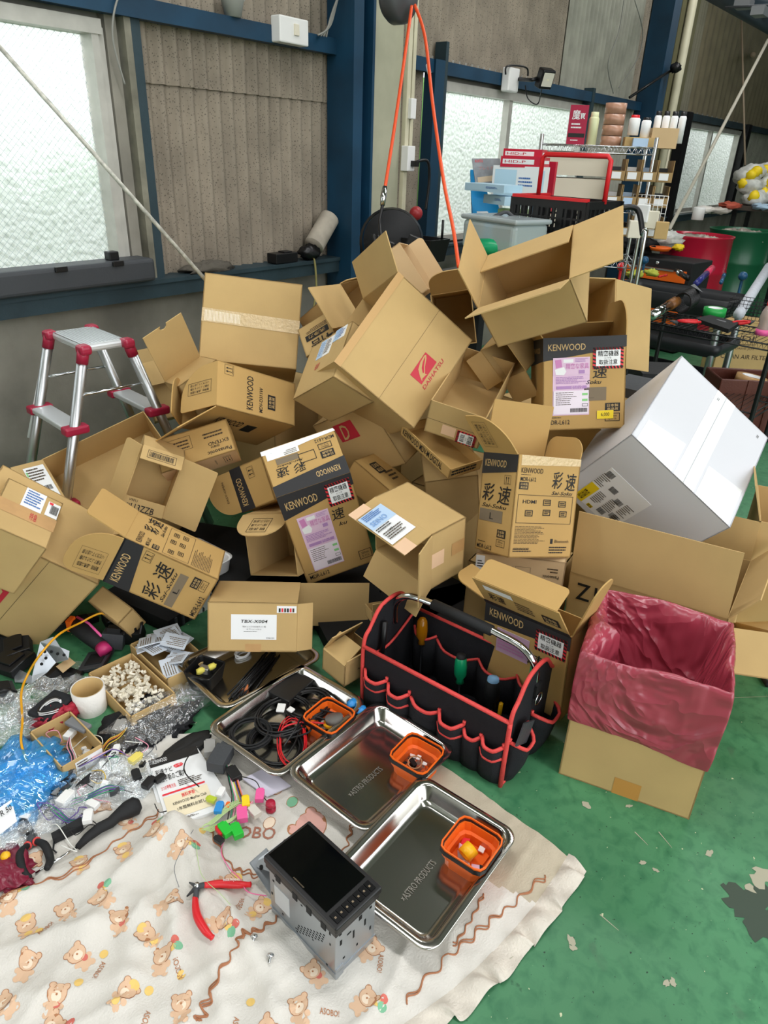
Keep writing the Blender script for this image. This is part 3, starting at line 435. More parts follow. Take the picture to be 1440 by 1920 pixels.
# ------------------------------------------------------------------ step ladder
alu_d=mat('aluminium_bright','D9DCDE',.45,.55)
def ladder():
    r=thing('step_ladder','aluminium step ladder with dark red corner caps by the concrete wall','step ladder',(1.25,2.35,0))
    z=.79; K=[at(100,624,z),at(165,652,z),at(232,634,z),at(160,608,z)]
    # platform corners: near left, near right, far right, far left
    ux=(K[1]-K[0]).normalized(); uy=Vector((-ux.y,ux.x,0)); uy=uy if uy.dot(K[2]-K[1])>0 else -uy; ce=(K[0]+K[1]+K[2]+K[3])/4; W=.265; Dp=.155
    cr_=mat('cap_crimson','A3213F',.35)
    def pt(a,b,zz): return ce+ux*a+uy*b+Vector((0,0,zz-z))
    def step(nm,a0,a1,b0,b1,zz):
        m_=MB(); m_.hexa([pt(a0,b0,zz-.025),pt(a1,b0,zz-.025),pt(a1,b1,zz-.025),pt(a0,b1,zz-.025),pt(a0,b0,zz),pt(a1,b0,zz),pt(a1,b1,zz),pt(a0,b1,zz)],alu_d); p=m_.build(nm,r,bevel=.008)
        g_=MB(); k=int(abs(b1-b0)/.011)
        for i in range(k): bb=b0+(b1-b0)*(i+.5)/k; g_.hexa([pt(a0+.02,bb-.002,zz-.001),pt(a1-.02,bb-.002,zz-.001),pt(a1-.02,bb+.002,zz-.001),pt(a0+.02,bb+.002,zz-.001),pt(a0+.02,bb-.002,zz+.0015),pt(a1-.02,bb-.002,zz+.0015),pt(a1-.02,bb+.002,zz+.0015),pt(a0+.02,bb+.002,zz+.0015)],alu)
        g_.build('tread_ribs',p)
        for a in (a0,a1):
            for b_ in (b0,b1):
                c_=MB(); q=pt(a,b_,zz-.012); c_.box(q,.05,.042,.034,cr_,rotz(math.atan2(ux.y,ux.x))); c_.build('corner_cap',p,bevel=.012,seg=3)
    step('platform',-W/2,W/2,-Dp/2,Dp/2,z)
    for nm,sgn in (('front',-1),('rear',1)):
        ends=[]
        for a in (-W/2,W/2):
            top=pt(a*1.0,sgn*Dp/2,z-.01); bot=pt(a*1.28,sgn*(Dp/2+.24),0.0)
            m_=MB(); d=(bot-top); m_.tube([top,bot],.018,alu,8); m_.tube([top+ux*.0+Vector((0,0,.002)),top+d*.06],.02,cr_,8); m_.build('leg',r); ends.append((top,bot))
        for zz in (.53,.27):
            t=1-(zz/(z-.01)); A=ends[0][0].lerp(ends[0][1],t); B=ends[1][0].lerp(ends[1][1],t); m_=MB(); h=uy*.036
            m_.hexa([A-h-Vector((0,0,.02)),B-h-Vector((0,0,.02)),B+h-Vector((0,0,.02)),A+h-Vector((0,0,.02)),A-h,B-h,B+h,A+h],alu_d); p=m_.build('step',r,bevel=.005)
            for q in (A,B): c_=MB(); c_.box(q-Vector((0,0,.012)),.045,.085,.03,cr_,rotz(math.atan2(ux.y,ux.x))); c_.build('corner_cap',p,bevel=.008,seg=3)
    for a in (-W/2,W/2):
        t=.2; A=pt(a*1.05,-(Dp/2+.05),.63); B=pt(a*1.05,Dp/2+.05,.63); MB().tube([A,B],.005,chrome,6).build('hinge_brace',r)
    q=MB(); A=pt(-W/2*1.02,-Dp/2-.012,z-.05); B=pt(-W/2*1.2,-Dp/2-.165,.3); n_=(A-B).cross(uy).normalized(); q.tube([A.lerp(B,.05)-ux*.014,A.lerp(B,.75)-ux*.014],.009,paper,4); q.build('warning_label',r)
ladder()

# ------------------------------------------------------------------ the cartons of the heap
CT=.0035
class Carton:
    def __init__(c,key,label,m=card,opent='T',shapes={},group='cartons of the heap',faces=('x0','x1','y0','y1','z0','z1'),kind='cardboard_box',cat='cardboard box',skip=(),data=None):
        D=data or FIT[key]; c.o=Vector(D['o']); A=D['A']; c.ax=[Vector((A[0][i],A[1][i],A[2][i])) for i in range(3)]; c.dm=D['dm']; c.fl={k:v for k,v in D['fl'].items() if k not in skip}
        zs=[c.c(f'{i:03b}') for i in range(8)]; ce=sum(zs,Vector())/8; lo=min(v.z for v in zs)
        c.root=thing(kind,label,cat,(ce.x,ce.y,max(lo,0)),group); c.m=m; c.body=MB(); c.flm={k:MB() for k in c.fl}; c.shapes=shapes
        a,b,h=c.dm; t=CT
        S={'x0':((0,0,0),(t,b,h)),'x1':((a-t,0,0),(a,b,h)),'y0':((0,0,0),(a,t,h)),'y1':((0,b-t,0),(a,b,h)),'z0':((0,0,0),(a,b,t)),'z1':((0,0,h-t),(a,b,h))}
        for f in faces:
            if f=='z1' and 'T' in opent: continue
            if f=='z0' and 'B' in opent: continue
            c.slab(c.body,*S[f])
        for k in c.fl: c.flap(k)
    def L(c,x,y,z): return c.o+c.ax[0]*x+c.ax[1]*y+c.ax[2]*z
    def c(c,key): return c.L(*[float(q)*d for q,d in zip(key,c.dm)])
    def slab(c,mb,p,q):
        x0,y0,z0=p;x1,y1,z1=q
        mb.hexa([c.L(*v) for v in [(x0,y0,z0),(x1,y0,z0),(x1,y1,z0),(x0,y1,z0),(x0,y0,z1),(x1,y0,z1),(x1,y1,z1),(x0,y1,z1)]],c.m)
    def fvec(c,k,th=None):
        zt=1 if k[0]=='T' else 0; zd=c.ax[2]*(1 if zt else -1); ai='xy'.index(k[1]); sd=int(k[2]); inw=c.ax[ai]*(1 if sd==0 else -1)
        th=math.radians(c.fl[k][0] if th is None else th); d=inw*math.cos(th)+zd*math.sin(th)
        def hp(e):
            b=[0,0,zt]; b[ai]=sd; b[1-ai]=e; return c.c(b)
        return hp(0),hp(1),d
    def flap(c,k):
        h0,h1,d=c.fvec(k); ln=c.fl[k][1]; u=h1-h0; W=u.length; u=u/W; n=u.cross(d)*CT
        sh=c.shapes.get(k,(.02,.02)); mb=c.flm[k]; g=.003
        pts=[(g,0)]
        if sh=='notch':
            pts=[(g,0),(g,ln),(W*.45,ln)]+[(W*.5+.016*math.cos(t),ln-.016*math.sin(t)) for t in [PI-i*PI/8 for i in range(9)]]+[(W-g,ln),(W-g,0)]
        elif sh=='torn':
            pts=[(g,0),(g+.01,ln*.55),(W*.25,ln*.8),(W*.3,ln*.72),(W*.45,ln),(W*.6,ln*.93),(W*.75,ln*.97),(W-g,ln*.8),(W-g,0)]
        else:
            r0,r1=sh[:2]; R0=min(r0*min(W,ln*1.0) if r0>.05 else r0*W,ln); R1=min(r1*min(W,ln*1.0) if r1>.05 else r1*W,ln)
            pts=[(g,0)]+[(g+R0-R0*math.cos(i*PI/16),ln-R0+R0*math.sin(i*PI/16)) for i in range(9)]+[(W-g-R1+R1*math.sin(i*PI/16),ln-R1+R1*math.cos(i*PI/16)) for i in range(9)]+[(W-g,0)]
        mb.prism([h0+u*a+d*b-n*.5 for a,b in pts],n,c.m)
    def chain(c,k,bend,ln,inset=.01,r=.012,m=None):
        """a second panel folded on the outer edge of flap k"""
        h0,h1,d=c.fvec(k); l0=c.fl[k][1]; d2=c.fvec(k,c.fl[k][0]-bend)[2]; u=(h1-h0); W=u.length; u=u/W; n=u.cross(d2)*CT; a=h0+d*l0
        pts=[(inset,0)]+[(inset+r-r*math.cos(i*PI/8),ln-r+r*math.sin(i*PI/8)) for i in range(5)]+[(W-inset-r+r*math.sin(i*PI/8),ln-r+r*math.cos(i*PI/8)) for i in range(5)]+[(W-inset,0)]
        c.flm[k].prism([a+u*x+d2*y-n*.5 for x,y in pts],n,m or c.m)
        return Frame(a,a+u*W,a+d2*ln)
    def P(c,key):
        if ':' in key:
            k,e=key.split(':'); h0,h1,d=c.fvec(k); return (h1 if e=='1' else h0)+d*c.fl[k][1]
        return c.c(key)
    def F(c,tl,tr,bl,lift=.0009):
        side=None; f=Frame(c.P(tl),c.P(tr),c.P(bl),lift)
        if ':' in tl+tr+bl: f.l+=CT*.5
        else:
            ce=c.c((.5,.5,.5)); mid=f.o+(f.u+f.v)*.5
            if f.n.dot(mid-ce)<0: f.n=-f.n
        return f
    def done(c):
        c.body.build('carton_body',c.root)
        for k,mb in c.flm.items(): mb.build('flap',c.root)
        return c
def logo_ken(mb,F,x0,y0,x1,y1,m=None): T(mb,F,'KENWOOD',x0,y0,x1,y1,m or gold,.008)
def badge(mb,F,x0,y0,x1,y1,b=True):
    if b: Rr(mb,F,x0,y0,x1,y1,ink,2); T(mb,F,'日本製',x0+(x1-x0)*.12,y0+(y1-y0)*.12,x1-(x1-x0)*.12,y0+(y1-y0)*.48,gold,.01,k=4); T(mb,F,'高品質',x0+(x1-x0)*.12,y0+(y1-y0)*.56,x1-(x1-x0)*.12,y0+(y1-y0)*.88,gold,.01,k=4)
    else: Ou(mb,F,x0,y0,x1,y1,ink,.008,2); T(mb,F,'200mm',x0+(x1-x0)*.2,y0+(y1-y0)*.18,x1-(x1-x0)*.2,y0+(y1-y0)*.45,ink,k=4); T(mb,F,'モデル',x0+(x1-x0)*.2,y0+(y1-y0)*.55,x1-(x1-x0)*.2,y0+(y1-y0)*.82,ink,k=4)
def arrows(mb,F,x0,y0,x1,y1):
    Ou(mb,F,x0,y0,x1,y1,ink,.006,2); w_=x1-x0; h=y1-y0
    for cx in (x0+w_*.33,x0+w_*.67):
        Rr(mb,F,cx-w_*.03,y0+h*.3,cx+w_*.03,y0+h*.78,ink,3); Pl(mb,F,[(cx-w_*.1,y0+h*.35),(cx,y0+h*.12),(cx+w_*.1,y0+h*.35)],ink,3)
    Rr(mb,F,x0+w_*.15,y0+h*.84,x1-w_*.15,y0+h*.88,ink,3)
def sai(mb,F,x0,y0,x1,y1):
    """brush style title with romanised line"""
    w_=x1-x0;h=y1-y0
    T(mb,F,'彩',x0,y0,x0+w_*.42,y0+h*.74,ink,.012,.12); T(mb,F,'速',x0+w_*.55,y0+h*.04,x1,y0+h*.8,ink,.012,.12); T(mb,F,'Sai-Soku',x0+w_*.02,y0+h*.84,x0+w_*.9,y1,ink,.015,.35)
def mdr_front(mb,F,n=True):
    Rr(mb,F,.05,.57,.72,.69,greyink,1); T(mb,F,'L',.36,.6,.46,.665,ink)
def boxtext(mb,F,x0,y0,x1,y1):
    Ou(mb,F,x0,y0,x1,y1,ink,.008,2)
    for i,t in enumerate(('底面に商品、説明書','積むようにして箱を','取り出してください')): T(mb,F,t,x0+(x1-x0)*.1,y0+(y1-y0)*(.12+.28*i),x1-(x1-x0)*.1,y0+(y1-y0)*(.32+.28*i),ink,.01,k=3)

c=Carton('tape','tan carton with clear tape across its big face, topmost on the left of the heap',opent='')
F=c.F('000','100','010'); 
tm=MB(); G=c.F('000','100','010',.0015); tm.prism([G.p(0,.40,0),G.p(1,.43,0),G.p(1,.585,0),G.p(0,.555,0)],G.n*.0006,clear_tape)
for i in range(26):
    x=.03+i*.014; tm.poly([G.p(x,.42+.0008*i,1.6),G.p(x+.006,.42+.0008*i,1.6),G.p(x+.008,.545,1.6),G.p(x+.002,.545,1.6)],mat('tape_wrinkle','FFF6E2',.1))
tm.build('packing_tape',c.root)['label']='wrinkled clear packing tape'; c.done()
Carton('notch','small tan carton with a notched flap raised, left of the taped carton',shapes={'Ty0':'notch'}).done()
c=Carton('ladderbox','narrow carton with a pale top flap standing behind the step ladder leg',shapes={'Ty1':(.05,.05)}).done()
c=Carton('mdv','printed tan carton lying open on its side under the taped carton',m=card2,shapes={'Tx0':(.75,.05),'Tx1':(.6,.05)})
F=c.F('011','001','010'); logo_ken(c.body,F,.1,.36,.85,.44,ink); T(c.body,F,'MDV-D311W',.1,.52,.66,.565,ink,.01); badge(c.body,F,.22,.63,.55,.73); arrows(c.body,F,.74,.08,.96,.19)
F=c.F('011','010','111'); T(c.body,F,'KENWOOD',.18,.3,.5,.5,ink,.01); Rr(c.body,F,.55,.35,.68,.6,ink); 
F=c.F('Tx0:1','011','Tx0:0'); mb=c.flm['Tx0']; boxtext(mb,F,.2,.35,.85,.62); c.done()
c=Carton('daihatsu','large tan carton with a red slanted D emblem, tilted at the heap\'s centre',shapes={'Ty0':(.0,.0)})
F=c.F('011','001','010'); b=c.body; Rr(b,F,.354,.668,.607,.817,ink_r)
D=[(.38,.80),(.40,.76),(.44,.705),(.50,.682),(.575,.676),(.592,.688),(.57,.71),(.50,.745),(.45,.785),(.46,.81)]
Pl(b,F,D,card,2); Pl(b,F,[(.44,.765),(.47,.725),(.52,.70),(.572,.688),(.555,.703),(.50,.733),(.455,.77)],ink_r,3)
Pl(b,F,[(.385,.80),(.40,.79),(.45,.80),(.46,.81),(.42,.79),(.455,.787)][:4],ink_r,3)
T(b,F,'DAIHATSU',.335,.838,.665,.875,ink_r,.02,.15); Rr(b,F,.0,.545,1,.547,ink_s,1)
Pl(b,F,[(.0,0),(1,0),(1,.075),(0,.075)],mat('paper_tape_tan','C79F68',.6),1)
c.done()
c=Carton('labels2','carton with blue and white courier slips lying half under the D emblem carton',opent='')
F=c.F('000','010','001'); mb,G,dn=whitelabel(c.root,F.sub(.3,.05,.62,.4,0),2,.45); Pa(mb,G,.05,.1,.4,.9,8,bluei,3); Pa(mb,G,.5,.1,.95,.9,8,ink_s,4); dn()
mb,G,dn=whitelabel(c.root,F.sub(.64,.0,.9,.22,0),4,.5); Pa(mb,G,.1,.1,.9,.9,5,bluei,3); dn(); T(c.body,F,'返却',.36,.5,.46,.62,ink_r,.02); c.done()
c=Carton('redpanel','carton half buried under the big D emblem carton, a corner of red print showing',opent='')
F=c.F('010','000','110'); Rr(c.body,F,.3,.12,.62,.4,ink_r); T(c.body,F,'D',.36,.15,.5,.38,card,.02,.3,k=3); c.done()
c=Carton('fourx','slim printed carton with large upside-down black characters beside the taped carton',opent='')
F=c.F('110','010','100'); T(c.body,F,'4倍',.02,.06,.75,.36,ink,.03); Rr(c.body,F,.1,.42,.85,.62,ink,1); T(c.body,F,'洗浄力',.2,.46,.75,.58,card,.02,k=3); Pa(c.body,F,.1,.66,.9,.8,3,ink_s,5); c.done()
c=Carton('darkopen','open carton with a dark inside and a wide tan flap, behind the D emblem carton'); F=c.F('Ty0:0','Ty0:1','001'); Pa(c.flm['Ty0'],F,.3,.2,.8,.8,3,ink_s,7); c.done()
Carton('torn','carton with a pale torn panel rising behind the D emblem carton',m=card3,opent='T',shapes={'Tx1':(.3,.3)}).done()
Carton('backopen','tall open carton standing behind the heap below the orange hose',shapes={'Ty0':(.5,.1)}).done()
c=Carton('topopen','large open carton with four spread flaps, highest of the whole heap',shapes={k:(0,0) for k in ('Tx0','Tx1','Ty0','Ty1')})
F=c.F('101','100','111'); Pl(c.body,F,[(.25,.05),(.45,.05),(.4,.3),(.3,.3)],ink_r); c.done()
Carton('behindright','large upright carton with a long open side flap, behind the carton with the price sticker',shapes={'Tx1':(0,0)}).done()
# the right printed carton
c=Carton('kenR','black-banded printed carton with yellow price sticker, upright on the right of the heap',m=card2,opent='T',shapes={'Tx0':(.05,.75),'Tx1':(.75,.05)})
F=c.F('001','101','000'); b=c.body; Pl(b,F,[(0,0),(1,0),(1,.12),(0,.25)],band); logo_ken(b,F,.06,.07,.51,.14); T(b,F,'速',.6,.32,.78,.45,ink,.012,.1); T(b,F,'Soku',.52,.465,.71,.51,ink,.015,.35); Rr(b,F,.5,.545,.77,.69,greyink,1); T(b,F,'L',.54,.64,.62,.66,ink)
badge(b,F,.76,.72,.94,.81); badge(b,F,.76,.83,.94,.92,False); T(b,F,'MDR-L612',.05,.89,.33,.94,ink,.012); Pa(b,F,.1,.86,.28,.875,1,ink,3)
warn(c.root,F.sub(.60,.12,.965,.35,0)); pinklabel(c.root,F.sub(.12,.215,.565,.84,0))
mb,G,dn=whitelabel(c.root,F.sub(.66,.80,.86,.89,.001),3,0,'price_sticker','yellow hand-written price sticker'); Rr(mb,G,0,0,1,1,yellow,2); T(mb,G,'6,000',.25,.25,.75,.75,ink_s,k=4); dn()
F=c.F('011','001','010'); Pl(c.body,F,[(0,0),(1,0),(1,.25),(0,.3)],band); T(c.body,F,'KENWOOD',.2,.1,.8,.16,gold); c.done()
# the stacked printed carton at centre right
c=Carton('kenS','opened black-banded carton showing a grid of icons on its side, standing right of centre',m=card2,shapes={'Ty0':(.05,.8),'Ty1':(.5,.8)})
F=c.F('001','101','000'); b=c.body; Pl(b,F,[(0,0),(1,0),(1,.17),(0,.22)],band); logo_ken(b,F,.08,.07,.7,.14); arrows(b,F,.68,.21,.86,.3); sai(b,F,.08,.31,.9,.55); mdr_front(b,F); badge(b,F,.62,.75,.86,.83); badge(b,F,.62,.85,.86,.92,False); T(b,F,'MDR-L612',.06,.93,.5,.975,ink,.012); Pa(b,F,.08,.9,.4,.915,1,ink,4)
F=c.F('101','111','100'); logo_ken(b,F,.06,.12,.4,.17,ink_s); T(b,F,'MDR-L612',.06,.21,.3,.25,ink,.01); Pa(b,F,.06,.185,.28,.195,1,ink,4); badge(b,F,.05,.26,.19,.33)
sai(b,F,.56,.14,.95,.37); Ou(b,F,.05,.38,.93,.66,ink_s,.006); T(b,F,'HDMI',.13,.43,.34,.465,ink,.03)
for x,y in ((.45,.42),(.7,.43),(.18,.53),(.46,.52),(.73,.53)): Ou(b,F,x,y,x+.12,y+.06,ink,.01); Pa(b,F,x+.02,y+.015,x+.11,y+.05,2,ink,int(x*50),4,.6)
Pa(b,F,.05,.69,.58,.87,13,ink_s,12,2,.35); T(b,F,'Bluetooth',.7,.82,.93,.85,ink_s); Rr(b,F,.63,.81,.67,.86,ink); Pa(b,F,.05,.91,.4,.95,2,ink,4); T(b,F,'KENWOOD',.06,.9,.3,.92,ink_s); Pa(b,F,.62,.89,.93,.97,3,ink,6)
tm=MB(); G=c.F('101','111','100',.0012); tm.prism([G.p(.05,0,0),G.p(1,0,0),G.p(1,.07,0),G.p(.05,.1,0)],G.n*.0005,clear_tape); tm.build('packing_tape',c.root)
F=c.F('Ty0:0','Ty0:1','001'); boxtext(c.flm['Ty0'],Frame(F.p(.12,.9,0),F.p(.12,.05,0),F.p(.7,.9,0)).sub(0,0,1,1,.002),.1,.1,.9,.75)
c.done()
c=Carton('panaS','low pale carton with white address slip, under the carton with the icon grid',opent='',m=card3)
F=c.F('100','000','101'); T(c.body,F,'Panasonic',.06,.38,.24,.5,ink,.02); Pa(c.body,F,.08,.6,.2,.8,2,ink_s,3); Ou(c.body,F,.38,.2,.55,.7,ink_s,.003); Rr(c.body,F,.7,.3,.72,.6); Ou(c.body,F,.78,.35,.84,.65,ink,.004)
mb,G,dn=whitelabel(c.root,Frame(c.P('001'),c.P('101'),c.P('000')).sub(.0,.05,.1,.6,.001)); Pa(mb,G,.2,.3,.9,.8,3,ink,3); dn(); c.done()
c=Carton('kenF','black-banded carton half hidden behind the black tool tote, lid propped open',m=card2,shapes={'Tx0':(.4,.05),'Tx1':(.4,.4),'Ty0':(0,0)})
F=c.F('001','101','000'); b=c.body; Pl(b,F,[(0,0),(1,0),(1,.16),(0,.23)],band); logo_ken(b,F,.06,.05,.47,.14); T(b,F,'速',.55,.36,.75,.5,ink,.015,.1)
warn(c.root,F.sub(.62,.06,.97,.30,0)); 
mb,G,dn=whitelabel(c.root,F.sub(.17,.24,.56,.52,0),3,0,'shipping_label','faded pink shipping label'); Rr(mb,G,0,0,1,1,mat('paper_mauve','C7A2BE',.6),2); Pa(mb,G,.05,.1,.95,.9,6,pink2,7,3); dn()
G=c.chain('Ty0',100,.07); F=c.F('Ty0:0','Ty0:1','001'); Rr(c.flm['Ty0'],F,0,.85,1,1,band); mb=c.flm['Ty0']; Rr(mb,F,.12,.12,.45,.3,paper,2); T(mb,F,'彩速',.12,.4,.32,.68,ink,.02,.1); Pa(mb,F,.45,.35,.7,.7,4,ink_s,8); badge(mb,F,.75,.4,.93,.7); c.done()
FIT['bigR']['fl']['Ty1']=[96,.13]
c=Carton('bigR','long open carton holding the white box, behind the red lined waste box',shapes={'Ty0':(0,0),'Tx1':(0,0)})
F=c.F('001','101','000'); T(c.body,F,'Z1',.06,.1,.2,.3,ink,.03); c.done()
# white carton
c=Carton('white','big white carton tilted inside the long tan carton at the right',m=card_w,opent='')
F=c.F('001','101','000'); mb,G,dn=whitelabel(c.root,F.sub(.12,.06,.54,.6,0),2,0,'shipping_label','white airway labels with a yellow block')
Rr(mb,G,.0,.0,.2,.5,yellow,2); T(mb,G,'DELIVER',.04,.06,.16,.3,ink,.03,k=4); Rr(mb,G,.3,.03,.42,.1,yellow,2); T(mb,G,'返送',.31,.03,.41,.1,ink,.02,k=5)
for i,(x,y) in enumerate(((.02,.82),(.3,.62),(.55,.5),(.72,.2),(.5,.1))): Bc(mb,G,x,y,x+.16,y+.12,ink,i+3,4)
for i,(x,y) in enumerate(((.0,.55),(.24,.2),(.5,.25),(.75,.38),(.78,.05))): Pa(mb,G,x,y,x+.2,y+.3,7,ink_s,i+20,4,.4)
dn()
tm=MB(); G=c.F('000','100','010',.0012); film=mat('film_tape','F4F6F8',.06,bump=.6,bscale=50); tm.prism([G.p(.42,0,0),G.p(.62,0,0),G.p(.62,1,0),G.p(.42,1,0)],G.n*.0005,film); tm.prism([G.p(.05,0,0),G.p(.4,0,0),G.p(.4,.3,0),G.p(.05,.22,0)],G.n*.0004,film); tm.prism([G.p(.64,0,0),G.p(.97,0,0),G.p(.97,.35,0),G.p(.64,.3,0)],G.n*.0004,film); tm.build('packing_tape',c.root)
Rr(c.body,c.F('000','100','010'),.515,0,.52,1,mat('seam_grey','B9BCC0',.6),3)
for x,y in ((.45,.9),(.9,.9)):
    for q in (0,.012): Rr(c.body,c.F('000','100','010'),x+q,y,x+q+.004,y+.03,ink,3)
c.done()
# centre printed carton with pink slip
c=Carton('mdrP','black-banded carton with pink slip and lid turned up, centre of the heap',m=card2,opent='T',shapes={'Ty0':(.05,.12)})
F=c.F('001','101','000'); b=c.body; Pl(b,F,[(0,0),(1,0),(1,.12),(0,.25)],band); logo_ken(b,F,.07,.08,.5,.16); T(b,F,'速',.6,.3,.78,.42,ink,.012,.1); T(b,F,'ku',.66,.45,.78,.49,ink,.015,.35); T(b,F,'MDR-L612',.06,.91,.34,.955,ink,.012); Pa(b,F,.05,.885,.25,.9,1,ink,3); badge(b,F,.8,.83,.98,.93,False)
warn(c.root,F.sub(.62,.04,.96,.27,0)); pinklabel(c.root,F.sub(.15,.27,.58,.88,0))
F=c.F('101','001','Ty0:1'); mb=c.flm['Ty0']; Pl(mb,F,[(0,0),(1,0),(1,.22),(0,.38)],band); logo_ken(mb,F,.1,.12,.42,.24); sai(mb,F,.5,.34,.9,.6); Rr(mb,F,.55,.62,.85,.74,greyink,2); badge(mb,F,.1,.45,.28,.6); badge(mb,F,.1,.64,.28,.76,False); Ou(mb,F,.34,.5,.56,.7,ink,.008); T(mb,F,'MDR-L612',.04,.8,.3,.87,ink,.012)
Rr(mb,F,.52,.76,.95,.9,paper,2); Pa(mb,F,.55,.78,.75,.88,3,greyink,5,4); tm=MB(); tm.prism([F.p(.35,.9,1),F.p(.6,.86,1),F.p(1,.9,1),F.p(1,.99,1),F.p(.02,.99,1),F.p(0,.93,1)],F.n*.0006,film); tm.build('packing_tape',c.root)['label']='torn shiny clear tape'; c.done()
c=Carton('kenV','printed carton with sideways black band and rounded flap, left of the pink slip carton',m=card2,opent='T',shapes={'Tx0':(.35,.8)})
F=c.F('011','001','010'); b=c.body; Pl(b,F,[(0,0),(1,0),(1,.34),(0,.42)],band); logo_ken(b,F,.12,.1,.75,.26); arrows(b,F,.65,.5,.9,.68)
F=c.F('Tx0:1','Tx0:0','011'); T(c.flm['Tx0'],F,'EASY-OPEN',.3,.6,.8,.68,ink_s); c.done()
# courier slip carton
c=Carton('seino','open carton with a blue and white courier slip on its flap, centre front',shapes={k:(0,0) for k in ('Ty0','Ty1','Tx1')})
F=c.F('001','101','Ty0:0'); R_=c.root; mb,G,dn=whitelabel(R_,F.sub(.17,.1,.78,.97,.002),3,.46,label='blue and white courier slip'); T(mb,G,'SEINO',.3,.1,.42,.9,bluei,.02,k=4) if 0 else None
H=Frame(G.p(0,1,0),G.p(0,0,0),G.p(1,1,0)).sub(0,0,1,1,.0016); T(mb,H,'SEINO',.12,.27,.75,.40,mat('ink_lightblue','7FA6D8',.5),.02,k=4); Pa(mb,H,.1,.04,.8,.22,4,bluei,3,4); Pa(mb,H,.05,.5,.7,.62,2,ink,5,4); Pa(mb,H,.1,.68,.9,.92,4,ink_s,6,4); T(mb,H,'ご依頼',.3,.66,.5,.72,ink,.02,k=5); dn()
pp=mat('paper_peach','E9C3A0',.5); Rr(c.flm['Ty0'],F,.8,.55,1,1,pp,2); Rr(c.flm['Ty0'],F,0,.4,.14,1,pp,2)
F=c.F('101','100','111'); Rr(c.body,F,.0,.36,.37,.62,pp,1); Rr(c.body,F,.6,.36,.98,.58,ctape,1); c.done()
c=Carton('tbx','carton with a white product label sitting at the front foot of the heap',opent='T',shapes={'Tx0':(0,0),'Tx1':(0,0)})
F=c.F('000','001','010'); mb,G,dn=whitelabel(c.root,F.sub(.26,.24,.77,.75,0),2,0,'product_label','white product label'); T(mb,G,'TBX-X004',.22,.2,.8,.33,ink,.03,.2,k=3); T(mb,G,'TBX レンジャX100ネット用',.25,.44,.76,.51,ink,k=3); T(mb,G,'オプションパネル',.34,.55,.67,.61,ink,k=3); Pa(mb,G,.28,.66,.7,.7,1,ink,3,3); T(mb,G,'KNA-321',.78,.9,.95,.95,ink,k=3); dn()
mb,G,dn=whitelabel(c.root,F.sub(.77,.06,.99,.2,0)); 
for i in range(6): Rr(mb,G,.1+i*.14,.3,.19+i*.14,.85,(ink,redst,ink_s)[i%3],3)
dn(); Rr(c.body,F,.42,.84,.6,1,ctape,1); c.done()
c=Carton('barcode','little open carton with a barcode flap, on the floor beside the tool tote',shapes={'Tx0':(0,0)}); F=c.F('Tx0:0','Tx0:1','001'); G=F; Ou(c.flm['Tx0'],F,.2,.2,.85,.7,ink,.01); Bc(c.flm['Tx0'],F,.24,.28,.81,.62,ink,5); F=c.F('101','111','100'); T(c.body,F,'Panasonic',.4,.4,.7,.5,ink,.01); c.done()
c=Carton('zzb','open shallow carton reading 113ZZB, wide flaps spread, left of the heap',m=card3 if 0 else card,shapes={'Tx0':(.05,.05),'Tx1':(.02,.02)})
F=c.F('001','101','Ty0:0'); Ou(c.flm['Ty0'],F,.16,.25,.82,.8,ink,.008); Bc(c.flm['Ty0'],F,.2,.35,.78,.7,ink,8); F=c.F('Ty1:0','Ty1:1','011'); T(c.flm['Ty1'],F,'V9FU',.12,.12,.32,.32,ink_s); T(c.flm['Ty1'],F,'03',.1,.5,.18,.72,ink); T(c.flm['Ty1'],F,'113ZZB',.2,.45,.75,.95,ink,.01); c.done()
c=Carton('flat','largest flat carton leaning at the far left below the step ladder',opent='B',shapes={'Bx0':(0,0)})
F=c.F('Bx0:0','000','Bx0:1'); mb,G,dn=whitelabel(c.root,F.sub(.3,.08,.95,.75,.001),3); Pa(mb,G,.1,.05,.9,.35,5,ink_s,3,3); Bc(mb,G,.15,.45,.85,.55,ink,6,3); Rr(mb,G,.5,.6,.8,.8,greeni,3); Rr(mb,G,.03,.1,.1,.2,greeni,3); dn(); c.done()
c=Carton('labL','taped small carton with two address slips at the left edge of the picture',opent='')
F=c.F('000','100','010'); Rr(c.body,F,0,.42,1,.66,ctape,1); T(c.body,F,'特急',.55,.47,.68,.62,ink_r,.02)
mb,G,dn=whitelabel(c.root,F.sub(.34,.02,.7,.42,.001),3); Pa(mb,G,.1,.1,.9,.9,6,bluei,3,3); dn()
mb,G,dn=whitelabel(c.root,F.sub(.76,.1,.98,.4,.001),3); Bc(mb,G,.3,.2,.9,.8,ink,3,3); Rr(mb,G,.1,.05,.4,.2,redst,3); dn(); c.done()
c=Carton('daiL','large plain carton with a red emblem cut by the left edge of the picture',opent='')
F=c.F('000','100','010'); Rr(c.body,F,.3,.42,.52,.74,ink_r); T(c.body,F,'D',.4,.48,.48,.66,card,.03,.3,k=3); Rr(c.body,F,.6,0,.603,1,ink_s,1); c.done()
c=Carton('mdrL','black-banded carton lying on its side at left front with big rounded flap',m=card2,shapes={'Tx0':(.8,.3),'Ty0':(.1,.1),'Ty1':(0,0)},skip=('Ty1',))
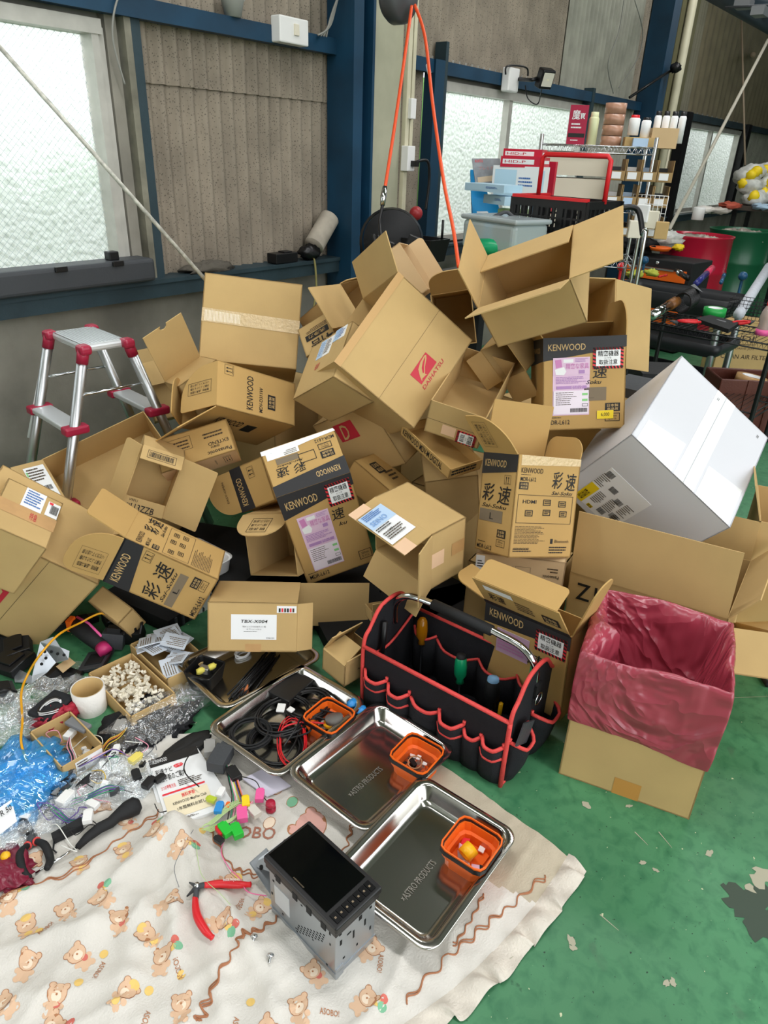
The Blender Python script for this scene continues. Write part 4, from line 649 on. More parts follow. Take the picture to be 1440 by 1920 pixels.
F=c.F('011','001','010'); b=c.body; Rr(b,F,0,0,1,.02,band); Pl(b,F,[(0,0),(1,0),(1,.2),(0,.28)],band); logo_ken(b,F,.1,.05,.72,.14); arrows(b,F,.73,.24,.95,.33); sai(b,F,.06,.38,.86,.62); Rr(b,F,.05,.64,.8,.73,greyink,1); T(b,F,'L',.36,.66,.48,.71,ink); badge(b,F,.62,.78,.86,.86); badge(b,F,.62,.87,.86,.94,False); T(b,F,'MDR-L612',.06,.92,.52,.975,ink,.012)
F=c.F('001','101','000'); logo_ken(b,F,.06,.1,.4,.16,ink_s); T(b,F,'MDR-L612',.06,.2,.3,.24,ink,.01); badge(b,F,.05,.27,.19,.34); sai(b,F,.5,.12,.95,.34); Ou(b,F,.05,.38,.93,.66,ink_s,.006)
for x,y in ((.12,.43),(.45,.42),(.7,.43),(.18,.53),(.46,.52),(.73,.53)): Ou(b,F,x,y,x+.12,y+.06,ink,.01); Pa(b,F,x+.02,y+.015,x+.11,y+.05,2,ink,int(x*50),4,.6)
Pa(b,F,.05,.69,.7,.9,13,ink_s,12,2,.35)
F=c.F('Tx0:1','011','Tx0:0'); F=Frame(c.P('011'),c.P('001'),c.P('Tx0:1')); F.l+=CT*.6; G=Frame(F.p(0,1,0),F.p(1,1,0),F.p(0,0,0)); G.l=F.l; boxtext(c.flm['Tx0'],Frame(F.p(.12,.75,1),F.p(.12,.15,1),F.p(.6,.75,1)),0,0,1,1) ; c.done()
c=Carton('panaL','upside-down printed carton with a pale edge band, behind the 113ZZB carton',opent='',m=card2)
F=c.F('110','010','100'); T(c.body,F,'Panasonic',.04,.08,.36,.19,ink,.02); T(c.body,F,'EXTEND',.05,.35,.32,.45,ink); T(c.body,F,'保護材',.18,.26,.3,.33,ink); Ou(c.body,F,.52,.45,.92,.85,ink_s,.004); Pa(c.body,F,.56,.5,.88,.8,3,ink_s,4); Pa(c.body,F,.1,.6,.4,.8,2,ink_s,5)
F=c.F('111','011','110'); Pl(c.body,F,[(0,0),(1,0),(1,1),(0,1)],mat('card_light_band','D9B488',.7),1); arrows(c.body,F,.1,.25,.2,.8); Rr(c.body,F,.3,.3,.32,.7); c.done()
c=Carton('roundfl','tipped open carton with a rounded printed flap in the shadow left of centre',m=card,shapes={'Ty0':(.7,.7)}); F=c.F('Ty0:0','Ty0:1','001'); boxtext(c.flm['Ty0'],F,.3,.15,.7,.8); c.done()
c=Carton('c36','open empty carton tilted toward the camera with a small caution sticker along its rim',opent='T')
F=c.F('001','101','000'); warn(c.root,Frame(F.p(.93,.62,0),F.p(.93,1.0,0),F.p(.58,.62,0)).sub(0,0,1,1,.001)); Rr(c.body,F,.3,.6,.55,.9,mat('paper_peach','E9C3A0',.5)); Rr(c.body,F,0,.55,1,.56,ink_s,1); c.done()
c=Carton('tray37','shallow long tray carton with printed rim, right of the half buried red print carton',m=card2)
F=c.F('001','101','000'); T(c.body,F,'KENWOOD MDV-M DIGITAL',.05,.15,.85,.75,ink,.01); F=c.F('101','111','100'); Pa(c.body,F,.05,.2,.95,.8,2,ink,5,2,.6); Ou(c.body,F,.02,.2,.1,.8,ink,.006); c.done()
c=Carton('dark38','carton with a small black badge lying in shadow at the centre of the heap',opent='',m=card2); F=c.F('000','100','010'); badge(c.body,F,.3,.2,.6,.5); Pa(c.body,F,.5,.5,.9,.8,3,ink_s,5); c.done()
Carton('c40','plain carton in the shadow between the courier slip carton and the icon grid carton',opent='').done()
Carton('c41','small carton with loose flaps below the highest open carton',shapes={'Ty1':(0,0)}).done()
Carton('c44','small plain carton corner poking out under the black-banded carton lying at the left',opent='').done()
Carton('c45','carton with a broad rounded flap behind the small taped address slip carton',opent='B',shapes={'Bx1':(.8,.3)}).done()
Carton('c42','tiny open carton left of the tool tote handle').done()
Carton('lowR','low open carton on the floor at the right edge behind the red lined waste box').done()
def manual(key,o,ex,ey,dm,label,fl={},**k):
    ex=Vector(ex).normalized(); ey=Vector(ey); ey=(ey-ex*ey.dot(ex)).normalized(); ez=ex.cross(ey)
    return Carton(key,label,data=dict(o=tuple(o),A=[[ex[i],ey[i],ez[i]] for i in range(3)],dm=dm,fl=fl),**k)
manual('edge',at(1440,1010,.42)+Vector((.06,.04,-.40)),(.25,-1,0),(1,.25,0),(.42,.3,.42),'tall plain carton at the right edge behind the white carton',{'Tx0':(110,.12)}).done()
manual('under1',(1.62,1.45,.0),(.9,.3,0),(-.3,.9,0),(.36,.3,.26),'filler carton at the bottom of the heap behind the product label carton',opent='',group='buried cartons').done()  # hidden fillers added so lit floor and wall don't show through the gaps
manual('under2',(1.95,.98,.0),(.95,.1,0),(-.1,.95,0),(.42,.34,.34),'filler carton at the bottom of the heap behind the courier slip carton',opent='',group='buried cartons').done()
manual('under3',(1.2,1.95,.0),(.9,.5,0),(-.5,.9,0),(.34,.32,.24),'filler carton at the bottom of the heap behind the left lying printed carton',opent='',group='buried cartons').done()
manual('under4',(2.1,1.5,.0),(.9,.2,0),(-.2,.9,0),(.44,.38,.55),'filler carton standing deep under the D emblem carton',opent='',group='buried cartons').done()
manual('under5',(1.70,.66,.0),(.9,.1,0),(-.1,.9,0),(.24,.26,.28),'filler carton standing under the icon grid carton',opent='',group='buried cartons').done()
manual('under6',(1.85,1.95,.0),(.9,.1,0),(-.1,.9,0),(.42,.4,.5),'filler carton standing under the taped carton by the wall',opent='',group='buried cartons').done()
manual('under7',(2.35,.8,.0),(.9,-.2,0),(.2,.9,0),(.44,.5,.55),'filler carton standing under the highest open carton',opent='',group='buried cartons').done()

# ------------------------------------------------------------------ printed cotton quilt on the floor
FOLDS=[]
rg=random.Random(12)
def fold(a,b,h,w_): FOLDS.append((at(*a),at(*b),h*1.5,w_))
for a,b,h,w_ in (((330,1560),(330,1800),.022,.022),((300,1570),(140,1800),.014,.03),((310,1570),(220,1900),.012,.026),((345,1580),(470,1800),.014,.024),((350,1560),(420,1900),.016,.02),((20,1700),(250,1640),.010,.022),((0,1800),(180,1740),.012,.024),((60,1880),(260,1840),.010,.022),((250,1700),(420,1760),.008,.02),((420,1700),(520,1900),.013,.018),((200,1540),(20,1640),.014,.02),((500,1800),(600,1900),.01,.02),((90,1650),(300,1600),.009,.018),((580,1480),(640,1560),.008,.015),((120,1760),(330,1720),.007,.016),((360,1850),(560,1760),.008,.017)): fold(a,b,h,w_)
def clothz(x,y):
    z=.010+.004*noise.noise(Vector((x*6,y*6,1)))+.0022*noise.noise(Vector((x*17,y*17,3)))
    r_=noise.noise(Vector((x*4+3,y*11,7))); z+=.007*max(0,1-abs(r_)*7)*(1 if x<.8 else .3); r_=noise.noise(Vector((x*13+y*9,y*7-x*6,2))); z+=.004*max(0,1-abs(r_)*6)*(1 if x<.85 else .4)
    if x<.85:
        p=Vector((x,y,0))
        for A,B,h,w_ in FOLDS:
            d=B-A; t=max(0,min(1,(p-A).dot(d)/d.length_squared)); q=(p-A-d*t).length/w_
            if q<2.6: z+=h*math.exp(-q*q)*(1-.35*t)
    e=min(1,max(0,(y-edge(x))/.05)); return max(.003,z*(.35+.65*e))
def edge(x):  # near edge of the quilt
    return .345+.03*math.sin(x*5)+ (x-.7)*-.10 + max(0,.72-x)*.10
def cmat():
    m=mat('quilt_cotton','DAD6CE',.85,vary=.08,scale=7,bump=.25,bscale=260); return m
qb=MB(); NX,NY=150,110; X0,X1=-.25,1.155; vs=[]
def yfar(x): return 1.02+.28*min(1,max(0,(1.0-x)/.25)) if x>.55 else 1.30
for i in range(NX+1):
    x=X0+(X1-X0)*i/NX
    for j in range(NY+1):
        t=j/NY; y=edge(x)+(yfar(x)-edge(x))*t
        xx=x-.10*max(0,(.62-y))*max(0,(x-.9))/.25 + .0*t
        vs.append((xx,y,clothz(xx,y)))
cells=[(i*(NY+1)+j,(i+1)*(NY+1)+j,(i+1)*(NY+1)+j+1,i*(NY+1)+j+1) for i in range(NX) for j in range(NY)]
isb=lambda f: vs[f[0]][0]>.93+.25*max(0,.45-vs[f[0]][1])
qb.add(vs,[f for f in cells if not isb(f)],cmat(),True); qb.add(vs,[f for f in cells if isb(f)],mat('quilt_beige','C3B8A2',.85,vary=.12,scale=9,bump=.25,bscale=260),True)
# ruffled hem
hem=mat('hem_cotton','DDD5C8',.85,vary=.15,scale=30,bump=.3,bscale=200); rust=mat('piping_rust','A9714F',.7); vs=[]; NH=420
for i in range(NH+1):
    x=.05+(1.13-.05)*i/NH; y0=edge(x)-.10*0; rf=math.sin(x*95+3*noise.noise(Vector((x*9,0,0))))
    for k,(dy,z) in enumerate(((.004,clothz(x,y0+.004)),(-.012,.012+.007*rf),(-.028,.010+.010*rf),(-.045+.008*noise.noise(Vector((x*20,0,5))),.004+.006*max(0,rf)))):
        vs.append((x+.006*k*math.sin(x*60),y0+dy,z))
qb.add(vs,[(i*4+j,i*4+j+1,(i+1)*4+j+1,(i+1)*4+j) for i in range(NH) for j in range(3)],hem,True)
def piping(pts,amp=.012,f=70,r=.0016):
    P=bez([at(*p) for p in pts],26); out=[]
    for i,p in enumerate(P):
        d=(P[min(i+1,len(P)-1)]-P[max(i-1,0)]).normalized(); s_=Vector((-d.y,d.x,0)); q=p+s_*amp*math.sin(i*.55+2*noise.noise(p*9))*(.6+.4*noise.noise(p*20)); out.append((q.x,q.y,clothz(q.x,q.y)+.001))
    qb.tube(out,r,rust,5)
for off in (0,5,9): piping([(370+off,1920),(400,1865+off),(440,1800),(470,1765+off),(525,1725),(560,1700)],.012)
for off in (0,6): piping([(0,1700+off),(60,1675),(150,1640+off),(230,1580),(300,1530+off)],.008)
for off in (0,7): piping([(395,1560+off),(430,1625),(470,1640+off),(520,1660)],.006)
for off in (0,8): piping([(660,1545+off),(650,1590),(625,1640+off)],.008)
for off in (0,6): piping([(1020,1645+off),(960,1700),(900,1745+off),(830,1810),(760,1880+off)],.010)
for off in (0,6): piping([(905,1680+off),(880,1735),(850,1775+off)],.004)
# little bear print: flat colour shapes that follow the cloth
bearc=mat('print_bear_tan','DAB798',.85); bearl=mat('print_bear_light','ECD9C2',.85); by=mat('print_yellow','E6C271',.85); bg_=mat('print_green','7DB894',.85); br=mat('print_red','CF6E62',.85); bo=mat('print_outline','B07A55',.85)
def disc(cx,cy,r,m_,lift=.0008,asp=1,ang=0,k=14):
    pts=[]
    for i in range(k):
        t=2*PI*i/k; a=math.cos(t)*r*asp; b=math.sin(t)*r; x=cx+a*math.cos(ang)-b*math.sin(ang); y=cy+a*math.sin(ang)+b*math.cos(ang); pts.append((x,y,clothz(x,y)+lift))
    qb.add([(cx,cy,clothz(cx,cy)+lift)]+pts,[(0,1+i,1+(i+1)%k) for i in range(k)],m_)
def bear(px,py,s=.017,ang=0,acc=0):
    p=at(px,py,.012); U=Vector((math.cos(ang),math.sin(ang),0)); V=Vector((-math.sin(ang),math.cos(ang),0))
    def q(a,b,r,m_,l,asp=1): c=p+U*(a*s)+V*(b*s); disc(c.x,c.y,r*s,m_,l,asp,ang)
    if acc==1: q(1.9,.6,.55,bg_,.0006); q(1.4,1.3,.5,br,.0005); q(1.1,.4,.5,by,.0004)
    q(0,-1.35,.85,bearc,.0008,.9); q(-.55,-2.0,.38,bearc,.0007); q(.55,-2.0,.38,bearc,.0007); q(-.85,-1.1,.33,bearc,.0007); q(.85,-1.1,.33,bearc,.0007)
    if acc==2: q(0,-1.5,.5,by,.0013)
    q(0,0,1.04,bo,.0010,1.1); q(-.8,.75,.42,bo,.0009); q(.8,.75,.42,bo,.0009); q(0,0,.98,bearc,.0014,1.1); q(-.8,.75,.34,bearc,.0012); q(.8,.75,.34,bearc,.0012); q(0,-.3,.5,bearl,.0018,1.15); q(0,-.15,.12,bo,.0022); q(-.4,.15,.08,bo,.0022); q(.4,.15,.08,bo,.0022)
    if acc==2: q(.1,.95,.5,by,.0016,1.3)
    if acc==3: q(.3,-1.0,.4,br,.0013)
rg=random.Random(5)
for i,(x,y,a) in enumerate(((20,1690,1),(50,1735,2),(122,1705,0),(188,1690,1),(232,1598,2),(290,1575,1),(195,1520,3),(55,1805,0),(145,1795,3),(225,1725,3),(275,1755,2),(325,1700,0),(110,1870,3),(240,1865,2),(305,1795,1),(340,1880,0),(420,1740,1),(490,1700,2),(345,1600,1),(5,1880,0),(150,1620,2),(435,1650,2),(585,1820,3),(690,1870,1),(560,1890,0),(700,1775,0),(65,1620,3),(235,1540,3),(500,1930,0),(100,1920,1))): bear(x,y,.0155,rg.uniform(-1.2,1.2)+(-.9),a)
for x,y in ((75,1750),(195,1790),(280,1860),(340,1830),(470,1880),(150,1850),(380,1560),(670,1780)):
    p=at(x,y,.01); disc(p.x,p.y,.008,by)
def qtext(t,px,py,w_,h,ang,m_=bo):
    vs,fs=text_geo(t,.01,0); p=at(px,py,.01); U=Vector((math.cos(ang),math.sin(ang),0)); V=Vector((math.sin(ang),-math.cos(ang),0)); out=[]
    for a,b in vs: q=p+U*(a*w_)+V*(b*h); out.append((q.x,q.y,clothz(q.x,q.y)+.0012))
    qb.add(out,fs,m_)
for x,y,a in ((70,1760,.3),(200,1805,-2.6),(285,1900,-2.6),(460,1690,-2.6),(335,1840,1.2),(600,1895,-.9),(450,1910,-2.6),(720,1790,-2.6)): qtext('ASOBO!',x,y,.035,.010,a)
qtext('OBO',450,1550,.085,.032,-.95,mat('print_brown','A5705C',.85))
rose=mat('print_rose','D9A79C',.85); p=at(583,1550,.01); disc(p.x,p.y,.036,bo,.0006,1.2,.5,24); disc(p.x,p.y,.034,rose,.0012,1.2,.5,24)
for dx,dy in ((.03,.028),(-.035,.022)): disc(p.x+dx,p.y+dy,.014,bo,.0008); disc(p.x+dx,p.y+dy,.011,rose,.0014)
disc(p.x-.03,p.y-.01,.017,bearl,.0018)
for x,y,c_ in ((548,1505,bg_),(520,1480,bearl),(505,1545,bearl)): p=at(x,y,.01); disc(p.x,p.y,.0135,bo,.0006,1.3,.3); disc(p.x,p.y,.0122,c_,.0011,1.3,.3)
one(qb,'quilt','cream cotton quilt with a little bear print and ruffled hem, spread on the green floor','quilt')
# beige folded blanket under the trays, far right part of the quilt
# ------------------------------------------------------------------ stainless trays
def rrect(cx,cy,hx,hy,r,ang=0,k=6):
    out=[]
    for sx_,sy_,a0 in ((1,1,0),(-1,1,PI/2),(-1,-1,PI),(1,-1,3*PI/2)):
        for i in range(k+1):
            a=a0+PI/2*i/k; x=sx_*(hx-r)+r*math.cos(a); y=sy_*(hy-r)+r*math.sin(a); out.append((cx+x*math.cos(ang)-y*math.sin(ang),cy+x*math.sin(ang)+y*math.cos(ang)))
    return out
def loft(mb,rings,m_,cap0=True,cap1=True,smooth=True):
    n=len(rings[0]); vs=[p for r_ in rings for p in r_]
    fs=[(i*n+j,i*n+(j+1)%n,(i+1)*n+(j+1)%n,(i+1)*n+j) for i in range(len(rings)-1) for j in range(n)]
    mb.add(vs,fs,m_,smooth)
    if cap0: mb.add(rings[0],[tuple(reversed(range(n)))],m_)
    if cap1: mb.add(rings[-1],[tuple(range(n))],m_)
def tray(cx,cy,ang,label,z0=.012,W=.345,Ln=.265,text=True,tilt=0):
    hx,hy=W/2,Ln/2; mb=MB(); D=.042
    prof=[(.0,D-.006,.034),(.001,D-.001,.035),(-.001,D,.034),(-.013,D,.028),(-.017,D-.003,.026),(-.027,.010,.024),(-.034,.003,.02),(-.045,.0018,.015)]
    rings=[]
    for dx,z,r in prof: rings.append([(x,y,z0+z) for x,y in rrect(cx,cy,hx+dx,hy+dx,r,ang)])
    loft(mb,rings,steel,False,True)
    rings=[[(x,y,z0+z) for x,y in rrect(cx,cy,hx+dx,hy+dx,r,ang)] for dx,z,r in ((0,D-.006,.034),(-.014,D-.005,.028),(-.027,.008,.024),(-.045,.0,.015))]
    loft(mb,rings,steel,False,True)
    o=one(mb,'stainless_tray',label,'tray','stainless parts trays')
    if text:
        c_=math.cos(ang);s_=math.sin(ang); em=mat('etched_mark','8A877F',.5,.6)
        def L2(a,b): return Vector((cx+a*c_-b*s_,cy+a*s_+b*c_,z0+.0022))
        tm=MB(); F=Frame(L2(-.095,-.002),L2(.02,-.002),L2(-.095,-.018)); T(tm,F,'×ASTRO PRODUCTS',0,0,1,1,em,.01); tm.build('etched_lettering',o)
    return o
tray(.883,.514,.0,'front stainless tray, nearly empty but for an orange box, edge of the quilt',.026)
tray(1.018,.767,-.05,'middle stainless tray with an orange box, between the tote and the front tray',.022)
tray(.998,1.037,.0,'stainless tray heaped with black cables and an orange box, beside the tool tote',.020,.345,.265,False)
tray(1.085,1.285,-.15,'farthest stainless tray holding cable ties and a black pot, below the product label carton',.020,.345,.265,False)
# ------------------------------------------------------------------ orange folding boxes
def obox(cx,cy,ang,z,label,s=.055,h=.062):
    r=thing('orange_box',label,'parts box',(cx,cy,z),'orange parts boxes'); mb=MB(); t=.0045
    def ring(k,z_,c=.018): return [(x,y,z+z_) for x,y in rrect(cx,cy,k,k,c,ang,2)]
    loft(mb,[ring(s*.80,0),ring(s*.84,h*.45),ring(s*.92,h*.5),ring(s*.94,h-.010),ring(s*.94-t,h-.010),ring(s*.9-t,h*.5),ring(s*.8-t,h*.44),ring(s*.78-t,t)],orange,True,True,False); mb.build('tub',r)
    mb=MB(); loft(mb,[ring(s*.95,h-.016),ring(s*1.0,h-.016),ring(s*1.0,h-.004),ring(s*.90,h-.004),ring(s*.9,h-.016)],black,False,False,False); mb.build('rim_band',r)
    mb=MB(); loft(mb,[ring(s*.98,h-.004),ring(s*.98,h),ring(s*.93,h),ring(s*.93,h-.004)],orange,False,False,False); mb.build('rim_edge',r)
    return r
obox(.955,.445,.02,.026,'orange box with a yellow tape roll inside, in the front tray')
obox(1.093,.688,.03,.018,'orange box with a rubber ring inside, in the middle tray')
obox(1.055,.945,.03,.014,'orange box with a grey roller wheel inside, in the cable tray')
def rubble(cx,cy,z,label,seed,cols,s=.035,n=9):
    g=random.Random(seed); mb=MB()
    for i in range(n): mb.box((cx+g.uniform(-s,s),cy+g.uniform(-s,s),z+g.uniform(.003,.012)),g.uniform(.008,.025),g.uniform(.006,.02),.003,cols[i%len(cols)],Euler((g.uniform(-.5,.5),g.uniform(-.5,.5),g.uniform(0,3))).to_matrix())
    return one(mb,'small_parts',label,'small parts',kind=None) if False else tag(mb.build('small_parts'),label,'small parts',kind='stuff')
r=thing('tape_roll','yellow tape roll lying in the front orange box','tape roll',(.955,.455,.03)); MB().lathe((.938,.452,.055),[(.012,0),(.0175,0),(.0175,.026),(.012,.026),(.012,0)],mat('tape_yellow','F4B81C',.35),24,(.75,-.2,.25)).build('yellow_tape',r)
rubble(.955,.44,.03,'clear packets and screws in the bottom of the front orange box',3,[paper,pink,redst,black,zinc])
one(MB().tube([(1.09+.02*math.cos(t),.69+.016*math.sin(t),.047+.003*math.sin(t)) for t in [2*PI*i/24 for i in range(24)]],.0016,mat('rubber_ring','B98C66',.5),6,closed=True),'rubber_ring','tan rubber ring lying in the middle orange box','ring')
rubble(1.093,.69,.022,'grey foam piece and bits in the middle orange box',5,[blackm,paper,greyd,orange_d],.03,10)
r=thing('roller_wheel','grey and yellow roller wheel in the orange box among the cables','roller',(1.06,.94,.03)); MB().lathe((1.065,.935,.05),[(.0001,0),(.024,0),(.024,.014),(.0001,.014)],mat('foam_grey','6E6B66',.8),26,(.1,.3,.9)).build('grey_disc',r); MB().lathe((1.06,.94,.038),[(.0001,0),(.022,0),(.022,.01),(.0001,.01)],mat('tape_yellow','F4B81C',.35),26,(.1,.3,.9)).build('yellow_hub',r)
rubble(1.05,.95,.02,'white clips and black scraps in the orange box among the cables',7,[paper,blackm,white,blackm],.03,12)
# ------------------------------------------------------------------ car navigation unit standing on its back
def navi():
    A=at(628,1837,.012); X=Vector((.075,1,0)).normalized(); X=Vector((.10,.995,0)).normalized(); Y=Vector((.995,-.10,0)).normalized()
    r=thing('car_navigation_unit','grey metal double height car navigation unit with black screen facing up, on the quilt','car navigation unit',(A.x+.05,A.y+.1,.012)); H=.158
    Lx,Ly=.19,.104
    def p(a,b,z): return A+X*a+Y*b+Vector((0,0,z))
    def bx(mb,a0,a1,b0,b1,z0,z1,m_): mb.hexa([p(a0,b0,z0),p(a1,b0,z0),p(a1,b1,z0),p(a0,b1,z0),p(a0,b0,z1),p(a1,b0,z1),p(a1,b1,z1),p(a0,b1,z1)],m_); return mb
    mb=MB(); bx(mb,0,Lx,0,Ly,0,H-.01,zinc); mb.build('chassis',r,bevel=.0012)
    hl=MB()
    def hole_(a,z,w_,h,side): 
        if side=='x': bx(hl,a,a+w_,-.0004,.0004,z,z+h,hole)
        else: bx(hl,-.0004,.0004,a,a+w_,z,z+h,hole)
    for i in range(9):
        for j in range(4): hole_(.028+i*.009+j*.002,.10-i*.0065-j*.008,.0045,.0028,'x')
    for a,z,w_,h in ((.17,.125,.004,.008),(.175,.105,.005,.005),(.165,.09,.006,.004),(.182,.06,.004,.007),(.02,.02,.004,.004),(.09,.12,.005,.003),(.15,.03,.004,.004),(.06,.05,.003,.003),(.11,.03,.003,.003),(.012,.12,.004,.012),(.012,.09,.003,.006)): hole_(a,z,w_,h,'x')
    for a,z,w_,h in ((.01,.12,.006,.008),(.012,.09,.005,.014),(.03,.10,.010,.004),(.045,.075,.004,.022),(.06,.11,.008,.012),(.075,.08,.004,.018),(.088,.115,.006,.006),(.09,.05,.004,.01),(.02,.04,.005,.005),(.055,.04,.004,.006),(.008,.015,.012,.006)): hole_(a,z,w_,h,'y')
    hl.build('vent_holes',r)
    mb=MB(); bx(mb,.13,.175,-.0008,0,.045,.10,mat('label_grey','C9CBCD',.5)); mb.build('rating_label',r)
    mb=MB(); bx(mb,-.002,Lx+.002,-.002,Ly+.002,.018,.020,zinc); bx(mb,-.002,.0,.0,.02,0,.03,zinc); mb.build('bracket_lip',r)
    mb=MB(); bx(mb,-.006,Lx+.006,-.004,Ly+.004,H-.022,H-.008,black); 
    for a in (.02,.06,.10,.15): bx(mb,a,a+.014,-.0055,-.003,H-.03,H-.01,blackm)
    mb.build('bezel_frame',r,bevel=.002)
    mb=MB(); bx(mb,-.010,Lx+.008,-.007,Ly+.007,H-.008,H+.010,black); mb.build('front_panel',r,bevel=.004,seg=3)
    mb=MB(); bx(mb,.026,Lx+.002,.002,Ly-.002,H+.0095,H+.0115,blackg); mb.build('screen',r,bevel=.0008)
    mb=MB(); 
    for i in range(7): bx(mb,-.003,.018,.002+i*.0143,.014+i*.0143,H+.0095,H+.0125,mat('button_black','0C0C0E',.25)); bx(mb,.005,.009,.005+i*.0143,.009+i*.0143,H+.0124,H+.0127,greyink)
    mb.build('button_row',r,bevel=.001)
    F=Frame(p(.12,.006,H+.0118),p(.09,.006,H+.0118),p(.12,.0035,H+.0118),.0002); mb=MB(); T(mb,F,'KENWOOD',0,0,1,1,greyink,.01); mb.build('brand_lettering',r)
    # loose mounting bracket behind it
    B=at(478,1640,.015); r2=thing('mounting_bracket','folded zinc mounting bracket tucked behind the car navigation unit','bracket',(B.x,B.y,.012)); mb=MB()
    P=[at(470,1622,.05),at(560,1556,.09),at(585,1560,.09),at(520,1640,.06)]; mb.prism(P,(0,0,.0015),zinc); mb.prism([at(468,1620,.06),at(500,1592,.06),at(545,1650,.012),at(515,1690,.012)],(.001,.002,.0015),zinc); q=mb.build('plate',r2)
    mb=MB(); 
    for px,py in ((535,1580),(528,1592),(548,1572),(505,1610),(518,1604),(490,1628)): c_=at(px,py,.082 if py<1600 else .068); mb.lathe(c_,[(.0001,0),(.004,0),(.004,.006),(.0001,.006)],hole,10)
    mb.build('bracket_holes',r2)
navi()
# ------------------------------------------------------------------ red lined waste box
def waste():
    A=at(1047,1450); B=at(1292,1537); u=(B-A).normalized(); v=Vector((-u.y,u.x,0)); v=v if v.x>0 else -v; W=(B-A).length; Dp=.30; H=.375
    c=manual('waste',A,u,v,(W,Dp,H),'open carton used as waste bin, lined with a red plastic bag',opent='T',group=None)
    c.root.name='waste_carton'; c.root['category']='waste box'; 
    F=Frame(A+Vector((0,0,H)),B+Vector((0,0,H)),A,.0008); Rr(c.body,F,.42,.86,.62,1,mat('paper_tape_brown','C38C45',.6),1); c.done()
    film=crinkle('red_bag_film','A33C4D',.26,1,0,3.2,.5,.05); n=film.node_tree; b=n.nodes['Principled BSDF']; b.inputs['Subsurface Weight'].default_value=.0; b.inputs['Specular IOR Level'].default_value=.9; b.inputs['Coat Weight'].default_value=.35; b.inputs['Coat Roughness'].default_value=.18
    mb=MB(); N=240; rows=[]
    prof=[(-.006,.175),(-.010,.20),(-.009,.24),(-.012,.28),(-.012,.32),(-.010,.355),(-.008,.385),(.0,.395),(.010,.388),(.018,.36),(.028,.31),(.045,.24),(.06,.17),(.075,.10),(.10,.05),(.14,.03)]
    per=2*(W+Dp)
    def base(s):
        d=s*per
        if d<W: return A+u*d, -v,(u*(d-W/2)).length
        d-=W
        if d<Dp: return A+u*W+v*d, u,0
        d-=Dp
        if d<W: return A+u*(W-d)+v*Dp, v,0
        d-=W; return A+v*(Dp-d), -u,0
    ce=A+u*W/2+v*Dp/2
    for k,(off,z) in enumerate(prof):
        row=[]
        for i in range(N):
            s=i/N; p,nn,_=base(s); rad=(p-ce); rad.z=0; 
            q=ce+rad*(1-max(off,0)/.16)-rad.normalized()*0 + rad.normalized()*max(-off,0)
            nz=noise.noise(Vector((s*9,z*3,0))); n2=noise.noise(Vector((s*28,z*8,4)))
            inside=k>7
            q+=rad.normalized()*((.026 if inside else .007)*nz+(.008 if inside else .003)*n2+.0035*abs(noise.noise(Vector((s*55,z*26+s*14,9)))))
            zz=z+ (.012*noise.noise(Vector((s*7,1,2))) if k in (6,7,8) else 0)+(.012*math.sin(s*2*PI*2+1) if k==0 else 0)
            if inside:
                # a slack fold sags across the near left corner
                f=math.exp(-((s-.93)/.07)**2)+math.exp(-((s+.07)/.07)**2); q+=(ce-p).normalized()*.06*f*(1-(k-8)/9)
            row.append(Vector((q.x,q.y,zz)))
        rows.append(row)
    loft(mb,rows,film,False,True); o=one(mb,'bin_liner','red plastic bag folded over the rim of the waste carton','plastic bag')
    sb=o.modifiers.new('sub','SUBSURF'); sb.levels=1; sb.render_levels=1
waste()
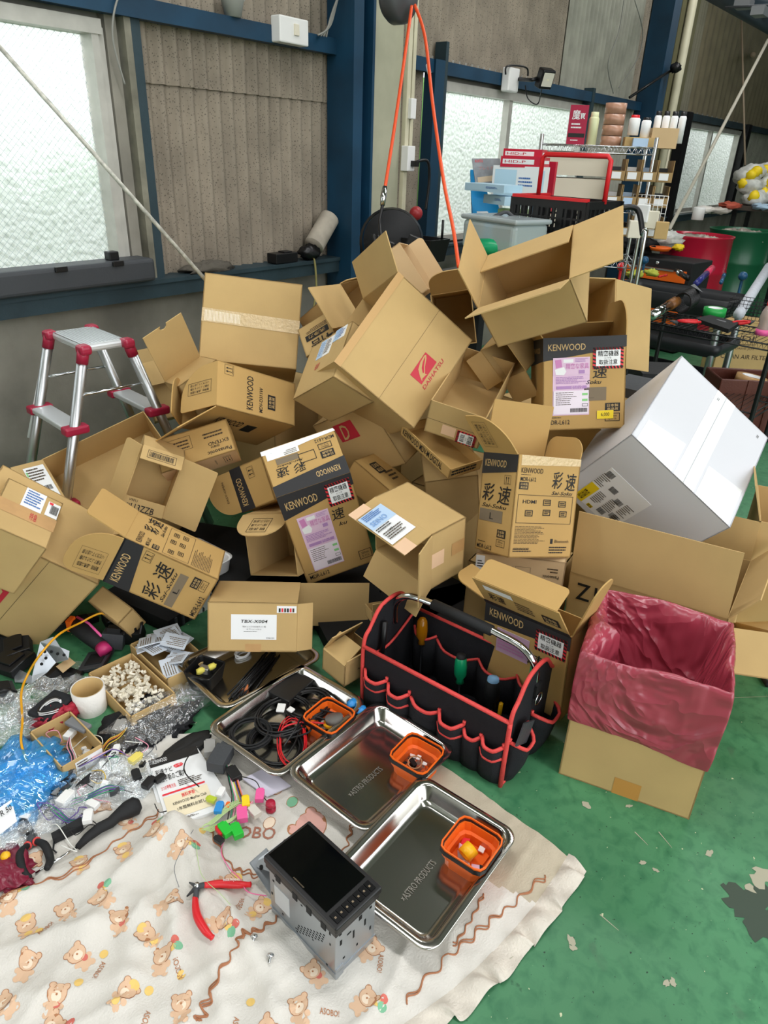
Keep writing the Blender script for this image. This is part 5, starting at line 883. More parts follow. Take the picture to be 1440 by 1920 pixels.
# ------------------------------------------------------------------ black tool tote
def tote():
    r=thing('tool_tote','open black fabric tool tote with red piping and steel carry bar','tool bag',(1.32,.73,0))
    X0,X1,Y0,Y1=1.205,1.435,.505,.955; H=.205; t=.006
    P=lambda x,y,z: Vector((x,y,z))
    tp=.012
    mb=MB(); mb.hexa([P(X0,Y0,0),P(X1,Y0,0),P(X1,Y1,0),P(X0,Y1,0),P(X0,Y0,t),P(X1,Y0,t),P(X1,Y1,t),P(X0,Y1,t)],fabric); mb.build('base',r)
    def wallp(nm,a,b,h,n_):
        m_=MB(); m_.prism([a,b,b+P(0,0,h),a+P(0,0,h)],n_,fabric); return m_.build(nm,r,bevel=.002)
    wallp('front_wall',P(X0,Y0,0),P(X0,Y1,0),H,P(t,0,0)); wallp('rear_wall',P(X1,Y0,0),P(X1,Y1,0),H+.01,P(-t,0,0))
    G=[(X0,0),(X0,H),(X0+.03,.255),(X0+.075,.30),(X0+.155,.30),(X1-.03,.255),(X1,H),(X1,0)]
    for y,s_ in ((Y0,1),(Y1,-1)):
        m_=MB(); m_.prism([P(x,y,z) for x,z in G],P(0,t*s_,0),fabric); m_.build('end_wall',r)
        tr=MB(); tr.tube(bez([P(x,y,z) for x,z in G[:]],6),.0055,redtrim,6,flat=1); tr.build('piping',r)
    tr=MB(); tr.tube([P(X0,Y0,H),P(X0,Y1,H)],.006,redtrim,6); tr.build('piping',r); tr=MB(); tr.tube([P(X1,Y0,H+.01),P(X1,Y1,H+.01)],.006,redtrim,6); tr.build('piping',r)
    tr=MB(); tr.tube([P(X0,Y0,H),P(X0-.004,Y0,0)],.006,redtrim,6); tr.tube([P(X0,Y0,.008),P(X0+.02,Y0,.004)],.006,redtrim,6); tr.build('piping',r)
    # outside pockets
    def pocket(ax,a0,a1,h0,h1,bulge,fx,second=None,dip=.012):
        """ax 'x': on the long front wall (along y); 'y': on the near end wall (along x)"""
        m_=MB(); n=10; rows=[]; 
        def q(s,z,b):
            a=a0+(a1-a0)*s
            return P(fx-b,a,z) if ax=='x' else P(a,fx-b,z)
        for k in range(5):
            z=h0+(0)*k; row=[]
            for i in range(n+1):
                s=i/n; top=h1-dip*math.sin(PI*s); zz=.004+(top-.004)*k/4; b=bulge*min(1,4*s,4*(1-s))*(.35+.65*(k/4)**.6) ; row.append(q(s,zz,.002+b))
            rows.append(row)
        m_.add([p for r_ in rows for p in r_],[(k*(n+1)+i,k*(n+1)+i+1,(k+1)*(n+1)+i+1,(k+1)*(n+1)+i) for k in range(4) for i in range(n)],fabric,True)
        o=m_.build('outer_pocket',r,solid=.003)
        tr=MB(); tr.tube([p+P(0,0,.0) for p in rows[-1]],.0048,redtrim,6,flat=1.2)
        tr.tube([rows[-1][0],q(0,h1+.012,.003)],.0045,redtrim,6)
        if second: tr.tube([q(i/n,second-dip*.8*math.sin(PI*i/n),.004+bulge*min(1,4*i/n,4*(1-i/n))*.8) for i in range(n+1)],.0045,redtrim,6,flat=1.2)
        tr.build('pocket_piping',o)
    for a0,a1,h,b,s2 in ((.87,.945,.135,.022,.105),(.795,.865,.130,.024,.095),(.70,.79,.125,.014,None),(.625,.70,.130,.026,.095),(.575,.625,.118,.014,None),(.512,.572,.125,.020,.09)): pocket('x',a0,a1,0,h,b,X0,s2)
    pocket('y',X0+.008,X0+.10,0,.14,.035,Y0,None,.03); pocket('y',X0+.12,X1-.004,0,.15,.045,Y0,None,.03)
    m_=MB().box((X0+.05,Y0-.02,.15),.07,.004,.06,greyd,Matrix.Rotation(.5,3,'Y')); m_.build('folded_pad',r)
    # inner loops on the rear wall
    for a0,a1,z in ((.86,.94,.16),(.72,.86,.15),(.60,.72,.15),(.52,.60,.16)):
        m_=MB(); n=10; pts=[P(X1-t-.004-.02*min(1,4*i/n,4*(1-i/n)),a0+(a1-a0)*i/n,z-.016*math.sin(PI*i/n)) for i in range(n+1)]
        low=[P(p.x,p.y,.02) for p in pts]; m_.add(low+pts,[(i,i+1,n+2+i,n+1+i) for i in range(n)],fabric,True); o=m_.build('inner_pocket',r,solid=.002); tr=MB(); tr.tube(pts,.004,redtrim,6); tr.build('pocket_piping',o)
    tr=MB(); tr.tube([P(X0+.012,Y1-.06,.17),P(X0+.012,Y1-.06,.13)],.004,redtrim,6); tr.tube(bez([P(X0+.02,Y1-t-.004,.17),P(X0+.1,Y1-.012,.16),P(X1-.03,Y1-.012,.20),P(X1-.01,Y1-.012,.22)]),.004,redtrim,6); tr.build('piping',r)
    # carry bar
    cx=(X0+X1)/2+.012; m_=MB(); bar=bez([P(cx,Y1-.008,.22),P(cx,Y1-.010,.285),P(cx,Y1-.05,.325),P(cx,Y1-.12,.335),P(cx,(Y0+Y1)/2,.338),P(cx,Y0+.12,.335),P(cx,Y0+.05,.325),P(cx,Y0+.01,.285),P(cx,Y0+.008,.22)],8); m_.tube(bar,.0095,chrome,12); hb=m_.build('carry_bar',r)
    m_=MB(); m_.tube([P(cx,Y0+.14,.3355),P(cx,Y1-.13,.3355)],.0145,blackm,14); m_.build('grip_sleeve',hb)
    for y in (Y0-.004,):
        m_=MB(); m_.tube([P(cx+.018*math.sin(a),y-.006,.20-.016*math.cos(a)) for a in [2*PI*i/16 for i in range(16)]],.002,chrome,6,closed=True); m_.build('d_ring',r); m_=MB(); m_.box((cx,y,.225),.028,.006,.04,blackm); m_.build('strap_tab',r)
    def handle(nm,label,x,y,z,m1_,tip,rr=.013,ang=(.1,.1)):
        q=thing(nm,label,'screwdriver',(x,y,.01)); d=Vector((ang[0],ang[1],1)).normalized(); b=Vector((x,y,z)); m_=MB(); m_.lathe(b,[(.0001,0),(rr*.7,.0),(rr*.55,.012),(rr,.025),(rr*1.05,.05),(rr*.9,.075),(rr*.5,.084),(.0001,.086)],m1_,14,d); m_.build('handle',q)
        if tip: m_=MB(); m_.lathe(b+d*.078,[(rr*.8,0),(rr*.75,.0095),(.0001,.010)],tip,14,d); m_.build('end_cap',q)
        m_=MB(); m_.cyl(b,b-d*(z-.012),.003,chrome,8); m_.build('shaft',q)
    handle('screwdriver','screwdriver with a clear amber handle in the rear of the black tote',X1-.035,.895,.13,amber,None,.016)
    handle('screwdriver','screwdriver with a green handle and dark end, middle of the black tote',X1-.075,.735,.10,green,blackm,.017)
    handle('screwdriver','screwdriver with a light blue end, near end of the black tote',X1-.09,.625,.09,blackm,lblue,.020)
    handle('screwdriver','green handle against the rear wall near the end of the black tote',X1-.02,.545,.14,green,green,.014)
    one(MB().tube([(1.37,.61,.02),(1.35,.60,.11)],.006,mat('tape_yellow','F4B81C',.35),8),'pen','slim yellow pen standing in the tote beside the light blue ended screwdriver','pen')
    one(MB().tube([(X0+.05,Y1-.02,.12),(X0+.06,Y1-.022,.2),(X0+.065,Y1-.02,.26)],.008,black,8),'buckle_strap','black strap hanging inside the far end of the tool tote','strap')
tote()
# ------------------------------------------------------------------ hand tools on the quilt
def cz(px,py,l=.0): p=at(px,py,.012); return Vector((p.x,p.y,clothz(p.x,p.y)+l))
def nippers():
    r=thing('diagonal_nippers','small red handled diagonal nippers lying open on the quilt','nippers',tuple(cz(370,1685)))
    J=cz(372,1682,.010)
    for nm,pts in (('grip',[(385,1682),(415,1672),(450,1666),(472,1668)]),('grip',[(368,1700),(372,1735),(388,1765),(402,1778)])):
        P=bez([cz(*p,.012) for p in pts],8); m_=MB(); n=len(P); m_.tube(P,[.0055+.003*math.sin(PI*min(1,i/n*1.2)) for i in range(n-2)]+[.006,.003],red,10); m_.build(nm,r)
    F=Frame(cz(420,1665,.021),cz(450,1659,.021),cz(421,1673,.021),.0004); m_=MB(); T(m_,F,'MADE IN JAPAN',0,0,1,1,paper,.01); m_.build('white_lettering',r)
    m_=MB(); m_.tube([cz(388,1681,.010),J,cz(352,1692,.008)],[.006,.006,.0015],greyd,8); m_.tube([cz(369,1702,.010),J,cz(357,1668,.008)],[.006,.006,.0015],greyd,8); m_.lathe(J,[(.0001,.008),(.005,.008),(.005,-.004)],chrome,14); m_.build('jaws',r)
nippers()
def pliers():
    r=thing('slip_joint_pliers','black handled slip joint pliers lying beside the blue plastic bags','pliers',tuple(cz(65,1590)))
    for pts in ([(55,1592),(42,1615),(45,1640),(58,1656)],[(70,1585),(88,1600),(97,1622),(92,1643)]):
        P=bez([cz(*p,.012) for p in pts],8); n=len(P); m_=MB(); m_.tube(P,[.006+.003*math.sin(PI*i/n) for i in range(n)],blackm,10); m_.build('grip',r)
        m_=MB(); m_.tube([P[0],P[1]],.0095,redtrim,10); m_.build('red_collar',r)
    m_=MB(); m_.tube([cz(56,1594,.012),cz(62,1575,.012),cz(48,1552,.012),cz(45,1537,.012)],[.006,.011,.010,.005],greyd,8); m_.tube([cz(70,1587,.011),cz(58,1572,.010),cz(42,1560,.010),cz(40,1542,.010)],[.006,.011,.009,.005],greyd,8); m_.lathe(cz(57,1572,.01),[(.0001,.012),(.006,.012),(.006,0)],hole,14); m_.build('jaws',r)
pliers()
def driver():
    r=thing('ball_grip_screwdriver','black ball grip screwdriver pointing down left on the quilt','screwdriver',tuple(cz(190,1560)))
    P=[cz(147,1596,.014),cz(165,1580,.016),cz(190,1566,.018),cz(210,1556,.018),cz(222,1545,.02),cz(240,1533,.022),cz(257,1524,.022),cz(265,1520,.022)]
    m_=MB(); m_.tube(P,[.007,.010,.012,.0125,.013,.020,.021,.012],blackm,14); m_.build('handle',r); m_=MB(); m_.tube([cz(150,1593,.014),cz(105,1622,.008),cz(68,1643,.004)],.0032,chrome,8); m_.build('shaft',r)
driver()
one(MB().hexa([cz(100,1580,.004),cz(158,1558,.004),cz(160,1566,.004),cz(104,1592,.004),cz(100,1580,.02),cz(158,1558,.02),cz(160,1566,.02),cz(104,1592,.02)],blackm).tube([cz(105,1590,.01),cz(102,1602,.008),cz(108,1606,.006)],.002,black,6),'trim_clip_bar','black plastic clip bar under the ball grip screwdriver','trim part')
# booklet
def booklet():
    K=[at(278,1428,.02),at(368,1400,.02),at(440,1510,.02),at(316,1552,.02)]
    r=thing('manual_booklet','white map update booklet under the wiring connectors, left of the cable tray','booklet',tuple((K[0]+K[2])/2))
    for i,(dx,dy,nm) in enumerate(((-.006,.004,'inner_pages'),(0,0,'cover'))):
        o_=Vector((dx,dy,0)); m_=MB(); m_.prism([k+o_+Vector((0,0,-.008+i*.006)) for k in K],(0,0,.005),paper); 
        if i:
            F=Frame(K[0]+Vector((0,0,.003)),K[1]+Vector((0,0,.003)),K[3]+Vector((0,0,.003)),.0008)
            Rr(m_,F,0,0,1,.13,ink); T(m_,F,'KENWOOD',.08,.03,.36,.09,paper,.02,k=3); T(m_,F,'彩速ナビ',.06,.19,.4,.27,ink,.005); Pl(m_,F,[(.43,.2),(.47,.185),(.6,.185),(.63,.21),(.6,.235),(.47,.24)],redst,2); T(m_,F,'ユーザー',.46,.195,.6,.23,paper,.02,k=4)
            T(m_,F,'地図更新のご案内',.05,.29,.62,.39,ink,.005); T(m_,F,'2つの更新方法',.08,.45,.36,.51,redst,.02); Rr(m_,F,.06,.56,.9,.585,redst); Pa(m_,F,.42,.43,.9,.53,4,ink_s,3); Rr(m_,F,.06,.61,.92,.93,mat('paper_cream','F3E6C6',.6),2); T(m_,F,'無料更新',.4,.63,.66,.69,redst,.03,k=4); T(m_,F,'KENWOOD MapFan Club',.2,.72,.85,.77,ink,.005,k=4); T(m_,F,'1年間無料お試し',.25,.8,.8,.85,ink,.005,k=4); Pa(m_,F,.06,.95,.7,.98,2,ink_s,4)
        m_.build(nm,r)
booklet()
one(MB().prism([at(500,1440,.016),at(545,1475,.016),at(500,1495,.016),at(455,1462,.016)],(0,0,.004),mat('paper_lilac','D9D6E6',.6)),'leaflet','pale lilac leaflet partly under the cable tray','leaflet')

# ------------------------------------------------------------------ clutter on the right, behind the heap
def drum(px,py,label,m_,z=.86,r=.285,dx=0):
    c=at(px,py,z); c.z=0; o=thing('oil_drum',label,'drum',tuple(c),'open steel drums'); mb=MB()
    mb.lathe(c,[(.0001,0),(r*.97,0),(r,.01),(r,.28),(r*1.025,.295),(r,.31),(r,.56),(r*1.025,.575),(r,.59),(r,.84),(r*1.03,.85),(r*1.03,.862),(r*.985,.862),(r*.98,.80),(r*.98,.05)],m_,40); mb.build('shell',o)
    g=random.Random(int(px)); f=MB(); f.lathe(c+Vector((0,0,.80)),[(.0001,0),(r*.97,0)],mat('rubbish_bag','B9AFA2',.4,vary=.5,scale=14),30); 
    for i in range(10): f.blob(c+Vector((g.uniform(-.17,.17),g.uniform(-.17,.17),.80)),.09,.08,.05,mat('rubbish_bag','B9AFA2',.4,vary=.5,scale=14),.3,4,12,8,seed=i)
    one(f,'rubbish_heap','pale rubbish filling the '+label.split()[0]+' '+'open steel drum','rubbish')
drum(1392,430,'green open steel drum with pale scrap on top, behind the red one',drumg)
drum(1310,440,'red open steel drum at the right, in front of the far window',drumr,.86)
# bags of gloves above the green drum
pa=crinkle('clear_pack','D9DDD8',.2,.75,0,20,.6)
k=0
for i,(px,py) in enumerate(((1410,325),(1440,322),(1405,348),(1438,345),(1415,372),(1442,368),(1400,300+32))):
    p=at(px,py,1.30 if 0 else 1.4-.0) if 0 else atd(px,py,7.1+.06*(i%2)); 
    one(MB().blob(p,.135,.12,.085,mat('glove_white','D9DAD4',.6,vary=.3,scale=20),.15,3,18,12,seed=i).blob(p+Vector((-.10,-.06+.05*(i%3),.02)),.045,.055,.05,yellow,.2,4,10,8,seed=i),'glove_pack',('packet of white and yellow work gloves, '+('top left of the pile at the right edge','top right of the pile at the right edge','second row left of the glove pile','second row right of the glove pile','third row left of the glove pile','third row right of the glove pile','leftmost, sagging off the glove pile')[i]),'glove packet','glove packets piled by the right edge')
p=atd(1432,394,7.2); r=thing('side_table','cluttered dark side table carrying the glove packets','table',(p.x,p.y,0)); MB().box((p.x,p.y,p.z+.02),.7,.5,.04,mat('table_dark','4A4038',.7)).build('table_top',r); 
for a,b in ((-.3,-.2),(.3,-.2),(-.3,.2),(.3,.2)): MB().box((p.x+a,p.y+b,p.z/2),.04,.04,p.z,black).build('leg',r)
for i,(px,py,c_,lab) in enumerate(((1370,385,'B5533F','folded orange-red cloth beside the glove packets'),(1350,395,'CFC8BE','folded pale cloth beside the glove packets'),(1430,388,'A9C4DA','light blue plastic pack under the glove packets'),(1325,393,'E8E4DC','crumpled white packaging left of the glove packets'))):
    p=atd(px,py,6.95); one(MB().blob(p,.14,.1,.03,mat('cloth_'+c_,c_,.7,bump=.3,bscale=20),.3,4,18,10,seed=i),'folded_cloth',lab,'cloth')
one(MB().lathe(atd(1307,412,6.2)-Vector((0,0,.0)),[(.0001,0),(.05,0),(.05,.09),(.046,.1),(.0001,.1)],white,18),'tin_can','white tin can on the far window ledge','can')
p=atd(1254,425,5.6); p=aty(1256,418,WY-.08); p.z=.855; one(MB().lathe(p,[(.0001,0),(.028,0),(.03,.09),(.012,.13),(.012,.15),(.0001,.15)],mat('bottle_clear','B7BDB8',.15),16).lathe(p+Vector((0,0,.14)),[(.013,0),(.013,.02),(.0001,.02)],red,12),'plastic_bottle','small clear bottle with red cap beside the far window','bottle')
# tool chest
def bxp(mb,c,dx,dy,dz,m_,a=0): return mb.box(c,dx,dy,dz,m_,rotz(a))
c=at(1250,480,.72); c.z=0; r=thing('tool_chest','black and orange tool chest in front of the red drum','tool chest',tuple(c)); mb=MB(); bxp(mb,c+Vector((0,0,.36)),.38,.62,.70,blackm,-.12); mb.build('cabinet',r,bevel=.008)
for i in range(4):
    mb=MB(); bxp(mb,c+Vector((-.20,.0,.60-.12*i)),.02,.5,.09,orange,-.12); q=mb.build('drawer',r,bevel=.003); mb=MB(); bxp(mb,c+Vector((-.215,0,.64-.12*i)),.012,.46,.012,alu,-.12); mb.build('drawer_pull',q)
p=c+Vector((-.195,0,.685)); MB().lathe(p,[(.0001,0),(.012,0),(.012,.01),(.0001,.01)],chrome,14,(-1,0,0)).build('lock',r)
c2_=at(1237,470,.76); one(MB().lathe(c2_,[(.0001,0),(.07,0),(.085,.02),(.085,.03),(.07,.012),(.0001,.01)],orange,24),'parts_dish','orange dish on top of the tool chest','dish')
one(MB().blob(at(1250,448,.83),.14,.13,.07,mat('glove_white','D9DAD4',.6,vary=.3,scale=20),.3,4,24,14,seed=3),'work_gloves','grey work gloves heaped above the orange dish','gloves'); one(MB().blob(at(1272,464,.79),.05,.04,.025,yellow,.3,5),'glove_cuff','yellow work glove cuff beside the grey gloves on the tool chest','glove')
one(MB().blob(at(1190,458,.78),.2,.16,.07,mat('black_cloth','121214',.9,bump=.4,bscale=20),.35,4,24,14,seed=8),'jacket','black jacket thrown over the tool chest, left of the gloves','jacket')
# black tool cart
c=at(1272,545,.66); c.z=0; r=thing('tool_cart','black plastic tool cart with deep top tray, in front of the tool chest','cart',tuple(c))
mb=MB(); a_=-.1; hx,hy=.21,.42
def rr_(k,z,rad=.05): return [(x,y,z) for x,y in rrect(c.x,c.y,hx*k,hy*k,rad,a_)]
loft(mb,[rr_(.9,.56),rr_(.97,.60),rr_(1,.665),rr_(.93,.67),rr_(.88,.61)],mat('cart_black','232528',.45),True,True); mb.build('top_tray',r)
for zz in (.32,.08):
    mb=MB(); loft(mb,[rr_(.9,zz),rr_(.97,zz+.03),rr_(.97,zz+.08),rr_(.9,zz+.08),rr_(.88,zz+.03)],mat('cart_black','232528',.45),True,True); mb.build('lower_tray',r)
for sx_,sy_ in ((1,1),(1,-1),(-1,1),(-1,-1)):
    q=c+rotz(a_)@Vector((sx_*hx*.82,sy_*hy*.85,0)); mb=MB(); mb.cyl(q+Vector((0,0,.06)),q+Vector((0,0,.62)),.022,alu,14); mb.build('upright',r); mb=MB(); mb.lathe(q+Vector((0,0,.0)),[(.0001,0),(.03,.005),(.03,.05),(.0001,.055)],black,14); mb.build('caster',r)
for i,(px,py,m_,lab) in enumerate(((1165,500,red,'red ball knob at the left corner of the black tool cart'),(1209,488,mat('knob_blue','24557A',.3),'blue ball knob on the black tool cart behind the yellow rag'),(1393,518,mat('knob_blue','24557A',.3),'blue ball knob at the right corner of the black tool cart'))):
    p=at(px,py,.74); q=MB().blob(p,.03,.03,.03,m_,0,1,16,10).cyl(p-Vector((0,0,.12)),p,.010,m_,10).build('ball_knob',r); q['label']=lab
one(MB().blob(at(1190,513,.69),.07,.05,.025,mat('rag_yellow','B9BF4A',.8,bump=.4,bscale=40),.4,5,22,12,seed=4).blob(at(1222,511,.69),.045,.05,.022,mat('rag_yellow','B9BF4A',.8),.4,5,16,10,seed=6),'yellow_rag','crumpled yellow green rag on the cart tray','rag')
def stick(name,label,cat,a,b,z,r_,m1_,m2_=None,tipf=.3,zb=None):
    A=at(*a,z); B=at(*b,zb or z); o=thing(name,label,cat,(A.x,A.y,max(0,z-.05))); MB().tube([A,A.lerp(B,1-tipf)],r_,m1_,12).build('body',o); MB().tube([A.lerp(B,1-tipf),B],r_*1.15,m2_ or m1_,12).build('head',o); return o
stick('torch','black torch with silver head lying in the cart tray','torch',(1290,522),(1268,508),.665,.018,black,chrome,.4)
stick('spray_can','blue and red slim spray can leaning in the cart tray','spray can',(1305,532),(1335,503),.70,.020,mat('can_navy','2A2E78',.3),mat('can_pink','D8365A',.4),.35,.74)
stick('screwdriver','red screwdriver lying in the cart tray, right of the yellow rag','screwdriver',(1235,519),(1250,516),.66,.007,red,red)
stick('comb_brush','blue comb like brush standing at the right end of the cart tray','brush',(1352,530),(1358,515),.70,.012,mat('knob_blue','24557A',.3))
# wire rack trolley
c=at(1340,610,.62); a_=-.10; c.z=0; r=thing('wire_rack','black wire rack trolley loaded with tools, right of the tall carton flap','rack',tuple(c)); hx,hy=.19,.36
def wp(a,b,z): return c+rotz(a_)@Vector((a,b,0))+Vector((0,0,z))
for zz in (.61,.25):
    mb=MB(); 
    for a in (-hx,hx):
        for dz in (0,-.03): mb.tube([wp(a,-hy,zz+dz),wp(a,hy,zz+dz)],.004,black,6)
    for b in (-hy,hy):
        for dz in (0,-.03): mb.tube([wp(-hx,b,zz+dz),wp(hx,b,zz+dz)],.004,black,6)
    for i in range(26): b=-hy+2*hy*i/25; mb.tube([wp(-hx,b,zz),wp(hx,b,zz)],.0018,black,4)
    for i in range(30):
        for a in (-hx,hx): b=-hy+2*hy*i/30; mb.tube([wp(a,b,zz),wp(a,b+hy/30,zz-.03),wp(a,b+hy/15,zz)],.0014,black,4)
    mb.build('wire_shelf',r)
for a in (-hx,hx):
    for b in (-hy,hy): MB().cyl(wp(a,b,.02),wp(a,b,.62),.012,black,12).build('post',r); MB().lathe(wp(a,b,0),[(.0001,0),(.025,.004),(.025,.04),(.0001,.045)],blackm,12).build('caster',r)
r=thing('tape_roll','green tape roll standing flat on the wire rack trolley','tape roll',tuple(at(1340,590,.62))); MB().lathe(at(1338,592,.625),[(.040,0),(.062,0),(.062,.045),(.040,.045)],mat('tape_green','27A24A',.35),32).build('green_tape',r); MB().lathe(at(1338,592,.625),[(.040,.045),(.037,.045),(.037,0),(.040,0)],paper,32).build('core',r)
mb=MB(); F=[at(1300,600,.63),at(1360,612,.63),at(1388,620,.63),at(1318,622,.63)]; mb.prism([at(1302,603,.63),at(1330,597,.63),at(1385,612,.63),at(1365,625,.63)],(0,0,.02),blackm); one(mb,'tool_wallet','flat black tool wallet lying beside the green tape roll','wallet')
stick('hot_air_gun','silver hot air gun with coiled black cord on the wire rack trolley','heat gun',(1222,592),(1268,565),.66,.026,chrome,mat('gun_brown','7A4E22',.4),.3,.70)
mb=MB()
for k in range(9): p=at(1280+k*1.5,568-k,.70); mb.tube([p+Vector((.02*math.cos(t)*.4+.004*k,.05*math.cos(t),.055*math.sin(t))) for t in [2*PI*i/20 for i in range(20)]],.005,black,6,closed=True)
one(mb,'power_cord','coiled black power cord around the hot air gun','cord')
one(MB().hexa([at(1295,535,.74),at(1312,545,.74),at(1318,548,.74),at(1302,532,.74),at(1295,535,.76),at(1312,545,.76),at(1318,548,.76),at(1302,532,.76)],grey),'grey_block','grey plug block on top of the coiled cord','plug')
def pliers2(name,label,px,py,m_,z=.64,s=1,ang=0):
    p=at(px,py,z); o=thing(name,label,'pliers',tuple(p)); R_=rotz(ang)
    for sg in (-1,1): MB().tube([p+R_@Vector(v)*s for v in ((0,0,.01),(-.04,sg*.02,.01),(-.09,sg*.028,.01),(-.13,sg*.018,.01))],.008*s,m_,8).build('grip',o)
    MB().tube([p,p+R_@Vector((.045,0,.01))*s],[.012*s,.004*s],greyd,8).build('jaws',o)
pliers2('pliers','pliers with red grips at the front edge of the wire rack trolley',1270,605,red,.65,.9,2.3)
pliers2('pliers','pliers with red and black grips lying right of the green tape roll',1405,606,red,.64,.9,-.4)
one(MB().tube([at(1290,606,.64),at(1330,598,.64),at(1360,604,.65)],.006,grey,8),'spanner','grey spanner lying under the flat black tool wallet','spanner')
# small wire basket with papers and bottle
c=at(1400,595,.62); mb=MB(); 
for k in range(6):
    z=.62+.02*k; mb.tube([c+Vector((x,y,z-c.z)) for x,y in ((-.07,-.1),(.07,-.1),(.07,.1),(-.07,.1))],.0016,black,4,closed=True)
for i in range(11):
    y=-.1+.02*i
    for x in (-.07,.07): mb.tube([c+Vector((x,y,0)),c+Vector((x,y,.1))],.0014,black,4)
one(mb,'wire_basket','small black wire basket on the wire rack trolley','basket')
r=thing('paper_roll','rolled white printed papers standing in the small wire basket','paper roll',tuple(at(1395,590,.63))); A=at(1385,590,.65); B=at(1442,500,.78); m_=MB(); m_.tube([A,B],.030,mat('paper_bluish','C9CDD6',.6,vary=.15,scale=40),16); m_.build('sheets',r)
p=at(1428,628,.62); r=thing('drink_bottle','clear ribbed bottle with a red cap and base, far right of the wire rack trolley','bottle',tuple(p)); MB().lathe(p,[(.0001,0),(.03,0),(.032,.03),(.027,.06),(.032,.09),(.026,.12),(.012,.15),(.0001,.15)],mat('bottle_pinkish','D9C3BC',.12,trans=.5),22).build('bottle_body',r); MB().lathe(p,[(.0001,-.001),(.0335,0),(.035,.03),(.031,.031)],pinkp,22).build('red_base',r); MB().lathe(p+Vector((0,0,.15)),[(.014,0),(.014,.025),(.0001,.026)],red,14).build('cap',r)
# clean air filters box, bag
c=at(1400,775,.0); c=at(1395,690,.14); c.z=0
F0=atd(1352,632,2.95); F1=atd(1438,610,3.2); 
def fbox():
    A=at(1350,745,.0); u=Vector((.55,-.83,0)).normalized(); v=Vector((.83,.55,0)).normalized()
    q=manual('filters',A+u*.12+v*.55,u,v,(.42,.25,.40),'carton printed CLEAN AIR FILTERS on the floor behind the wire rack trolley',opent='',group=None)
    F=Frame(q.c('001'),q.c('101'),q.c('000')); F.n=Vector((-v.x,-v.y,0)); Ou(q.body,F,.34,.2,.6,.4,ink_s,.01); T(q.body,F,'DJ',.37,.24,.57,.36,ink_s,.02); T(q.body,F,'DRIVE JOY',.3,.45,.62,.5,ink_s); T(q.body,F,'CLEAN AIR FILTERS',.08,.58,.95,.66,ink_s,.01); q.done()
fbox()
def bagb():
    A=at(1350,720,.30); r=thing('leather_case','open brown leather case at the right edge, a tape roll inside','case',(A.x+.15,A.y-.1,0)); u=Vector((.55,-.83,0)).normalized(); v=Vector((.83,.55,0)).normalized(); H=.33; W=.40; D_=.26; A=Vector((A.x,A.y,0))
    def P_(a,b,z): return A+u*a+v*b+Vector((0,0,z))
    mb=MB(); t=.012
    for a0,a1,b0,b1 in ((0,W,0,t),(0,W,D_-t,D_),(0,t,0,D_),(W-t,W,0,D_)): mb.hexa([P_(a0,b0,0),P_(a1,b0,0),P_(a1,b1,0),P_(a0,b1,0),P_(a0,b0,H),P_(a1,b0,H),P_(a1,b1,H),P_(a0,b1,H)],brown)
    mb.hexa([P_(0,0,0),P_(W,0,0),P_(W,D_,0),P_(0,D_,0),P_(0,0,t),P_(W,0,t),P_(W,D_,t),P_(0,D_,t)],brown); mb.build('case_shell',r,bevel=.008)
    for a in (.15,.28): mb=MB(); mb.hexa([P_(a,-.006,0),P_(a+.03,-.006,0),P_(a+.03,0,0),P_(a,0,0),P_(a,-.006,H),P_(a+.03,-.006,H),P_(a+.03,0,H),P_(a,0,H)],brown); mb.build('strap',r,bevel=.002)
    mb=MB(); mb.lathe(P_(.295,-.008,.2),[(.0001,-.004),(.006,-.004),(.006,.004)],chrome,12,v); mb.build('rivet',r)
    q=thing('tape_roll','large tan and white tape roll in the open brown leather case','tape roll',tuple(P_(.2,.13,.2))); MB().lathe(P_(.22,.14,.27),[(.055,0),(.085,0),(.085,.05),(.055,.05),(.055,0)],ctape,30,(.1,-.1,1)).build('tan_tape',q); MB().lathe(P_(.22,.14,.27),[(.055,.05),(.05,.05),(.05,0)],paper,30,(.1,-.1,1)).build('paper_core',q)
bagb()
mb=MB(); A=at(1428,770,.15); mb.box(A+Vector((.05,0,-.06)),.08,.1,.2,red); one(mb,'red_crate','red plastic crate cut by the right edge above the white carton','crate',bevel=.01)
mb=MB().tube(bez([at(1460,1180,.01),at(1425,1220,.01),at(1420,1250,.01),at(1440,1285,.01)]),.008,blackm,8); one(mb,'rubber_hose','black rubber hose curving on the floor at the right edge','hose')
# dark clutter in the gap between the carton and the trolley
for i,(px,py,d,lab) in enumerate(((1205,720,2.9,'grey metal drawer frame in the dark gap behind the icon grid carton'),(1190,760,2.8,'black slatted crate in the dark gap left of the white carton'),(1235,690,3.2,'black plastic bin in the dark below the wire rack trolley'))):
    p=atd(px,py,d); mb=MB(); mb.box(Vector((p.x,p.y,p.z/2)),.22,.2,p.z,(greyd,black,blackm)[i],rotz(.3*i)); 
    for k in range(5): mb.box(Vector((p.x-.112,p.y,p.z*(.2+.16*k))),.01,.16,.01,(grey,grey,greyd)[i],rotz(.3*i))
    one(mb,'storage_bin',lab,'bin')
# ------------------------------------------------------------------ bench by the second window
TZ=.62
c=Vector((4.4,2.15,0)); r=thing('workbench','long dark workbench below the second window, mostly behind the heap','workbench',(3.95,2.25,0)); MB().box((3.95,2.3,.70),1.2,.75,.05,mat('bench_top','4B4A46',.6,vary=.3,scale=6)).build('bench_top',r)
for x in (3.45,4.45):
    for y in (2.0,2.6): MB().box((x,y,.34),.06,.06,.68,blackm).build('leg',r)
def onb(px,py,z=.73): return at(px,py,z)
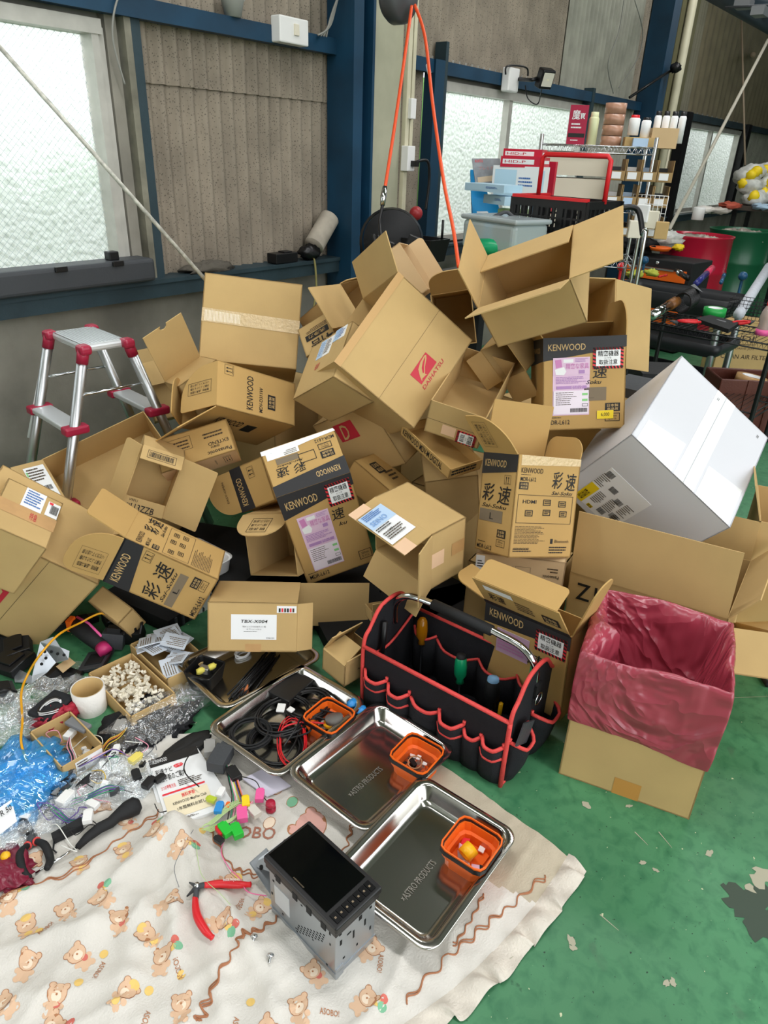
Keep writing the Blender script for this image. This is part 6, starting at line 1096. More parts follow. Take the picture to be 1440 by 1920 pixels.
# orange air hose hanging from the reel overhead
r=thing('hose_reel','grey overhead hose reel at the top edge of the picture','hose reel',(3.35,2.0,2.05)); p=atd(752,-6,3.2); MB().lathe(p-Vector((0,.03,0)),[(.0001,0),(.09,.0),(.105,.02),(.105,.07),(.09,.09),(.0001,.09)],mat('reel_grey','4A4B4D',.4),30,(0,1,0)).build('reel_drum',r); MB().box(p+Vector((0,.02,.32)),.05,.06,.5,greyd).build('hanger',r)
P1=[atd(772,12,3.2),atd(757,120,3.15),atd(738,250,3.1),atd(722,352,3.05)]; one(MB().tube(bez(P1),.0075,orangehose,10),'air_hose','orange air hose hanging straight down left, from the overhead reel','hose')
r=thing('hose_coupler','brass and black coupler at the end of the hanging orange hose','coupler',tuple(atd(720,370,3.05))); MB().tube([atd(722,350,3.05),atd(719,368,3.05),atd(717,385,3.05)],[.010,.014,.010],chrome,12).build('ferrule',r); MB().tube(bez([atd(717,385,3.05),atd(712,420,3.05),atd(716,460,3.0),atd(724,500,3.0)]),.007,black,8).build('whip_hose',r)
P2=[atd(778,10,3.2),atd(797,70,3.15),atd(812,200,3.05),atd(832,340,2.9),atd(850,430,2.75),atd(860,500,2.65)]; one(MB().tube(bez(P2),.0075,orangehose,10).tube([atd(802,122,3.12),atd(805,137,3.11)],.009,white,10),'air_hose','orange air hose slanting right with a white band, from the overhead reel','hose')
# black hose reel and boxes at the base of the pale column
c=atd(735,452,3.3); r=thing('cable_reel','black cable reel standing behind the heap at the foot of the pale column','cable reel',(c.x,c.y,max(0,c.z-.14))); 
for k,(rr,) in enumerate(((.14,),(.12,),(.10,),(.08,))): MB().lathe(c,[(rr,-.05+.0*k),(rr+.012,-.03),(rr,-.01)],black,30,(-.7,-.6,.2)).build('cord_turn' if k else 'flange',r)
MB().lathe(c,[(.0001,.0),(.13,0),(.135,.012),(.0001,.012)],blackm,30,(-.7,-.6,.2)).build('side_disc',r)
for i in range(3): MB().tube(bez([atd(700+i*9,440,3.1),atd(706+i*10,470,3.08),atd(700+i*12,500,3.05)]),.008,black,8).build('loose_cord',r)
c=atd(798,455,3.3); r=thing('plastic_bin','small open black bin on the bench left of the second window','bin',(c.x,c.y,c.z-.1)); m_=MB(); loft(m_,[[(x,y,c.z-.08) for x,y in rrect(c.x,c.y,.07,.07,.01)],[(x,y,c.z+.02) for x,y in rrect(c.x,c.y,.085,.085,.01)],[(x,y,c.z+.02) for x,y in rrect(c.x,c.y,.078,.078,.01)],[(x,y,c.z-.06) for x,y in rrect(c.x,c.y,.062,.062,.01)]],black,True,True,False); m_.build('tub',r); MB().tube([c+Vector((.06,-.05,0)),c+Vector((.06,-.05,.1))],.006,black,8).build('rod',r)
c=atd(780,400,3.7); r=thing('gear_lever','lever with a dull red ball knob beside the second window','lever',(c.x,c.y,0)); MB().blob(c,.035,.035,.035,mat('ball_dullred','9A2A2E',.4),0,1,18,12).build('ball_knob',r); MB().cyl(Vector((c.x,c.y,0)),c,.012,black,10).build('rod',r)
for i,(px,py,lab) in enumerate(((725,478,'black tripod arm among the cable reel cords'),(770,468,'black box shaped tool head right of the cable reel'))):
    c=atd(px,py,3.15); one(MB().box(c,.05,.05,.12,black,Euler((.3,.2,.4)).to_matrix()),'impact_tool',lab,'tool',bevel=.006)
r=thing('canvas_tray','grey tray with black bits on the bench below the second window','tray',tuple(onb(830,468))); MB().box(onb(835,472,.74),.35,.25,.03,greyd).build('tray_body',r,bevel=.006)
# sky blue sign board, posters, box stacks (bench right part)
def slabp(pts,d,th,m_,name,label,cat,prints=None,parent=None):
    P=[atd(a,b,d+(e if True else 0)) for a,b,e in pts]; n=(P[1]-P[0]).cross(P[3]-P[0]).normalized(); n=n if n.dot(CP-P[0])<0 else -n
    mb=MB(); mb.prism(P,n*th,m_)
    if prints: prints(mb,Frame(P[0],P[1],P[3],.001))
    return one(mb,name,label,cat)
sky=mat('sign_skyblue','1E9CE0',.35)
slabp([(882,318,0),(905,318,.0),(952,545,0),(890,545,0)],3.9,.02,sky,'sign_board','sky blue standing sign with white characters on the bench','sign',lambda mb,F:(T(mb,F,'ワ',.35,.52,.95,.74,paper,.03),T(mb,F,'り',.4,.8,.9,.96,paper,.03),Pl(mb,F,[(.42,.36),(.5,.31),(.58,.36),(.66,.38),(.58,.40),(.5,.46),(.42,.40),(.34,.38)],paper)))
slabp([(884,372,0),(932,372,0),(948,452,0),(892,452,0)],3.88,.02,sky,'leaning_board','sky blue lower board leaning in front of the standing sign','sign',lambda mb,F:T(mb,F,'ワ',.15,.3,.6,.75,paper,.03))
slabp([(885,297,0),(937,297,.0),(944,345,0),(892,348,0)],3.8,.01,mat('poster_grey','9AA0A6',.3,vary=.3,scale=20),'poster','grey landscape poster with red heading above the sky blue sign','poster',lambda mb,F:(T(mb,F,'KOITO',.1,.05,.38,.15,redst,.02),Pl(mb,F,[(.1,.7),(.9,.6),(.95,.8),(.1,.9)],mat('poster_warm','C9B79C',.4)),T(mb,F,'プレミアム',.2,.3,.85,.42,mat('poster_rose','B98484',.4),.01)))
def pbox(px,py,d,dx,dy,dz,m_,label,rz=0,pr=None,name='product_box',group='product boxes on the bench'):
    c=atd(px,py,d); R_=rotz(rz); mb=MB(); mb.box(c,dx,dy,dz,m_,R_)
    F=Frame(c+R_@Vector((-dx/2,dy/2,dz/2)),c+R_@Vector((-dx/2,-dy/2,dz/2)),c+R_@Vector((-dx/2,dy/2,-dz/2)),.001); 
    G=Frame(c+R_@Vector((-dx/2,-dy/2,dz/2)),c+R_@Vector((dx/2,-dy/2,dz/2)),c+R_@Vector((-dx/2,-dy/2,-dz/2)),.001)
    if pr: pr(mb,F,G)
    return one(mb,name,label,'box',group)
boxred=mat('box_crimson','C81E3C',.4); bb=mat('box_paleblue','BBDDF0',.4); bw=mat('box_white','EEF1F2',.4)
def pr1(mb,F,G): Rr(mb,F,.05,.25,.8,.7,paper); T(mb,F,'HID-P',.1,.35,.6,.6,ink_r,.01); Rr(mb,G,.1,.3,.9,.6,paper)
pbox(985,289,3.7,.16,.20,.045,boxred,'red and white flat box, topmost of the stack by the second window',.3,pr1)
pbox(985,304,3.7,.17,.22,.05,boxred,'red and white flat box, second of the stack by the second window',.25,pr1)
def pr2(mb,F,G): Rr(mb,F,.05,.1,.5,.9,bb); Pa(mb,F,.55,.3,.9,.6,3,bluei,4); Rr(mb,G,.1,.1,.4,.9,bb)
pbox(975,345,3.75,.16,.26,.17,bw,'pale blue and white upright box under the red flat boxes',.2,pr2)
pbox(925,352,3.55,.14,.26,.035,bb,'pale blue flat box lying before the grey poster',-.2,pr2)
pbox(945,375,3.55,.12,.20,.04,bb,'pale blue box tilted down over the sky blue sign',-.5,pr2)
pbox(1022,352,3.9,.03,.10,.26,boxred,'narrow red and white box left of the cream boxes',.1)
pbox(962,402,3.6,.10,.14,.05,mat('box_greenish','A8C38A',.5),'green and purple little box below the tilted pale blue box',.3,lambda mb,F,G:Rr(mb,F,.2,.3,.6,.7,purple))
# clear tub with grey handle and green bottle
c=atd(945,438,3.0); r=thing('clear_case','clear plastic case with a grey arch handle, between the sign and the black crate','case',(c.x,c.y,c.z-.08)); ct=mat('clear_plastic_case','CFE0E0',.15,trans=.5); R_=rotz(-.3)
MB().box(c+Vector((0,0,-.01)),.20,.32,.12,ct,R_).build('case_tub',r,bevel=.02,seg=3); MB().box(c+Vector((0,0,.058)),.21,.34,.02,mat('clear_lid','B9C6C8',.2,trans=.3),R_).build('lid',r,bevel=.008)
h=[atd(924,420,3.0),atd(926,406,3.0),atd(945,398,3.0),atd(952,398,3.0),atd(966,410,3.0),atd(972,414,3.0)]; MB().tube(h,.008,greyd,8).build('arch_handle',r)
c=atd(925,464,2.95); one(MB().tube([c+Vector((-.02,.07,0)),c,c+Vector((.03,-.08,.0))],[.03,.036,.028],green,16),'spray_bottle','green bottle lying in front of the clear plastic case','bottle')
# black folding crate with red handle
c=atd(1058,410,3.05); r=thing('folding_crate','black folding crate with a tall red handle behind the highest carton','crate',(c.x,c.y,c.z-.1)); R_=rotz(-.15); W,Dp,Hh=.26,.36,.16
mb=MB()
for sx_ in (-1,1): mb.box(c+R_@Vector((sx_*W/2,0,Hh/2-.015)),.012,Dp,.03,black,R_); mb.box(c+R_@Vector((sx_*W/2,0,-Hh/2+.01)),.012,Dp,.03,black,R_)
for sy_ in (-1,1): mb.box(c+R_@Vector((0,sy_*Dp/2,Hh/2-.015)),W,.012,.03,black,R_); mb.box(c+R_@Vector((0,sy_*Dp/2,-Hh/2+.01)),W,.012,.03,black,R_)
mb.box(c+Vector((0,0,-Hh/2)),W,Dp,.01,black,R_)
for i in range(13):
    y=-Dp/2+Dp*i/12
    for sx_ in (-1,1): mb.box(c+R_@Vector((sx_*W/2,y,0)),.008,.010 if i%4 else .03,Hh,black,R_)
for k in range(4):
    for sx_ in (-1,1): mb.box(c+R_@Vector((sx_*W/2,0,-Hh/2+.04*k+.01)),.006,Dp,.008,black,R_)
for i in range(9):
    x=-W/2+W*i/8
    for sy_ in (-1,1): mb.box(c+R_@Vector((x,sy_*Dp/2,0)),.010,.008,Hh,black,R_)
mb.build('crate_body',r)
mb=MB(); mb.box(c+R_@Vector((-W/2,-.0,Hh/2+.004)),.02,Dp+.01,.012,red,R_); mb.box(c+R_@Vector((0,Dp/2,Hh/2+.004)),W,.02,.012,red,R_); mb.build('red_rim',r)
hp=[c+R_@Vector((0,.15,Hh/2)),c+R_@Vector((0,.15,Hh/2+.15)),c+R_@Vector((0,.135,Hh/2+.165)),c+R_@Vector((0,-.165,Hh/2+.165)),c+R_@Vector((0,-.18,Hh/2+.15)),c+R_@Vector((0,-.18,Hh/2-.01))]; MB().tube(hp,.010,red,8).build('red_handle',r)
# chrome shelf rack
S=[atd(1012,278,4.1),atd(1128,275,3.9)]; c=atd(1130,275,4.15); zt=c.z
u=Vector((.45,-.89,0)).normalized(); v=Vector((.89,.45,0)).normalized(); A=atd(1013,282,4.0); A.z=zt
W,Dp=.62,.36; r=thing('wire_shelving','chrome wire shelving unit stocked with small cartons and cans, before the second window','shelving',(A.x+.3,A.y-.2,0))
def sp(a,b,z): return Vector((A.x,A.y,0))+u*a+v*b+Vector((0,0,z))
for a in (0,W):
    for b in (0,Dp): MB().cyl(sp(a,b,.0),sp(a,b,zt+.05),.011,chrome,12).build('post',r)
for zz in (zt,zt-.30,zt-.60,zt-.95):
    mb=MB()
    for b in (0,Dp):
        for dz in (0,-.035): mb.tube([sp(0,b,zz+dz),sp(W,b,zz+dz)],.0035,chrome,6)
        for i in range(18): mb.tube([sp(W*i/18,b,zz),sp(W*(i+.5)/18,b,zz-.035),sp(W*(i+1)/18,b,zz)],.0018,chrome,4)
    for a in (0,W):
        for dz in (0,-.035): mb.tube([sp(a,0,zz+dz),sp(a,Dp,zz+dz)],.0035,chrome,6)
    for i in range(24): mb.tube([sp(W*i/23,0,zz),sp(W*i/23,Dp,zz)],.0018,chrome,4)
    mb.build('wire_shelf',r)
def sb(a,b,z,da,db,dz,m_,label,pr=None,name='product_box',group='goods on the chrome shelving',cat='box'):
    mb=MB(); mb.hexa([sp(a,b,z),sp(a+da,b,z),sp(a+da,b+db,z),sp(a,b+db,z),sp(a,b,z+dz),sp(a+da,b,z+dz),sp(a+da,b+db,z+dz),sp(a,b+db,z+dz)],m_)
    if pr: pr(mb,Frame(sp(a,b,z+dz),sp(a+da,b,z+dz),sp(a,b,z),.001))
    return one(mb,name,label,cat,group)
mag=mat('box_magenta','A9173F',.4)
sb(.14,.1,zt,.10,.08,.20,mag,'tall dark crimson box with white characters on the top shelf',lambda mb,F:(T(mb,F,'魔π',.15,.12,.85,.36,paper,.02),Pa(mb,F,.15,.45,.85,.62,2,paper,4),Rr(mb,F,.05,.7,.95,.8,ink),Pa(mb,F,.2,.86,.8,.92,1,paper,4)))
def can(a,b,z,r_,h,m_,label,cap=None,name='spray_can',cat='can'):
    p=sp(a,b,z); q=thing(name,label,cat,tuple(p),'goods on the chrome shelving'); MB().lathe(p,[(.0001,0),(r_,0),(r_,h*.8),(r_*.8,h*.86),(.0001,h*.86)],m_,20).build('can_body',q); MB().lathe(p,[(r_*.8,h*.86),(r_*.75,h),(.0001,h)],cap or m_,20).build('cap',q)
can(.28,.14,zt,.028,.17,mat('bottle_pale','D9DDB0',.4),'pale yellow green bottle next to the crimson box',mat('bottle_pale','D9DDB0',.4),'bottle','bottle')
for i in range(4):
    p=sp(.39,.16,zt+.055*i); o=thing('tape_roll',('brown packing tape roll, bottom of the stack on the shelving','brown packing tape roll, second of the stack on the shelving','brown packing tape roll, third of the stack on the shelving','brown packing tape roll, topmost of the stack on the shelving')[i],'tape roll',tuple(p),'tape rolls on the top shelf'); MB().lathe(p,[(.04,0),(.058,0),(.058,.052),(.04,.052)],mat('tape_brown','B58A72',.3,vary=.15,scale=40),28).build('tape',o)
can(.50,.12,zt+.06,.03,.10,white,'white can with red top on the small carton, top shelf',red); can(.565,.12,zt+.05,.026,.10,paper,'white can with black top beside the red topped can',black)
sb(.46,.07,zt,.16,.12,.05,card,'small tan carton under the red topped can on the top shelf')
cans=('white and black spray can, first from the left on the right end of the shelving','white and black spray can, second from the left on the right end of the shelving','white and black spray can, third from the left on the right end of the shelving','white and black spray can, fourth from the left on the right end of the shelving')
for i in range(4): can(.64+.045*i,.25,zt+.03,.020,.16,paper,cans[i],black)
sb(.60,.08,zt,.14,.22,.10,card3,'open tan carton at the right end of the top shelf'); sb(.50,.02,zt+.0,.08,.05,.045,bluep,'blue and white little box before the open tan carton')
cr1=mat('box_cream','DCD2BE',.6)
for i,(z,lab) in enumerate(((zt-.155,'upper long cream box inside the chrome shelving'),(zt-.295,'lower long cream box inside the chrome shelving'),(zt-.45,'cream box at the bottom left of the chrome shelving'))): sb(.03,.05,z,.36,.26,.125,cr1,lab)
dv=mat('card_shade','A88A5C',.8,vary=.1,scale=8); n_=0; ords=('first','second','third','fourth')
for zi,(z,rw) in enumerate(((zt-.17,'upper'),(zt-.30,'middle'),(zt-.46,'lower'))):
    for i in range(4):
        a=.40+.085*i; mb=MB(); w_=.078
        for q in ((a,.0,.004,.2,.11),(a+w_,.0,.004,.2,.11)): mb.hexa([sp(q[0],-.02,z),sp(q[0]+q[2],-.02,z),sp(q[0]+q[2],.2,z),sp(q[0],.2,z),sp(q[0],-.02,z+.11),sp(q[0]+q[2],-.02,z+.11),sp(q[0]+q[2],.2,z+.11),sp(q[0],.2,z+.11)],dv)
        mb.hexa([sp(a,-.02,z),sp(a+w_,-.02,z),sp(a+w_,.2,z),sp(a,.2,z),sp(a,-.02,z+.004),sp(a+w_,-.02,z+.004),sp(a+w_,.2,z+.004),sp(a,.2,z+.004)],dv); mb.hexa([sp(a,-.02,z),sp(a+w_,-.02,z),sp(a+w_,-.016,z),sp(a,-.016,z),sp(a,-.02,z+.05),sp(a+w_,-.02,z+.05),sp(a+w_,-.016,z+.05),sp(a,-.016,z+.05)],dv)
        mb.box(sp(a+w_/2,.08,z+.04),.05,.05,.06,(greyd,paper,bluep,black)[(i+zi)%4],rotz(.4)); Rr(mb,Frame(sp(a+.01,-.022,z+.045),sp(a+.06,-.022,z+.045),sp(a+.01,-.022,z+.01),.001),0,0,1,1,(paper,bluep,paper,paper)[(i*zi)%4])
        one(mb,'parts_carton',f'small open parts carton, {ords[i]} from the left in the {rw} row of the chrome shelving','carton','parts cartons in the chrome shelving')
# small cage with hanging bits at right of the shelving
c=atd(1215,395,4.0); mb=MB()
for i in range(9): mb.tube([c+Vector((.0,.1-.025*i,-.1)),c+Vector((0,.1-.025*i,.08))],.002,white,4)
for k in range(5): mb.tube([c+Vector((0,.1,-.1+.045*k)),c+Vector((0,-.1,-.1+.045*k))],.002,white,4)
one(mb,'wire_grid','white wire grid hung with packets at the right of the shelving','wire grid')
for i,(px,py,m_,lab) in enumerate(((1205,400,paper,'white packet hanging on the wire grid, leftmost'),(1222,412,cream,'cream packet hanging low on the wire grid'),(1240,432,card,'little tan tag carton hanging by a white string'),(1190,430,cream,'cream roll hanging below the shelving corner'))):
    c=atd(px,py,3.9); one(MB().box(c,.03,.07,.09,m_,rotz(.2*i)),'hanging_packet',lab,'packet',bevel=.004)
mb=MB().tube(bez([atd(1150,395,3.6),atd(1180,388,3.6),atd(1198,398,3.6),atd(1205,440,3.6)]),.014,black,8); mb.tube(bez([atd(1205,440,3.6),atd(1204,470,3.6),Vector((atd(1204,470,3.6).x,atd(1204,470,3.6).y,.02))]),.012,chrome,8); one(mb,'flex_duct','black and silver flexible duct curving beside the shelving','duct')
# work lamp over the second window
c=aty(1022,147,WY-.35); r=thing('work_lamp','black halogen work lamp bracketed over the second window','lamp',tuple(c)); R_=Euler((.35,0,-.5)).to_matrix(); mb=MB(); mb.box(c,.10,.07,.115,black,R_); mb.build('housing',r,bevel=.01); f=Frame(c+R_@Vector((-.05,-.036,.055)),c+R_@Vector((.05,-.036,.055)),c+R_@Vector((-.05,-.036,-.055)),.001); mb=MB(); Rr(mb,f,.1,.12,.9,.85,mat('lamp_reflector','DCD8C8',.3)); Rr(mb,f,.42,.45,.6,.52,mat('bulb','EFE9C8',.3),2); mb.build('lamp_glass',r)
MB().tube(bez([c+Vector((-.02,.05,0)),aty(995,150,WY-.28),aty(968,148,WY-.12),aty(962,150,WY-.07)]),.012,black,8).build('arm',r); MB().tube(bez([aty(985,160,WY-.2),aty(990,185,WY-.2),aty(1008,195,WY-.2),aty(1016,165,WY-.28)]),.004,black,6).build('cord',r)
r=thing('junction_box','white junction box on the girt left of the work lamp','junction box',tuple(aty(957,150,WY-.12))); MB().box(aty(957,150,WY-.12),.14,.06,.14,white).build('housing',r,bevel=.008); MB().tube(bez([aty(948,140,WY-.15),aty(950,125,WY-.15),aty(970,123,WY-.15),aty(988,128,WY-.15),aty(990,142,WY-.15)]),.006,black,8).build('cord',r)
# rods and pipes at the right
def rod(a,b,da,db,rr,m_,name,label,cat='rod'): one(MB().tube([atd(*a,da),atd(*b,db)],rr,m_,8),name,label,cat)
q=aty(1300,0,WY-.22); q2=aty(1240,330,WY-.22); r=thing('conduit','cream conduit pair running down beside the second blue column','conduit',(q2.x,q2.y,0)); MB().tube([Vector((q.x,q.y,3.4)),Vector((q.x,q.y,.3))],.04,pipe_m,10).build('pipe',r); MB().tube([Vector((q.x+.11,q.y,1.55)),Vector((q.x+.11,q.y,.3))],.025,pipe_m,10).build('pipe',r)
one(MB().tube(bez([aty(1180,183,WY-.1),aty(1215,160,WY-.2),aty(1245,140,WY-.24),aty(1268,128,WY-.26),aty(1272,122,WY-.28)]),.012,black,8).blob(aty(1267,127,WY-.3),.05,.05,.04,black,.2),'cord','black cord tied to the cream conduit and running to the girt','cord')
rod((1390,15),(1397,310),7.4,7.2,.010,mat('rod_rust','8A7A66',.6),'hanging_rod','thin rusty rod hanging down at the far right'); rod((1440,75),(1255,430),6.5,5.2,.014,mat('rod_white2','B5B0A0',.5),'brace_rod','pale brace rod slanting across the far right window')
one(MB().tube([aty(1412,103,WY-.05),aty(1412,103,WY-.3)],.03,mat('rod_rust','8A7A66',.6),10),'peg','rusty peg sticking out of the board wall, upper right','peg')
r=thing('roof_truss','dark roof girder with lamp fittings at the top right corner','girder',tuple(atd(1400,10,5.0))); mb=MB(); mb.tube([atd(1300,-40,6),atd(1470,45,4.6)],.09,mat('girder_dark','2B3A44',.6),4); mb.build('girder',r); mb=MB(); mb.box(atd(1395,8,4.8),.12,.1,.05,grey); mb.box(atd(1425,22,4.6),.14,.08,.05,grey); mb.tube([atd(1360,14,4.8),atd(1440,10,4.6)],.008,greyd,6); mb.build('fittings',r)
one(MB().tube(bez([aty(1170,0,WY-.06),aty(1160,60,WY-.06),aty(1140,120,WY-.06),aty(1150,175,WY-.06)]),.004,mat('cable_grey','8E8E88',.5),6).tube(bez([aty(1190,0,WY-.06),aty(1205,60,WY-.06),aty(1195,110,WY-.06),aty(1160,165,WY-.06)]),.004,mat('cable_grey','8E8E88',.5),6),'cable','thin grey cables looping down the sheet wall left of the second blue column','cable')

# ------------------------------------------------------------------ loose parts and packaging on the floor, left
def fl(px,py,z=.0): p=at(px,py,.015); b=clothz(p.x,p.y) if (p.x<1.1 and edge(p.x)<p.y<yfar(p.x)) else 0.0; return Vector((p.x,p.y,b+z))
def corners_carton(key,pts,h,label,m_=card,group='little parts cartons on the floor'):
    """open carton whose floor footprint is given by three corners"""
    A,B,C_=[at(*p,h) for p in pts]; A.z=B.z=C_.z=0.0
    c=manual(key,A,(B-A),(C_-A),((B-A).length,(C_-A).length,h),label,opent='T',m=m_,group=group); return c
c=corners_carton('leaf',[(243,1208),(313,1275),(318,1172)],.055,'small open carton full of folded instruction leaflets, under the white bin'); c.flm; c.done()
g=random.Random(2)
for i in range(14):
    p=at(318,1225,.04)+Vector((g.uniform(-.05,.05),g.uniform(-.07,.07),.004*i*.7)); R_=Euler((g.uniform(-.35,.35),g.uniform(-.35,.35),g.uniform(0,3))).to_matrix(); mb=MB(); mb.box(p,.075,.05,.003,mat('leaflet_bluish','D3DBE6',.5),R_)
    F=Frame(p+R_@Vector((-.035,.02,.0015)),p+R_@Vector((.035,.02,.0015)),p+R_@Vector((-.035,-.02,.0015)),.0006); Pa(mb,F,.05,.05,.95,.9,5,greyink,i,1)
    one(mb,'instruction_leaflet','folded bluish instruction leaflet in the small carton below the white bin','leaflet','leaflets in the small carton')
c=corners_carton('clips',[(165,1262),(245,1345),(245,1222)],.05,'small open carton full of white plastic clips, left of the leaflet carton'); c.done()
g=random.Random(9); clipm=mat('clip_ivory','E9E2D0',.5); K0=at(165,1262,.05);K1=at(245,1345,.05);K2=at(245,1222,.05)
for i in range(170):
    a,b=g.uniform(.10,.9),g.uniform(.08,.92); p=K0+(K1-K0)*a+(K2-K0)*b; p.z=g.uniform(.012,.040)+.012*math.sin(PI*a)*math.sin(PI*b); mb=MB(); R_=Euler((g.uniform(-1,1),g.uniform(-1,1),g.uniform(0,3))).to_matrix()
    mb.box(p,.016,.008,.006,clipm,R_); mb.box(p+R_@Vector((.004,0,.005)),.004,.008,.005,clipm,R_)
    one(mb,'plastic_clip','ivory plastic clip in the small carton of clips','clip','ivory clips in the small carton')
c=corners_carton('reds',[(120,1300),(190,1395),(75,1330)],.055,'small open carton with red net packets and a printed slip on its side')
A=at(80,1420,0);
c.done()
c=corners_carton('reds2',[(115,1440),(193,1395),(60,1370)],.055,'small carton with a barcode slip, front of the little cartons on the left')
F=Frame(c.c('001'),c.c('101'),c.c('000')); mb,G,dn=whitelabel(c.root,F.sub(.3,.15,.95,.85,.001)); Pa(mb,G,.05,.1,.6,.5,2,ink_s,3,3); Bc(mb,G,.05,.6,.3,.9,ink,3,3); dn(); c.done()
for i,(px,py,m_,r_,lab) in enumerate(((100,1355,mat('net_red','A81E36',.4,bump=.5,bscale=60),.045,'crumpled red net packet in the small carton, left'),(125,1345,mat('net_red','A81E36',.4),.035,'crumpled red net packet in the small carton, right'))): one(MB().blob(fl(px,py,.03),r_,r_*.8,.022,m_,.35,5,22,12,seed=i),'red_packet',lab,'packet')
for i in range(3): one(MB().tube([fl(100,1350,.055)+Vector((.03*math.cos(t),.022*math.sin(t),.006*i+.004*math.sin(2*t))) for t in [2*PI*k/26 for k in range(22)]],.0028,(paper,paper,black)[i],6,flat=.4),'cable_tie_loop',('white band loop, lower, over the red packets','white band loop, upper, over the red packets','black band loop over the red packets')[i],'band')
one(MB().box(fl(150,1375,.045),.03,.07,.012,grey,rotz(.2)),'grey_remote','grey flat plastic part lying in the small carton','part',bevel=.004)
# paper tube
c=fl(170,1320,0); r=thing('paper_tube','short wide cardboard tube wrapped in white paper beside the clip carton','tube',tuple(c)); MB().lathe(c,[(.042,0),(.044,.075),(.041,.075),(.039,0)],mat('paper_wrinkled','E3E0DA',.7,bump=.5,bscale=30),30).build('paper_wrap',r); MB().lathe(c,[(.0385,.0),(.0405,.0745),(.0385,.0745),(.0365,.0)],card,30).build('tube_core',r)
# white bin under the carton
c=at(330,1165,.0)+Vector((.12,.06,0)); r=thing('white_bin','white plastic bin half under the black-banded carton lying at the left','bin',tuple(c)); m_=MB(); loft(m_,[[(x,y,0) for x,y in rrect(c.x,c.y,.085,.085,.03)],[(x,y,.16) for x,y in rrect(c.x,c.y,.105,.105,.035)],[(x,y,.165) for x,y in rrect(c.x,c.y,.11,.11,.035)],[(x,y,.16) for x,y in rrect(c.x,c.y,.098,.098,.03)],[(x,y,.01) for x,y in rrect(c.x,c.y,.08,.08,.03)]],white,True,True); m_.build('tub',r); MB().box(c+Vector((-.09,-.02,.13)),.02,.07,.03,hole).build('hand_opening',r)
# zinc bracket with holes
A=[at(62,1262,.01),at(98,1245,.05),at(72,1205,.12),at(108,1195,.13),at(133,1218,.09),at(128,1238,.06),at(100,1262,.02)]
r=thing('metal_bracket','bent zinc dashboard bracket with round holes lying under the yellow cable','bracket',tuple(fl(95,1240))); mb=MB(); mb.prism([at(60,1268,.02),at(75,1205,.10),at(100,1195,.11),at(113,1215,.09),at(130,1222,.07),at(128,1237,.05),at(105,1243,.04),at(88,1262,.02)],(.001,.0,.002),zinc); mb.prism([at(25,1250,.02),at(60,1268,.02),at(88,1262,.02),at(60,1282,.005),at(28,1280,.005)],(.0,.0,.002),zinc); mb.build('plate',r)
mb=MB()
for px,py in ((78,1215),(76,1227),(84,1222),(86,1234),(98,1208),(104,1216),(108,1226),(96,1222),(120,1228),(78,1245)): 
    t=at(px,py,.085); mb.lathe(at(px,py,.088-.0006*(py-1205)),[(.0001,.003),(.0045,.003),(.0045,0)],hole,10,(CP-t))
mb.build('bracket_holes',r)
# dark trim and tools heaped at the back left
trims=(((0,1185),.10,.07,.03,'black car trim panel at the left edge below the emblem carton'),((20,1240),.09,.08,.025,'black square trim panel at the left edge, below the first one'),((5,1300),.06,.05,.03,'black plastic trim end at the left edge beside the yellow cable'),((140,1165),.14,.03,.02,'long black dashboard trim strip below the black-banded carton on its side'),((225,1160),.10,.04,.03,'black trim with a curved edge behind the leaflet carton'),((180,1235),.10,.05,.012,'flat black bag of parts left of the clip carton'),((60,1180),.09,.06,.04,'lump of black trim below the red emblem carton'),((250,1195),.05,.04,.05,'black tool body behind the leaflet carton'),((215,1205),.05,.04,.05,'small black and green tool behind the clip carton'),((110,1270),.10,.06,.01,'black plastic sheet under the zinc bracket'),((30,1215),.09,.06,.03,'black trim lump beside the zinc bracket'))
for i,((px,py),a,b,h,lab) in enumerate(trims):
    c=fl(px,py,h*.6); R_=Euler((g.uniform(-.2,.2),g.uniform(-.25,.25),g.uniform(-.6,.9))).to_matrix(); mb=MB(); mb.box(c,a,b*1.6,h,(black,blackm,greyd)[i%3],R_); mb.box(c+R_@Vector((0,0,h*.6)),a*.6,b*1.0,h*.4,(blackm,black,blackm)[i%3],R_); mb.tube(bez([c+R_@Vector((-a*.5,-b*.8,h*.5)),c+R_@Vector((0,-b*.9,h*.9)),c+R_@Vector((a*.5,-b*.7,h*.4))]),.005,black,6)
    one(mb,'trim_panel',lab,'trim panel','black trim parts on the left',bevel=.004,seg=2)
r=thing('cordless_tool','black and magenta cordless tool with an orange lever below the black-banded carton on its side','tool',tuple(fl(175,1205))); MB().tube([fl(142,1190,.05),fl(165,1203,.045),fl(192,1222,.035)],[.022,.026,.020],blackm,14).build('body',r); MB().tube([fl(150,1186,.075),fl(172,1197,.072),fl(194,1213,.055)],.004,pinkp,8).build('magenta_stripe',r); MB().tube([fl(192,1222,.035),fl(200,1230,.03)],.021,mat('magenta','C2306E',.4),14).build('end_cap',r); MB().box(fl(138,1192,.06),.03,.015,.04,orange,rotz(.5)).build('orange_lever',r)
# yellow cable running through
mb=MB().tube(bez([at(215,1165,.10),at(190,1150,.13),at(150,1168,.11),at(110,1190,.14),at(75,1228,.12),at(52,1265,.06),at(40,1300,.05),at(42,1350,.05),at(40,1395,.06),at(58,1440,.04),at(90,1475,.03)]),.0032,mat('cable_yellow','E8A61E',.4),8); one(mb,'yellow_cable','long thin yellow cable looping from the heap down to the blue bags','cable')
